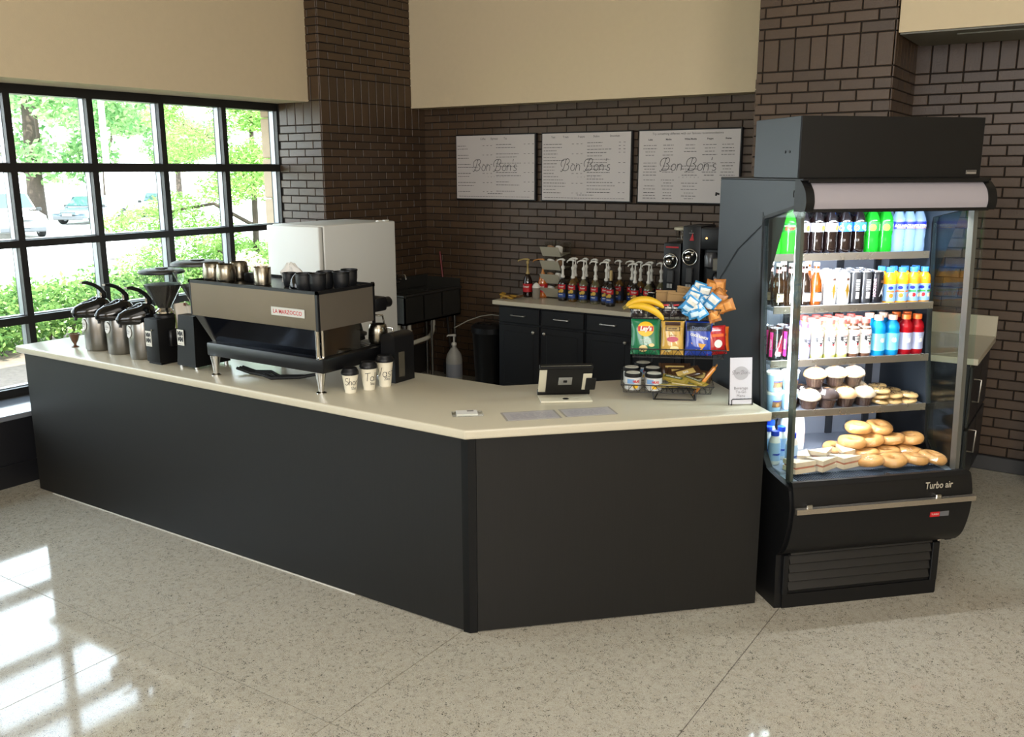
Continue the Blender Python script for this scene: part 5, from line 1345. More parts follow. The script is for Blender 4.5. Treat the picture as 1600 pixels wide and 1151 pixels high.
# ================================================================== SINK CORNER
t = thing('steel_sink', 'dark stainless utility sink with backsplash and white drain pipes in the back left corner', 'sink', (-5.822, 6.40, 0))
M_dks = pm('dull_steel', '#3d3c38', .32, metal=.5, noise=.08, nscale=6)
g = G(); w_, d_ = .42, .86
for a in ((0, w_, 0, .012), (0, w_, d_-.012, d_), (0, .012, 0, d_), (w_-.012, w_, 0, d_)): g.bb(*a, .64, .905)
for yy in (.28, .56): g.bb(0, w_, yy-.006, yy+.006, .66, .9)
g.bb(0, w_, 0, d_, .64, .655); g.build('basin', M_dks, t)
g = G(); g.tube([(w_+.005, -.005, .91), (w_+.005, d_, .91)], .014, 8); g.tube([(0, -.005, .91), (w_+.005, -.005, .91)], .014, 8); g.build('rolled_rim', M_dks, t, 60)
g = G(); g.bb(0, .012, 0, d_, .9, 1.02); g.bb(0, w_, d_-.01, d_, .9, 1.0); g.build('backsplash', M_dks, t)
g = G(); g.tube([(.012, .22, .98), (.07, .22, .99), (.07, .34, .99), (.012, .34, .98)], .010, 8); g.tube([(.07, .28, .99), (.10, .28, 1.07), (.20, .28, 1.07), (.21, .28, 1.03)], .009, 8)
for yy in (.22, .34): g.box((.075, yy, 1.02), (.05, .014, .012), bevel=.004)
g.build('faucet', M_chrome, t, 60)
for xx in (.03, w_-.03):
    for yy in (.03, d_/2, d_-.06):
        g = G(); g.cyl((xx, yy, .32), .014, .64, 12); g.cyl((xx, yy, .015), .02, .03, 12); g.build('leg', M_steel, t, 40)
M_pvc = pm('white_pvc', '#d2ccba', .45)
g = G(); g.tube([(.22, .14, .64), (.22, .14, .42), (.28, .14, .40)], .022, 10); g.tube([(.25, .62, .64), (.25, .62, .50), (.25, .60, .46), (.25, .54, .43), (.25, .0, .39), (.25, -.25, .38)], .022, 10)
g.cyl((.22, .14, .55), .028, .05, 12); g.cyl((.25, .62, .57), .028, .05, 12); g.tube([(.25, .26, .64), (.25, .26, .41)], .02, 10); g.cyl((.25, .26, .52), .028, .05, 12)
g.build('drain_pipe', M_pvc, t, 50)
t = thing('broom', 'broom with a thin red handle leaning in the corner beside the sink', 'broom', (-5.55, 7.285, 0))
g = G(); g.tube([(-.045, -.016, .72), (-.12, -.0, 1.25)], .010, 8); g.build('handle', pm('red_handle', '#6e1c20', .4), t, 60)
g = G(); g.tube([(.04, -.035, .12), (-.047, -.016, .74)], .012, 8); g.build('lower_pole', pm('dark_bristles', '#2a2623', .9), t, 60)
g = G(); g.box((.045, -.035, .07), (.22, .04, .13), (0, -.08, 0), .01); g.build('bristles', pm('dark_bristles', '#2a2623', .9), t)
t = thing('wall_conduit', 'thin white water line running along the brick wall into the back cabinets', 'pipe', (0, 0, 0))
g = G(); g.tube([(-5.10, 6.75, .60), (-5.02, 6.85, .66), (-4.93, 6.95, .70), (-4.84, 7.0, .715), (-4.55, 7.0, .70)], .0055, 8); g.build('tube_run', pm('grey_tube', '#7d796c', .5), t, 60)
t = thing('soap_jug', 'white gallon jug with a pump standing on the floor by the sink legs', 'jug', (-5.28, 6.98, 0))
jg = [(.07, 0), (.078, .008), (.08, .03), (.08, .24), (.07, .29), (.035, .345), (.022, .36), (.022, .385)]
g = G(); g.lathe(jg, 22); g.build('jug_body', pm('milky_jug', '#a9a7a0', .35), t, 50)
g = G(); sleeve(g, jg, .07, .20); g.build('bottle_sleeve', pm('jug_label', '#8d9098', .5), t, 50)
g = G(); g.lathe([(.026, .38), (.026, .40), (.012, .41), (.007, .415), (.007, .47)], 12); g.tube([(.02, .0, .475), (-.0, 0, .478), (-.06, -.01, .472), (-.075, -.012, .46)], [.012, .012, .008, .006], 8); g.build('pump', M_whitepl, t, 60)
t = thing('waste_bin', 'black plastic waste bin tucked against the back bar cabinets', 'bin', (-4.80, 6.88, 0))
g = G(); g.lathe([(.12, 0), (.125, .01), (.155, .56), (.165, .57), (.165, .60), (.15, .605)], 24, None, 1.0, .9); g.build('bin_body', M_plblack, t, 40)
g = G(); g.lathe([(.168, .60), (.168, .62), (.13, .65), (.01, .66)], 24, None, 1.0, .9); g.build('bin_lid', M_plblack, t, 40)
g = G(); g.box((0, -.06, .655), (.14, .05, .012), (.1, 0, 0), .004); g.build('swing_flap', MATS['black_gloss'], t)
# rubber mat, dark floor behind the bar
t = thing('freezer', 'tall white upright freezer standing behind the espresso machine by the window', 'freezer', (-5.43, 4.83, 0))
g = G(); g.bb(0, .55, .055, .86, .02, 1.65, .012, 3); g.build('cabinet_body', M_white, t, 40)
g = G(); g.bb(.0, .55, .0, .042, .10, 1.645, .010, 3); dr = g.build('door', M_white, t, 40)
g = G(); g.bb(.01, .54, .042, .056, .11, 1.64); g.build('gasket', pm('grey_gasket', '#8c8c86', .7), dr)
g = G(); g.bb(.02, .05, -.035, .0, .75, 1.10, .01, 2); g.build('handle', M_white, dr, 40)
g = G(); g.bb(.02, .53, .06, .8, .0, .02); g.build('kick_base', M_plblack, t)
for yy in (.70, .78): g = G(); g.box((.52, yy, 1.655), (.03, .05, .012), bevel=.003); g.build('hinge_cover', M_white, t)

# ================================================================== ON THE COUNTER
# espresso machine: local x 0 (left) .. .945 (right), y 0 = public side
E0 = Vector((-4.125, 3.118, ZT))
t = thing('espresso_machine', 'large stainless and black two-group espresso machine on chrome legs', 'espresso machine', E0)
EM = t; EW = .945
g = G(); g.bb(0, EW, .0, .40, .325, .498); g.build('upper_body', M_steelh, t)
g = G(); g.bb(-.002, EW-.012, -.004, .0, .322, .500, .0012); bpn = g.build('back_panel', pm('mottled_brushed_steel', '#6a5d50', .32, metal=1, noise=.12, nscale=3, stretch=(1, 1, .3)), t)
g = G(); g.bb(EW, EW+.004, .012, .395, .320, .500, .0012); g.build('side_panel', pm('satin_side_sheet', '#6f675c', .5, metal=.6), t)
g = G(); g.bb(-.004, 0, .012, .395, .320, .500, .0012); g.build('side_panel', M_steelh, t)
g = G(); g.bb(EW-.012, EW+.006, -.006, .012, .318, .506, .002); g.bb(-.006, .006, -.006, .012, .325, .506, .002); g.bb(EW-.006, EW+.006, .392, .405, .30, .52); g.build('corner_post', M_plblack, t)
g = G()
for a in ((-.006, EW+.006, -.008, .004), (-.006, EW+.006, .396, .408), (-.006, .006, -.008, .408), (EW-.006, EW+.006, -.008, .408)): g.bb(*a, .498, .514)
g.build('cup_rail', M_plblack, t)
g = G(); g.bb(.005, EW-.005, .004, .396, .494, .500)
g.build('cup_tray', pm('tray_dark_steel', '#3c3a38', .3, metal=.8), t)
# badge
g = G(); g.bb(.626, .862, -.008, -.004, .376, .420, .002); bd = g.build('name_badge', pm('badge_silver', '#b9b5ae', .35, metal=.4), t)
g = G(); fn = flat((.744, -.0086, .397), (1, 0, 0), (0, 0, 1)); g.text('LA MARZOCCO', .029, fn, bold=.0004, sx=.98); g.build('badge_lettering', M_red, bd)
# lower mirror-black back, tilted in
Mx = Matrix(((0, 0, 1, 0), (1, 0, 0, 0), (0, 1, 0, 0), (0, 0, 0, 1)))
g = G(); g.prism([(.004, .322), (.045, .182), (.055, .182), (.016, .322)], .09, EW-.03, Mx); g.build('dark_mirror_panel', pm('dark_mirror', '#20242e', .06, metal=.85), t)
g = G(); g.add([(.02, .0, .322), (.09, .0, .322), (.125, .04, .182), (.10, .04, .182), (.02, .02, .322), (.09, .02, .322), (.125, .06, .182), (.10, .06, .182)], [(0, 1, 2, 3), (4, 5, 6, 7), (0, 1, 5, 4), (1, 2, 6, 5), (2, 3, 7, 6), (3, 0, 4, 7)])
g.build('slanted_edge', M_steel, t)
g = G(); g.cyl((EW-.022, .012, .252), .011, .15, 14); g.cyl((EW-.005, .03, .252), .008, .15, 14); g.cyl((EW-.012, .02, .181), .02, .01, 14); g.build('chrome_column', M_chrome, t, 40)
g = G(); g.bb(EW-.014, EW-.008, .04, .30, .185, .322); g.build('side_mirror', pm('side_mirror_steel', '#b5b0a4', .08, metal=1), t)
g = G(); g.bb(.10, EW-.02, .30, .305, .185, .322); g.build('inner_wall', M_steelh, t)
# drip base
g = G(); g.bb(.095, EW+.02, .0, .53, .108, .182, .010, 2); g.build('drip_base', pm('drip_black', '#0a0a0c', .35, spec=.35), t, 40)
g = G()
for k in range(26): g.bb(.13+k*.031, .15+k*.031, .32, .51, .182, .186)
g.build('drip_grid', M_steel, t)
# group heads with portafilters
for xx in (.27, .62):
    g = G(); g.cyl((xx, .40, .30), .045, .07, 22); g.cyl((xx, .40, .255), .055, .03, 22); g.bb(xx-.05, xx+.05, .33, .41, .30, .40, .01); gh = g.build('group_head', M_chrome, t, 40)
    g = G(); g.cyl((xx, .40, .225), .036, .035, 20); g.tube([(xx, .44, .232), (xx+.02, .54, .226)], [.010, .016], 10); g.tube([(xx+.02, .54, .226), (xx+.035, .60, .218)], [.017, .014], 10); g.build('portafilter', M_plblack, gh, 50)
g = G(); g.tube([(EW-.06, .42, .34), (EW-.03, .50, .33), (EW-.03, .52, .26), (EW-.06, .5, .20)], .006, 8); g.build('steam_wand', M_chrome, t, 60)
g = G(); g.bb(EW-.10, EW+.008, .405, .50, .36, .435, .012, 2); g.cyl((EW-.02, .52, .40), .028, .04, 16, (PI/2, 0, 0)); g.build('steam_knob', M_plblack, t, 40)
g = G(); g.prism([(.33, .325), (.42, .325), (.46, .20), (.36, .19)], EW-.26, EW-.12, Mx); g.lathe([(.04, .235), (.062, .24), (.062, .252), (.04, .258)], 22, Matrix.Translation((EW-.10, .36, 0))); g.build('group_cover', M_plblack, t, 40)
for xx, yy in ((.137, .02), (EW-.03, .03), (.15, .48), (EW-.03, .48)):
    g = G(); g.lathe([(.026, 0), (.026, .006), (.014, .012), (.019, .055), (.028, .110)], 16, Matrix.Translation((xx, yy, 0))); g.build('leg', M_chrome, t, 40)
t = thing('power_cord', 'coiled black cords lying on the counter under the espresso machine', 'cord', (-3.75, 3.25, ZT))
g = G()
for k in range(3): g.tube([(-.18, -.02+k*.02, .03), (-.10, .02*k, .010), (0, .0+k*.03, .009+.004*k), (.10, -.03+.03*k, .009), (.22, .06+.02*k, .012), (.30, .10, .03)], .0085, 7)
g.build('cable', M_rubber, t, 60)
# mugs and pitchers on top of the machine
TZ = ZT+.5005
def pitcher():
    t = thing('steel_pitcher', 'x', 'pitcher')
    g = G(); g.lathe([(.044, 0), (.050, .006), (.053, .02), (.050, .075), (.044, .100), (.042, .102), (.040, .100), (.046, .075), (.048, .02), (.001, .008)], 22, cap=False); g.build('pitcher_body', pm('worn_pitcher_steel', '#8d8677', .25, metal=1), t, 50)
    g = G(); g.tube([(.048, 0, .085), (.078, 0, .08), (.080, 0, .03), (.052, 0, .02)], .005, 7); g.build('handle', M_chrome, t, 60)
    return t
K['pt'] = Series(pitcher)
for x, y, lb in ((-4.04, 3.20, 'steel milk pitcher at the left end on top of the machine'), (-3.925, 3.195, 'steel milk pitcher second from left on the machine, upside down'), (-3.97, 3.32, 'steel milk pitcher behind the two left ones on the machine')):
    K['pt'].put((x, y, TZ), 2.6, lb, 'steel pitchers on the espresso machine', scale=.98)
t = thing('steel_tumbler', 'square steel tumbler standing alone on the machine before the napkin bag', 'tumbler', (-3.695, 3.24, TZ))
g = G(); g.lathe([(.038, 0), (.044, .004), (.046, .09), (.043, .094), (.041, .09), (.036, .01)], 20, cap=False); g.lathe([(.036, .01), (.001, .01)], 20, cap=False); g.build('tumbler_body', MATS['worn_pitcher_steel'], t, 50)
t = thing('black_tamper_box', 'low black box lying between the pitchers on the machine', 'box', (-3.83, 3.30, TZ))
g = G(); g.box((0, 0, .025), (.09, .06, .05), bevel=.008, seg=2); g.build('box_body', M_plblack, t, 40)
t = thing('napkin_bag', 'crumpled white paper bag behind the tumbler on the machine', 'bag', (-3.63, 3.38, TZ))
rnd = random.Random(2); g = G(); g.lathe([(.06, 0), (.07, .03), (.065, .06), (.045, .085), (.02, .10), (.004, .105)], 11); g.v = [(x+rnd.uniform(-.012, .012), y*.6+rnd.uniform(-.01, .01), z+(rnd.uniform(-.008, .008) if z > .01 else 0)) for x, y, z in g.v]; g.build('paper', M_paper, t)
def bcup(r=.043, h=.085):
    def f():
        t = thing('black_cup', 'x', 'cup')
        g = G(); g.lathe([(r*.78, 0), (r*.86, .004), (r*.98, h*.5), (r, h), (r*.94, h), (r*.9, h*.5), (r*.7, .008), (.001, .008)], 22, cap=False); g.lathe([(.001, .0), (r*.78, 0)], 22, cap=False); g.build('cup_body', pm('matte_black_cup', '#121316', .4), t, 50)
        g = G(); g.lathe([(r*1.0, h-.008), (r*1.05, h-.006), (r*1.05, h), (r*1.0, h+.002)], 22, cap=False); g.build('rim_edge', M_plblack, t, 40)
        return t
    return f
K['bc'] = Series(bcup())
bl2 = [(-3.525, 3.27, 'small black cup left of the round black bowl on the machine', .85), (-3.335, 3.19, 'black cup at the front right corner on top of the machine', 1.05), (-3.27, 3.215, 'black cup just right of the corner cup on the machine', 1.05), (-3.31, 3.31, 'black cup in the second row at the right of the machine', 1.05), (-3.23, 3.34, 'black cup in the second row, outer right, on the machine', 1.05), (-3.27, 3.44, 'farthest back black cup on the right of the machine', 1.05)]
for x, y, lb, sc in bl2: K['bc'].put((x-.01, y+.01, TZ), 0, lb, 'black cups on the espresso machine', scale=sc*.95)
t = thing('black_bowl', 'round black upturned bowl between black cups on the machine', 'bowl', (-3.435, 3.24, TZ))
g = G(); g.sphere((0, 0, 0), .042, 20, 16, (1, 1, 1.75)); g.v = [(x, y, max(0, z)) for x, y, z in g.v]; g.build('bowl_body', MATS['black_gloss'], t, 50)
K['p2'] = Series(pitcher)
K['p2'].put((-3.215, 3.585, ZT+.187), .5, 'steel pitcher on the drip tray at the right end of the machine', scale=1.0)

# airpots ------------------------------------------------------------------
def airpot():
    t = thing('airpot', 'x', 'airpot'); r = .084
    g = G(); g.lathe([(r*.93, 0), (r*.95, .004), (r, .012), (r, .222), (r*.97, .228)], 32); g.build('body', M_steel, t, 40)
    # lid: oval head that reaches out to the spout (+x is the spout side)
    bm = bmesh.new(); rings = []
    for z, k, ex in ((.212, .98, .055), (.228, 1.03, .062), (.252, 1.04, .066), (.285, .97, .05), (.308, .82, .02), (.322, .55, -.02), (.327, .2, -.03)):
        ring = []
        for i in range(28):
            a = 2*PI*i/28; x = r*k*math.cos(a); y = r*k*math.sin(a)*(1-.18*max(0, math.cos(a)))
            if math.cos(a) > 1e-6: x += ex*(math.cos(a)**1.5)
            ring.append(bm.verts.new((x, y, z-.012*max(0, math.cos(a))*(z-.21)/.1*1.0)))
        rings.append(ring)
    for A, B in zip(rings, rings[1:]):
        for i in range(28): bm.faces.new((A[i], A[(i+1) % 28], B[(i+1) % 28], B[i]))
    bm.faces.new(rings[0][::-1]); bm.faces.new(rings[-1]); bm.verts.index_update()
    g = G(); g.add([v.co.copy() for v in bm.verts], [[v.index for v in f.verts] for f in bm.faces]); bm.free(); hd_ = g.build('lid', MATS['black_gloss'], t, 60)
    g = G(); g.box((.055, 0, .304), (.07, .022, .006), (0, .28, 0), .003); g.build('lid_slot', M_rubber, hd_)
    g = G(); g.tube([(-.055, 0, .315), (-.052, 0, .345), (-.03, 0, .375), (.005, 0, .402), (.045, 0, .418), (.075, 0, .42)], [.012, .015, .013, .012, .012, .008], 9); g.v = [(x, y*1.3, z) for x, y, z in g.v]; lv = g.build('lever', M_plblack, t, 60)
    g = G(); g.sphere((.078, 0, .421), .008, 10, 8, (1.4, 1.2, .7)); g.build('lever_tip', M_whitepl, lv, 60)
    g = G(); g.cyl((-.035, 0, .335), .010, .03, 12); g.build('hinge_post', M_chrome, t, 40)
    g = G(); g.tube([(.115, 0, .225), (.128, 0, .215), (.13, 0, .195)], .009, 9); g.build('spout', M_plblack, t, 60)
    g = G(); g.tube([(-.09, 0, .26), (-.105, 0, .22), (-.10, 0, .12), (-.088, 0, .05)], .006, 7); g.build('carry_handle', M_plblack, t, 60)
    a = .62; fn = wrap(r+.002, .165, PI/2+0)   # +x side
    g = G(); n = 24; P = [fn(.030*math.cos(2*PI*k/n), .036*math.sin(2*PI*k/n)) for k in range(n)]; Q = [Vector((p[0]*1.03, p[1]*1.03, p[2])) for p in P]
    g.add([fn(0, 0)*1.0+Vector((.0, 0, 0))]+Q, []) ; c = Vector(fn(0, 0)); c = Vector((c.x*1.04, c.y*1.04, c.z))
    g = G(); g.add([c]+Q+P, [(0, k+1, (k+1) % n+1) for k in range(n)]+[(k+1, (k+1) % n+1, (k+1) % n+1+n, k+1+n) for k in range(n)])
    tg = g.build('round_tag', M_paper, t)
    f2 = wrap(r+.007, .165, PI/2); g = G(); strokes(g, "Bon Bon's", .014, lambda x, y: f2(x*.9, y+.006), .0012, .18); patch(g, -.014, .014, -.012, -.009, f2); g.build('tag_lettering', M_greyink, tg)
    return t
K['ap'] = Series(airpot)
for x, y, a, lb in ((-5.20, 3.235, 4.5, 'steel airpot nearest the window, leftmost of the three'), (-4.985, 3.245, 4.6, 'steel airpot standing in the middle of the three'), (-4.735, 3.225, 4.5, 'steel airpot nearest the black grinder, right one of the three')):
    K['ap'].put((x, y, ZT), a, lb, 'airpots on the counter')
# glass dripper
t = thing('glass_dripper', 'small amber glass dessert cup with a thin wire loop, left of the airpots', 'glass', (-5.40, 3.19, ZT))
g = G(); g.lathe([(.022, 0), (.024, .004), (.008, .012), (.009, .022), (.020, .04), (.034, .085), (.032, .085), (.018, .042), (.001, .03)], 18, cap=False); g.build('cup_bowl', pm('amber_plastic', '#6a4a34', .15, trans=.3), t, 50)
g = G(); g.tube([(-.03, 0, .075), (-.07, 0, .08), (-.075, 0, .10), (-.072, 0, .115)], .0025, 6); g.build('wire_loop', M_chrome, t, 60)

# grinders ---------------------------------------------------------------
M_grind = pm('grinder_black', '#070708', .5, spec=.22)
def hopper(t, cx, cy, z0, r, h, bean):
    g = G(); g.lathe([(.045, z0), (.052, z0+.004), (.052, z0+.014), (.040, z0+.024), (.034, z0+.034)], 24, Matrix.Translation((cx, cy, 0))); g.build('chrome_collar', M_chrome, t, 40)
    T = Matrix.Translation((cx, cy, 0)); a, b = z0+.03, z0+h
    hp_ = glass_mat('hopper_acrylic', (.90, .93, .91), 1.35, .02, .03)
    g = G(); g.lathe([(.034, a), (r, b-.045), (r*1.02, b)], 30, T, cap=False); ho = g.build('hopper', hp_, t, 50)
    k = bean; g = G(); g.lathe([(.032, a+.002), (.032+(r-.038)*k+.002, a+(b-.045-a)*k), (.002, a+(b-.045-a)*k+.012)], 30, T); g.build('beans', pm('dark_coffee_beans', '#1d1714', .6, noise=.5, nscale=120, bump=1, bscale=150), ho, 50)
    g = G(); g.lathe([(r*1.05, b-.004), (r*1.07, b), (r*1.06, b+.010), (r*.9, b+.018), (r*.3, b+.022), (r*.28, b+.028), (.002, b+.028)], 30, T); g.build('lid', pm('grey_black_lid', '#14171b', .4), t, 40)
def mm_sticker(t, x, y, z, w, h):
    g = G(); g.box((x, y, z), (w, .002, h)); st = g.build('sticker', M_whitepl, t)
    fn = flat((x, y-.0016, z), (1, 0, 0), (0, 0, 1))
    g = G(); g.text('MM', w*.62, lambda a, b: fn(a, b+h*.24), bold=.0022, sx=.86)
    g.text('MM', w*.62, lambda a, b: fn(a, b-h*.12), bold=.0022, sx=.86); g.text('ESPRESSO', w*.16, lambda a, b: fn(a, b-h*.42), sx=.95)
    g.build('sticker_print', M_ink, st)
t = thing('coffee_grinder', 'black espresso grinder with full bean hopper beside the right airpot', 'grinder', (-4.58, 3.128, ZT))
g = G(); g.bb(0, .122, 0, .20, .012, .262, .006, 2); g.bb(.005, .117, .01, .19, 0, .012); g.build('housing', M_grind, t, 40)
g = G(); g.lathe([(.062, .262), (.062, .278), (.045, .285)], 24, Matrix.Translation((.062, .10, 0))); g.build('top_ring', M_plblack, t, 40)
hopper(t, .062, .10, .283, .118, .235, .86); mm_sticker(t, .033, -.001, .147, .052, .088)
g = G(); g.cyl((.075, -.004, .20), .005, .008, 10, (PI/2, 0, 0)); g.build('side_screw', M_chrome, t)
g = G(); g.bb(.122, .15, .06, .14, .10, .20, .008); g.build('dosing_fork', M_plblack, t, 40)
t = thing('coffee_grinder', 'larger black grinder partly hidden behind the left end of the espresso machine', 'grinder', (-4.335, 3.150, ZT))
g = G(); g.add([(0, 0, .016), (.16, 0, .016), (.16, .24, .016), (0, .24, .016), (.018, .015, .30), (.15, .015, .30), (.15, .225, .30), (.018, .225, .30)], [(0, 3, 2, 1), (4, 5, 6, 7), (0, 1, 5, 4), (1, 2, 6, 5), (2, 3, 7, 6), (3, 0, 4, 7)]); g.build('housing', M_grind, t)
for xx in (.015, .145):
    for yy in (.02, .22): g = G(); g.cyl((xx, yy, .008), .012, .016, 10); g.build('foot', M_chrome, t)
hopper(t, .085, .12, .30, .135, .275, .66); mm_sticker(t, .042, .003, .175, .056, .088)
t = thing('towel', 'white bar towel with a green stripe hanging between the two grinders', 'towel', (-4.40, 3.33, ZT+.16))
rnd = random.Random(6); vs = []; fs = []
nx, nz = 14, 9
for j in range(nz+1):
    for i in range(nx+1):
        u_, v_ = i/nx, j/nz
        x = -.08+.19*u_+.02*(1-v_); z = .02+.15*v_+.02*math.sin(u_*3)*v_+(-.03*(1-v_) if u_ < .5 else .03*(1-v_))
        vs.append((x, -.10+.012*math.sin(u_*11+v_*2)+.02*v_, z))
for j in range(nz):
    for i in range(nx): fs.append((j*(nx+1)+i, j*(nx+1)+i+1, (j+1)*(nx+1)+i+1, (j+1)*(nx+1)+i))
bk = [(x, y+.012, z) for x, y, z in vs]; n_ = len(vs)
g = G(); g.add(vs+bk, fs+[tuple(a+n_ for a in f[::-1]) for f in fs]); g.build('cloth', pm('towel_cotton', '#b5ab9c', .95, bump=.6, bscale=150), t, 80)
g = G(); g.add([(vs[j*(nx+1)+i][0], vs[j*(nx+1)+i][1]-.002, vs[j*(nx+1)+i][2]) for j in range(nz+1) for i in (1, 2)], [(2*j, 2*j+1, 2*j+3, 2*j+2) for j in range(nz)]); g.build('green_stripe', pm('stripe_green', '#7d9440', .9), t)
g = G(); g.add([(vs[(nz-k)*(nx+1)+i][0], vs[(nz-k)*(nx+1)+i][1]-.002, vs[(nz-k)*(nx+1)+i][2]) for k in (0, 1) for i in range(7, 11)], [(i, i+1, i+5, i+4) for i in range(3)]); g.build('brown_stain', pm('stain_brown', '#5a3226', .9), t)

# sample cups ------------------------------------------------------------
def sample_cup(x, y, h, r0, r1, word, size, label, a0):
    t = thing('paper_cup', label, 'cup', (x, y, ZT), a0, 'size sample cups on the counter')
    g = G(); g.lathe([(r0*.96, 0), (r0, .002), (r0, .006), (r1, h-.006), (r1+.002, h)], 28); g.build('cup_body', pm('cup_paper', '#e0d8c2', .55), t, 40)
    g = G(); g.lathe([(r1+.004, h-.006), (r1+.005, h+.004), (r1+.001, h+.012), (r1-.004, h+.020), (r1-.006, h+.026), (r1-.012, h+.022), (.002, h+.022)], 28); lid = g.build('lid', M_plblack, t, 40)
    g = G(); fn = wrap(r0, h*.5, 0, r1, (0, h), lift=.0012)
    strokes(g, word, .040*h/.11, lambda a, b: fn(a+.006, b+.012), .0028, .05); strokes(g, size, .016, lambda a, b: fn(a+.012, b-.022), .0016)
    g.build('marker_writing', M_ink, t)
sample_cup(-3.105, 3.245, .100, .028, .0405, 'Short', '12oz', 'smallest white paper cup with black lid marked Short', .95)
sample_cup(-3.072, 3.345, .118, .029, .0415, 'Tall', '16oz', 'middle white paper cup with black lid marked Tall', .98)
sample_cup(-3.052, 3.445, .136, .030, .0425, 'Vast', '20oz', 'tallest white paper cup with black lid marked Vast', .70)
# black lid dispenser
t = thing('cup_dispenser', 'black arched countertop dispenser box behind the paper cups', 'dispenser', (-3.135, 3.512, ZT))
Mz = Matrix(((1, 0, 0, 0), (0, 0, 1, 0), (0, 1, 0, 0), (0, 0, 0, 1)))
g = G(); g.prism([(0, 0), (.095, 0), (.095, .235)]+[(.0475+.0475*math.cos(a), .235+.025*math.sin(a)) for a in [PI*k/8 for k in range(1, 8)]]+[(0, .235)], 0, .155, Mz); g.build('box_body', M_plblack, t, 40)
g = G(); g.bb(.095, .097, .03, .075, .03, .16); g.build('window_slot', pm('smoky_slot', '#4a463c', .2), t)

# papers and card holder ---------------------------------------------------
def sheet(p0, p1, p2, name, label, inner):
    """flat sheet from corner p0, along p1, other side p2"""
    p0, p1, p2 = Vector((*p0, 0)), Vector((*p1, 0)), Vector((*p2, 0)); u, v = p1-p0, p2-p0
    t = thing(name, label, 'paper', (p0.x, p0.y, ZT+.0006), math.atan2(u.y, u.x))
    w = u.length; ud = u.normalized(); vd = Vector((-ud.y, ud.x, 0)); h = abs(v.dot(vd))
    g = G(); g.bb(0, w, 0, h, 0, .0012); g.build('laminate', pm('laminated_grey_sheet', '#a39e95', .25, noise=.08, nscale=12), t)
    g = G(); g.bb(w*.04, w*.96, h*.05, h*.95, .0012, .0018); pp_ = g.build('printed_area', pm('print_pale', '#aeaaab', .35, noise=.16, nscale=20), t)
    g = G(); rnd = random.Random(w*77+p0.x)
    for k in range(7):
        x = w*.14
        while x < w*.84:
            l_ = rnd.uniform(.01, .035); g.bb(x, min(x+l_, w*.86), h*(.2+.085*k), h*(.2+.085*k)+.0035, .0018, .0021); x += l_+.008
    g.build('print_lines', pm('faint_print', '#85818a', .5), pp_)
sheet((-2.150, 3.218), (-1.972, 3.400), (-2.247, 3.329), 'paper_menu', 'left laminated grey menu sheet taped to the counter', 0)
sheet((-1.965, 3.418), (-1.792, 3.595), (-2.065, 3.512), 'paper_menu', 'right laminated grey menu sheet taped to the counter', 0)
t = thing('card_holder', 'small clear card holder with white business cards near the counter corner', 'card holder', (-2.37, 3.225, ZT), .72)
g = G(); g.bb(-.07, .07, -.045, .045, 0, .003); g.bb(-.07, .07, -.045, -.042, .003, .012); g.build('tray', M_trans, t)
g = G(); g.bb(-.05, .045, -.035, .035, .003, .010); cs_ = g.build('card_stack', M_paper, t)
g = G(); g.bb(.0, .03, .010, .025, .010, .0108); g.build('card_print', M_greyink, cs_)

# tablet stand ---------------------------------------------------------------
t = thing('tablet_stand', 'tilted point-of-sale tablet on a white stand, its black back to the customers', 'tablet', (-2.145, 3.715, ZT), math.radians(38))
Mp = pm('stand_white', '#c6c0aa', .35)
g = G(); g.bb(-.125, .125, -.085, .07, 0, .010, .004, 2); g.build('base_plate', Mp, t, 40)
g = G(); g.cyl((.0, -.045, .0105), .015, .002, 18); g.build('cable_hole', M_plblack, t)
TL = Matrix.Translation((.0, .062, .008)) @ Matrix.Rotation(math.radians(33), 4, 'X')     # rises from the far edge and leans over the base
def tb(g, a, b, c, d, e, f, bev=0.0): g.bb(a, b, c, d, e, f, bev, 2, TL)
g = G(); tb(g, -.125, .125, -.010, .0, .0, .20, .004); g.build('stand_arm', Mp, t, 40)
g = G(); tb(g, -.090, .128, -.018, -.010, .012, .195, .003); tb(g, -.128, .13, -.018, .012, .185, .200, .004); tb(g, -.128, .13, -.018, .012, .010, .028, .004); g.build('tablet_case', M_plblack, t, 40)
g = G(); tb(g, -.12, .124, .0, .012, .02, .195); g.build('screen', MATS['black_gloss'], t)
g = G(); tb(g, -.032, .034, -.0205, -.018, .085, .135, .004); lp_ = g.build('logo_plate', pm('grey_plate', '#8f8f8b', .35, metal=.4), t, 40)
g = G(); tb(g, -.008, .010, -.0225, -.0205, .102, .117, .002); g.build('plate_mark', M_plblack, lp_)
g = G(); tb(g, .085, .128, -.022, -.018, .05, .16, .003); cr_ = g.build('card_reader', Mp, t, 40)
g = G(); tb(g, .10, .15, -.03, -.022, .055, .135, .004); g.build('reader_slot', M_plblack, cr_, 40)

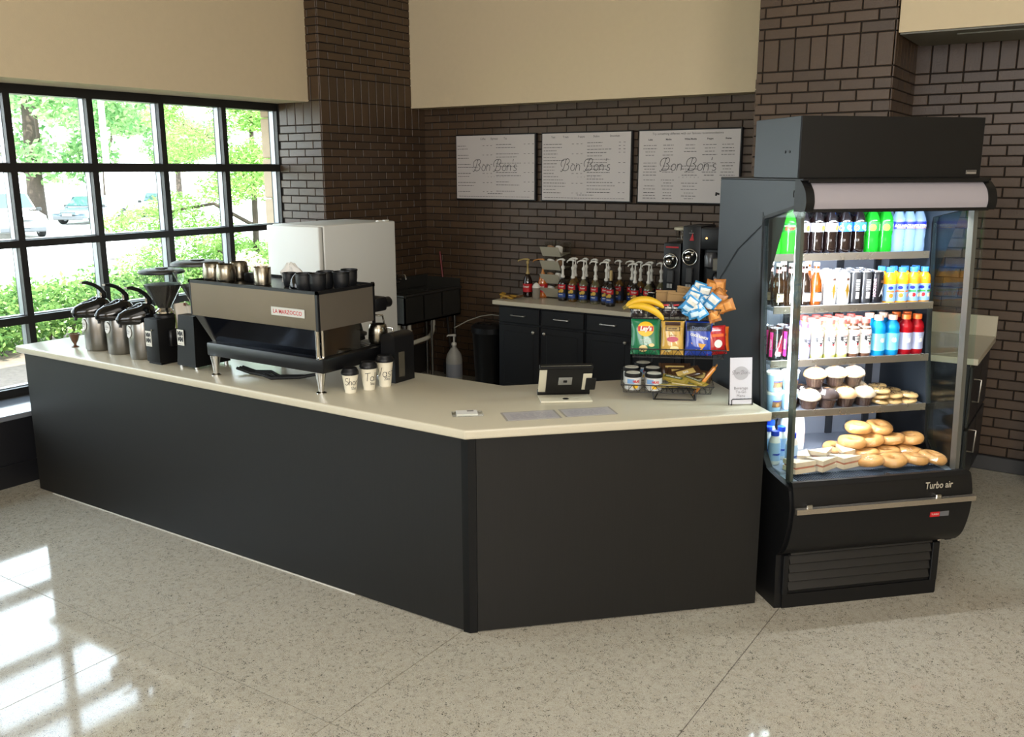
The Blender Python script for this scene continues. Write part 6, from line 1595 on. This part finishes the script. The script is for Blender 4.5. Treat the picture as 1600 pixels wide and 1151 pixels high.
# menu sign -----------------------------------------------------------------
t = thing('menu_sign', 'tall white Beverage To-Go Menu card in a black wire holder by the cooler', 'sign', (-1.385, 4.055, ZT), PI/4-.1)
TL = Matrix.Rotation(math.radians(-6), 4, 'X')
g = G(); g.bb(-.053, .053, -.001, .003, .006, .225, 0, 1, TL); cd_ = g.build('card', pm('card_cool_white', '#c3c1c8', .5), t)
fn0 = flat((0, -.0018, .115), (1, 0, 0), (0, 0, 1)); fn = lambda x, y: TL @ fn0(x, y)
g = G(); P = [(.036*math.cos(2*PI*k/32), .032*math.sin(2*PI*k/32)+.037) for k in range(32)]
g.add([fn(*p) for p in P]+[fn(0, .037)], [(k, (k+1) % 32, 32) for k in range(32)]); g.build('oval_emblem', pm('emblem_grey', '#a3a1a6', .6), cd_)
fn1 = lambda x, y: TL @ (fn0(x, y)+Vector((0, -.0006, 0)))
g = G(); strokes(g, "Bon Bon's", .018, lambda x, y: fn1(x, y+.042), .0014, .18)
for i, w_ in enumerate(('Beverage', 'To-Go', 'Menu')): g.text(w_, .0195, lambda x, y: fn1(x, y-.034-.018*i), sx=.95)
for k in range(5): g.text('★' if False else '*', .016, lambda x, y: fn1(x-.038+.019*k, y-.088))
g.build('card_lettering', M_greyink, cd_)
g = G(); g.tube([TL @ Vector(p) for p in ((-.045, -.006, .003), (-.045, -.006, .026), (-.040, -.006, .030), (.052, -.006, .030), (.056, -.006, .026), (.056, -.006, .003), (.056, .05, .003), (-.045, .05, .003), (-.045, -.006, .003))], .0022, 6)
g.tube([TL @ Vector(p) for p in ((.057, .005, .003), (.057, .006, .23), (-.050, .006, .23), (-.056, .006, .0))], .0018, 6); g.build('wire_holder', M_plblack, t, 60)

# ================================================================== SNACK RACK
RC = Vector((-1.74, 4.10, ZT)); RA = math.atan2(.438, .899)
RU, RV = Vector((.899, .438, 0)), Vector((-.438, .899, 0))
def rk(x, y, z): return RC+RU*x+RV*y+Vector((0, 0, z))
t = thing('snack_rack', 'three-tier black wire rack loaded with snacks on the counter', 'rack', RC, RA)
g = G(); g.tube([(-.105, -.14, .004), (.095, -.14, .004), (.095, .10, .004), (-.105, .10, .004)], .0035, 7, True)
g.tube([(-.105, -.14, .004), (-.105, -.13, .05), (-.105, .12, .07)], .003, 6); g.tube([(.095, -.14, .004), (.095, -.13, .05), (.095, .12, .07)], .003, 6); g.tube([(-.10, -.14, .004), (-.06, -.0, .045), (.05, 0, .045), (.09, -.14, .004)], .003, 6)
g.build('base_frame', M_plblack, t, 60)
for xx in (-.11, .10): g = G(); g.tube([(xx, .12, .004), (xx, .13, .25), (xx, .15, .47)], .0035, 7); g.build('upright', M_plblack, t, 60)
def basket(x0, x1, y0, y1, z0, z1, zb):
    """z0 bottom front, z1 rim front; back edge raised by zb"""
    g = G()
    def rim(z, i=0.0): return [(x0+i, y0+i, z), (x1-i, y0+i, z), (x1-i, y1-i, z+zb), (x0+i, y1-i, z+zb)]
    g.tube(rim(z1), .0032, 6, True); g.tube(rim(z0, .012), .0022, 5, True)
    b = g.build('basket', M_plblack, t, 60)
    g = G(); n = 16
    for k in range(n+1):
        x = x0+.012+(x1-x0-.024)*k/n; g.tube([(x, y0, z1), (x, y0+.012, z0), (x, y1-.012, z0+zb), (x, y1, z1+zb)], .0011, 4)
    for k in range(1, 9):
        y = y0+(y1-y0)*k/9; z = z0+zb*k/9; g.tube([(x0, y, z+(z1-z0)), (x0+.012, y, z), (x1-.012, y, z), (x1, y, z+(z1-z0))], .0011, 4)
    for k in range(8):
        xa = x0+(x1-x0)*k/8; xb = x0+(x1-x0)*(k+.5)/8; xc = x0+(x1-x0)*(k+1)/8
        g.tube([(xa, y0, z1), (xb, y0+.010, z0), (xc, y0, z1)], .0018, 4)
    tag(g.build('basket_wires', M_plblack, b), kind='stuff')
basket(-.262, .178, -.15, .10, .035, .072, .02)
basket(-.222, .235, -.09, .13, .195, .238, .02)
basket(-.228, .205, -.03, .17, .375, .425, .02)
# jars
def jar():
    t = thing('lidded_jar', 'x', 'jar')
    g = G(); g.lathe([(.036, 0), (.040, .004), (.040, .062), (.037, .066)], 24); fn = wrap(.040, .034, 0, lift=.0012)
    g.mat(1); patch(g, -.036, .0, -.0, .022, fn); g.mat(2); g.text('MUG', .016, lambda x, y: fn(x+.010, y+.010), bold=.0008); g.mat(3); disc(g, .014, .010, lambda x, y: fn(x+.006, y-.014)); g.mat(0)
    g.build('jar_body', [pm('jar_label_white', '#b9b9b6', .4), pm('jar_label_blue', '#6d93bd', .4), M_red, M_yellow], t, 40)
    g = G(); g.lathe([(.042, .064), (.043, .068), (.043, .080), (.040, .083), (.036, .080)], 24); l_ = g.build('lid', M_plblack, t, 40)
    g = G(); g.cyl((0, 0, .0812), .034, .003, 24); fn = flat((0, 0, .0830), (1, 0, 0), (0, 1, 0)); g.mat(1); g.text('MUG', .02, lambda x, y: fn(x, y)); g.build('lid_disc', [pm('lid_paper', '#c2bfb2', .5), M_greyink], l_)
    return t
K['jar'] = Series(jar)
for x, y, z, lb in ((-.205, -.10, .042, 'front left black-lidded jar in the bottom tier'), (-.105, -.105, .042, 'front right black-lidded jar in the bottom tier'), (-.212, -.01, .050, 'middle left black-lidded jar in the bottom tier'), (-.110, -.008, .050, 'middle right black-lidded jar in the bottom tier'), (-.155, .07, .058, 'rear black-lidded jar in the bottom tier')):
    K['jar'].put(rk(x, y, z), RA+random.uniform(-.2, .2), lb, 'lidded jars in the snack rack')
# chip bags: pillow with crimped ends
def bag(w, h, d, mats, deco, name='chip_bag'):
    def f():
        t = thing(name, 'x', 'bag'); nx, nz = 12, 14; rnd = random.Random(int(w*1e4))
        def surf(sgn):
            vs = []
            for j in range(nz+1):
                for i in range(nx+1):
                    u_, v_ = i/nx, j/nz; e = (math.sin(PI*u_)**.6)*(min(1, max(0, (v_-.06)/.14), max(0, (.94-v_)/.14))**.6)
                    pinch = 1-.05*math.sin(PI*v_)
                    wr_ = .006*math.sin(9*u_+5*v_)*e*(1 if .0 < v_ < 1 else 0)
                    vs.append(((u_-.5)*w*pinch, sgn*(.001+d/2*e)+(wr_ if e > 0 else 0)*.5, v_*h))
            return vs
        A, B = surf(-1), surf(1); n_ = len(A); fs = [(j*(nx+1)+i, j*(nx+1)+i+1, (j+1)*(nx+1)+i+1, (j+1)*(nx+1)+i) for j in range(nz) for i in range(nx)]
        ed = []
        bd = [i for i in range(nx+1)]+[(j+1)*(nx+1)+nx for j in range(nz)]+[nz*(nx+1)+nx-1-i for i in range(nx)]+[(nz-1-j)*(nx+1) for j in range(nz-1)]
        ed = [(bd[k], bd[(k+1) % len(bd)], bd[(k+1) % len(bd)]+n_, bd[k]+n_) for k in range(len(bd))]
        g = G(); g.add(A+B, fs+[tuple(a+n_ for a in q[::-1]) for q in fs]+ed); g.build('bag_body', mats[0], t, 80)
        def fn(x, y):
            u_ = min(.999, max(0, x/w+.5)); v_ = min(.999, max(0, y/h)); i, j = int(u_*nx), int(v_*nz); a, b = u_*nx-i, v_*nz-j
            P = lambda ii, jj: Vector(A[jj*(nx+1)+ii])
            p = P(i, j)*(1-a)*(1-b)+P(i+1, j)*a*(1-b)+P(i, j+1)*(1-a)*b+P(i+1, j+1)*a*b
            return Vector((p.x, p.y-.0022, p.z))
        g = G(); deco(g, fn, w, h); g.build('bag_print', mats[1:], t)
        return t
    return f
def dens_disc(g, rx, ry, fn, cx, cy):
    for r in range(5):
        pass
    n = 24; R_ = 4; vs = [fn(cx, cy)]+[fn(cx+rx*k/R_*math.cos(2*PI*i/n), cy+ry*k/R_*math.sin(2*PI*i/n)) for k in range(1, R_+1) for i in range(n)]
    fs = [(0, 1+i, 1+(i+1) % n) for i in range(n)]+[(1+(k-1)*n+i, 1+(k-1)*n+(i+1) % n, 1+k*n+(i+1) % n, 1+k*n+i) for k in range(1, R_) for i in range(n)]
    g.add(vs, fs)
up1 = lambda fn, k: (lambda x, y: fn(x, y)+Vector((0, -k, 0)))
def d_lays(g, fn, w, h):
    g.mat(0); dens_disc(g, w*.29, h*.21, fn, 0, h*.72); g.mat(1); patch(g, -w*.27, w*.27, h*.66, h*.80, up1(fn, .0012), 8, 3); g.mat(2); g.text("Lay's", h*.17, lambda x, y: up1(fn, .0026)(x, y+h*.73), shear=.15, bold=.0016)
    g.text('Sour Cream', h*.06, lambda x, y: up1(fn, .001)(x, y+h*.42)); g.text('& Onion', h*.05, lambda x, y: up1(fn, .001)(x, y+h*.35)); g.mat(3); dens_disc(g, w*.15, h*.10, fn, -.01, h*.17); dens_disc(g, w*.10, h*.05, fn, w*.22, h*.27)
def d_pop(g, fn, w, h):
    g.mat(0); patch(g, -w*.33, w*.33, h*.86, h*.97, fn, 8, 3); patch(g, -w*.32, w*.32, h*.70, h*.84, fn, 8, 3); g.mat(1); patch(g, -w*.28, w*.28, h*.72, h*.82, up1(fn, .0012), 8, 3); g.mat(0); g.text('NUT HARVEST', h*.055, lambda x, y: up1(fn, .0026)(x, y+h*.77), bold=.0006, sx=.72)
    g.mat(2); dens_disc(g, w*.26, h*.08, fn, 0, h*.46); g.mat(3); dens_disc(g, w*.2, h*.06, up1(fn, .0012), .01, h*.2); dens_disc(g, w*.13, h*.05, up1(fn, .0012), -.02, h*.13); g.mat(0); g.text('popcorn', h*.07, lambda x, y: up1(fn, .001)(x, y+h*.58))
def d_dor(g, fn, w, h):
    g.mat(0); patch(g, -w*.46, w*.46, h*.72, h*.97, fn, 8, 4); g.mat(1); g.text('Doritos', h*.16, lambda x, y: up1(fn, .0016)(x, y+h*.80), bold=.001, sx=.85)
    g.mat(2); g.text('COOL RANCH', h*.10, lambda x, y: up1(fn, .001)(x, y+h*.56+x*-.25), shear=.3, sx=.8, bold=.0008); g.mat(3)
    g.add([fn(-w*.30, h*.38), fn(w*.08, h*.36), fn(-w*.08, h*.16)], [(0, 1, 2)]); g.add([up1(fn, .001)(-w*.02, h*.36), up1(fn, .001)(w*.28, h*.34), up1(fn, .001)(w*.08, h*.14)], [(0, 1, 2)])
def d_red(g, fn, w, h):
    g.mat(0); patch(g, -w*.3, w*.3, h*.62, h*.72, fn, 8, 2); g.mat(1); dens_disc(g, w*.22, h*.14, fn, 0, h*.38)
Mb = [M_yellow, M_red, M_whitepl, pm('chip_print', '#d8c287', .5)]
gl = lambda n, c: pm(n, c, .28, coat=.5, noise=.08, nscale=14)
bags = [
 (bag(.142, .172, .040, [gl('green_foil', '#0c6b44')]+Mb, d_lays), (-.150, -.045, .203), .0, 'green potato chip bag with yellow and red round logo, left of the middle tier'),
 (bag(.112, .165, .036, [gl('tan_foil', '#c39a45'), pm('deep_brown_print', '#3a2012', .5), pm('gold_tan_print', '#a88948', .5), pm('rose_print', '#b04a5c', .5), pm('cream_print', '#e3d39a', .5)], d_pop), (-.020, -.040, .203), .0, 'tan and brown snack bag between the green and blue bags'),
 (bag(.130, .165, .040, [gl('royal_blue_foil', '#173a9c'), pm('near_black_navy', '#0b0f1c', .35), pm('grey_blue_print', '#4e5a72', .5), M_whitepl, pm('tortilla_print', '#d29a3a', .5)], d_dor), (.105, -.045, .203), .0, 'royal blue tortilla chip bag in the middle tier'),
 (bag(.115, .14, .036, [gl('red_foil', '#a81c1c'), pm('orange_red_print', '#e0632a', .5), M_whitepl], d_red), (.195, -.02, .205), .5, 'red snack bag at the right end of the middle tier'),
 (bag(.10, .12, .03, [gl('orange_foil', '#d0661c'), pm('dark_print', '#4a1c10', .5), M_yellow], d_red), (.215, .045, .21), .3, 'orange snack bag behind the red one in the middle tier'),
]
for mk, p, rz_, lb in bags:
    o = mk(); o.location = rk(*p); o.rotation_euler = (math.radians(-9), 0, RA+rz_); o['label'] = lb; o['group'] = 'bags in the middle tier of the rack'
# second row of bags behind
for i, (x, c) in enumerate(((-.15, 'dark_purple_foil'), (-.02, 'dark_green_foil'), (.11, 'dark_brown_foil'))):
    mk = bag(.125, .15, .034, [gl(c, ['#2a1c34', '#26391f', '#33221a'][i]), M_whitepl, M_yellow], d_red); o = mk(); o.location = rk(x, .035, .212); o.rotation_euler = (math.radians(-6), 0, RA); o['label'] = ['dark purple snack bag standing behind the green chip bag', 'dark green snack bag standing behind the tan bag', 'dark brown snack bag standing behind the blue bag'][i]; o['group'] = 'bags in the middle tier of the rack'
# granola bars / wrapped bars
def bar(col, dark, L=.12, Wd=.032, txt='NATURE VALLEY'):
    def f():
        t = thing('wrapped_bar', 'x', 'snack bar'); g = G(); g.box((0, 0, .009), (L*.84, Wd, .018), bevel=.006, seg=2)
        for s_ in (-1, 1): g.box((s_*L*.46, 0, .009), (L*.09, Wd*1.05, .003))
        g.build('wrapper', col, t, 40)
        fn = flat((0, 0, .0188), (1, 0, 0), (0, 1, 0)); g = G(); g.mat(0); patch(g, -L*.30, L*.30, -Wd*.26, Wd*.26, fn, 1); g.mat(1); g.text(txt, Wd*.34, lambda x, y: fn(x, y)+Vector((0, 0, .0006)), bold=.0004, sx=.7)
        g.build('wrapper_print', [dark, M_whitepl], t); return t
    return f
K['b1'] = Series(bar(gl('mustard_foil', '#8d7a30'), pm('green_dark_print', '#3a4420', .5), .15, .042)); K['b2'] = Series(bar(gl('choc_foil', '#3f2a1a'), pm('tan_band_print', '#b49a58', .5), .155, .065, 'BAR'))
K['b3'] = Series(bar(gl('orange_bar_foil', '#c07a22'), pm('brown_band_print', '#7a2c14', .5), .19, .042, 'TRAIL'))
blist = [('b1', -.03, -.11, .058, 0, .2, 0, 'mustard bar lying front-left beside the jars'), ('b1', .04, -.105, .062, 0, -.1, .1, 'mustard bar lying next to the right of the front-left one'), ('b1', .02, -.06, .080, .2, .5, 0, 'mustard bar lying across the middle of the bottom tier'), ('b1', .08, -.08, .078, .1, -.5, .2, 'mustard bar crossing toward the orange bar'),
         ('b2', .03, .03, .092, .7, .1, 0, 'chocolate brown bar standing tilted behind the mustard bars'), ('b2', .10, .02, .085, .8, -.15, .1, 'chocolate brown bar tilted right of the other brown bar'), ('b2', .0, .06, .105, 1.0, .05, 0, 'upright dark brown bar at the rear of the bottom tier'),
         ('b3', .145, -.08, .085, .5, 1.1, -.0, 'long orange bar leaning out at the right end of the bottom tier'), ('b1', .12, -.03, .060, 0, .9, 0, 'mustard bar lying under the long orange bar'), ('b2', .05, -.02, .10, .5, .35, -.2, 'brown bar lying highest on the bottom-tier pile'), ('b1', -.01, -.08, .085, .3, -.35, .1, 'mustard bar on top of the front-left one')]
for kx, x, y, z, rx, rz_, ry, lb in blist:
    K[kx].put(rk(x, y, z), 0, lb+' of the rack' if 'rack' not in lb and len(lb.split()) < 12 else lb, 'wrapped bars in the bottom tier', rot=(rx if kx != 'b3' else 0, (-.95 if kx == 'b3' else ry), RA+(rz_ if kx != 'b3' else -.1)))
# bananas
def banana():
    t = thing('banana', 'x', 'banana'); L = .19; pts = []; rr = []
    for k in range(13):
        a = -.75+1.5*k/12; pts.append((.13*math.sin(a), 0, .13*(math.cos(a)-.73))); rr.append(.018*(max(.0, math.sin(PI*(k+.6)/13.2)))**.45)
    rr[0] = .006; rr[-1] = .005; g = G(); g.tube(pts, rr, 9); g.build('peel', pm('banana_yellow', '#d8ab22', .45, noise=.14, nscale=14), t, 50)
    g = G(); g.tube([pts[0], (pts[0][0]-.016, 0, pts[0][2]-.012)], [.006, .005], 7); g.build('stem', pm('banana_stem', '#7a6a2a', .6), t, 60)
    g = G(); g.sphere(pts[-1], .0055, 8, 6); g.build('tip', pm('banana_tip', '#2a2014', .7), t, 60); return t
K['bn'] = Series(banana)
for x, y, z, rot, lb in ((-.155, -.03, .432, (0, .0, RA-.05), 'upper yellow banana lying along the left of the top tier'), (-.15, -.055, .405, (.4, .32, RA-.15), 'lower banana whose tip droops over the top rim'), (-.16, .02, .43, (.2, .05, RA+.2), 'banana lying behind the other two on the top tier')):
    K['bn'].put(rk(x, y, z), 0, lb, 'bananas in the top tier', rot=rot)
# blue and white wrapped treats, brown packets, orange crackers, tan boxes
K['tr'] = Series(bag(.062, .085, .022, [gl('sky_blue_foil', '#2f86bd'), M_whitepl, pm('ice_print', '#bcd8ea', .4)], lambda g, fn, w, h: (g.mat(0), patch(g, -w*.4, w*.4, h*.55, h*.9, fn, 6, 3), g.mat(1), patch(g, -w*.3, w*.35, h*.12, h*.4, fn, 6, 3)), 'treat_packet'))
rnd = random.Random(21)
trs = [(.045, -.045, .395, 2.5), (.085, -.05, .385, 3.5), (.125, -.05, .39, 3.9), (.02, -.02, .41, 1.9), (.06, 0, .43, .4), (.10, .0, .44, 1.2), (.135, -.01, .425, 2.2), (.05, .03, .455, .9), (.085, .035, .470, 2.8), (.115, .03, .455, .2), (.03, -.05, .42, .9)]
for i, (x, y, z, a) in enumerate(trs):
    K['tr'].put(rk(x, y, z), 0, f"blue and white wrapped treat, {['front lower left', 'front lower middle', 'front lower right', 'far left', 'centre', 'centre right', 'right edge', 'upper left', 'topmost', 'upper right', 'front rim'][i]} of the top-tier heap", 'blue treat packets in the top tier', rot=(rnd.uniform(-.5, .3), math.sin(a)*.8, RA+rnd.uniform(-.4, .4)))
K['cr'] = Series(bag(.06, .10, .024, [gl('amber_cracker_wrap', '#a8682c'), pm('cracker_print', '#d08a3c', .5), M_whitepl], lambda g, fn, w, h: (g.mat(0), patch(g, -w*.35, w*.35, h*.15, h*.5, fn, 6, 3), patch(g, -w*.3, w*.3, h*.56, h*.85, fn, 6, 3)), 'cracker_packet'))
crs = [(.15, .03, .47, .8), (.175, .0, .45, 1.2), (.195, .04, .43, .2), (.185, -.02, .395, -.3), (.15, .06, .49, .3), (.205, .09, .49, 0), (.17, .09, .46, .5)]
for i, (x, y, z, a) in enumerate(crs):
    K['cr'].put(rk(x, y, z-.03), 0, f"amber cracker packet, {['left upper', 'middle', 'right', 'lower front', 'upper middle', 'topmost', 'rear'][i]} one at the right end of the top tier", 'cracker packets in the top tier', rot=(rnd.uniform(-.3, .3), a, RA+rnd.uniform(-.3, .3)))
def kraft():
    t = thing('kraft_bag', 'x', 'bag'); g = G(); g.box((0, 0, .055), (.095, .018, .11), bevel=.004); g.build('bag_body', pm('kraft_paper', '#8a6c42', .75, noise=.08, nscale=30), t, 40)
    g = G(); g.box((0, -.0, .114), (.095, .020, .010)); g.build('folded_top', pm('kraft_paper', '#8a6c42', .75), t)
    g = G(); g.box((.036, -.0095, .05), (.016, .001, .05)); g.build('red_stripe_label', pm('pale_red_label', '#b8584a', .5), t); return t
K['kb'] = Series(kraft)
for x, y, z, a, ry, lb in ((-.055, .06, .385, 0, 0, 'kraft paper snack bag behind the bananas, left one'), (-.01, .035, .38, .15, .1, 'kraft paper snack bag in front between bananas and blue treats'), (.035, .10, .40, .2, .15, 'kraft paper snack bag tilted at the rear of the top tier')):
    K['kb'].put(rk(x, y, z), 0, lb, 'kraft bags in the top tier', rot=(-.1, ry, RA+a))
K['dk'] = Series(bag(.07, .075, .024, [gl('dark_candy_foil', '#2a2022'), M_whitepl, M_red], lambda g, fn, w, h: (g.mat(0), patch(g, -w*.3, w*.3, h*.4, h*.6, fn, 6, 2), g.mat(1), patch(g, -w*.3, w*.1, h*.7, h*.8, fn, 6, 2)), 'candy_packet'))
for i, (x, y, z) in enumerate(((-.19, -.01, .38), (-.11, .0, .382), (-.05, -.005, .384), (.0, 0, .384))): K['dk'].put(rk(x, y, z), 0, f"dark candy packet, {ORD[i]}, lying under the bananas in the top tier", 'dark candy packets in the top tier', rot=(-.2, 0, RA+.1*i))

# ================================================================== RECESS CABINET
t = thing('side_cabinet', 'dark base cabinet with metal pulls seen behind the right edge of the cooler', 'cabinet', (XRR+.024, 6.0, 0))
g = G(); g.bb(0, .60, 0, .86, .10, .90); g.bb(.0, .55, .02, .86, 0, .10); g.build('carcass', M_cab, t)
for k, (z0, z1, zp) in enumerate(((.50, .88, .72), (.12, .48, .40))):
    g = G(); g.bb(.60, .62, .01, .43, z0, z1, .004); d = g.build('drawer', M_cab, t)
    g = G(); g.tube([(.62, .10, zp-.07), (.655, .10, zp-.07), (.66, .10, zp+.07), (.62, .10, zp+.07)], .006, 8); g.build('handle', M_pull, d, 60)
    g = G(); g.bb(.60, .62, .44, .85, z0, z1, .004); g.build('drawer', M_cab, t)
g = G(); g.bb(XRR+.024, -.60, 5.97, YREC-.022, .90, .94, .005, 2); g.bb(XRR+.024, -.60, YREC-.045, YREC-.023, .94, 1.08, .003)
tag(g.build('side_worktop', M_top), 'pale worktop with a low backsplash on the side cabinet in the recess', 'countertop')
t = thing('wall_box', 'small dark upright panel standing at the far right edge of the recess', 'box', (-.30, 6.60, 0))
g = G(); g.box((.08, .1, .36), (.14, .16, .72), bevel=.01); g.build('box_body', M_plblack, t, 40)
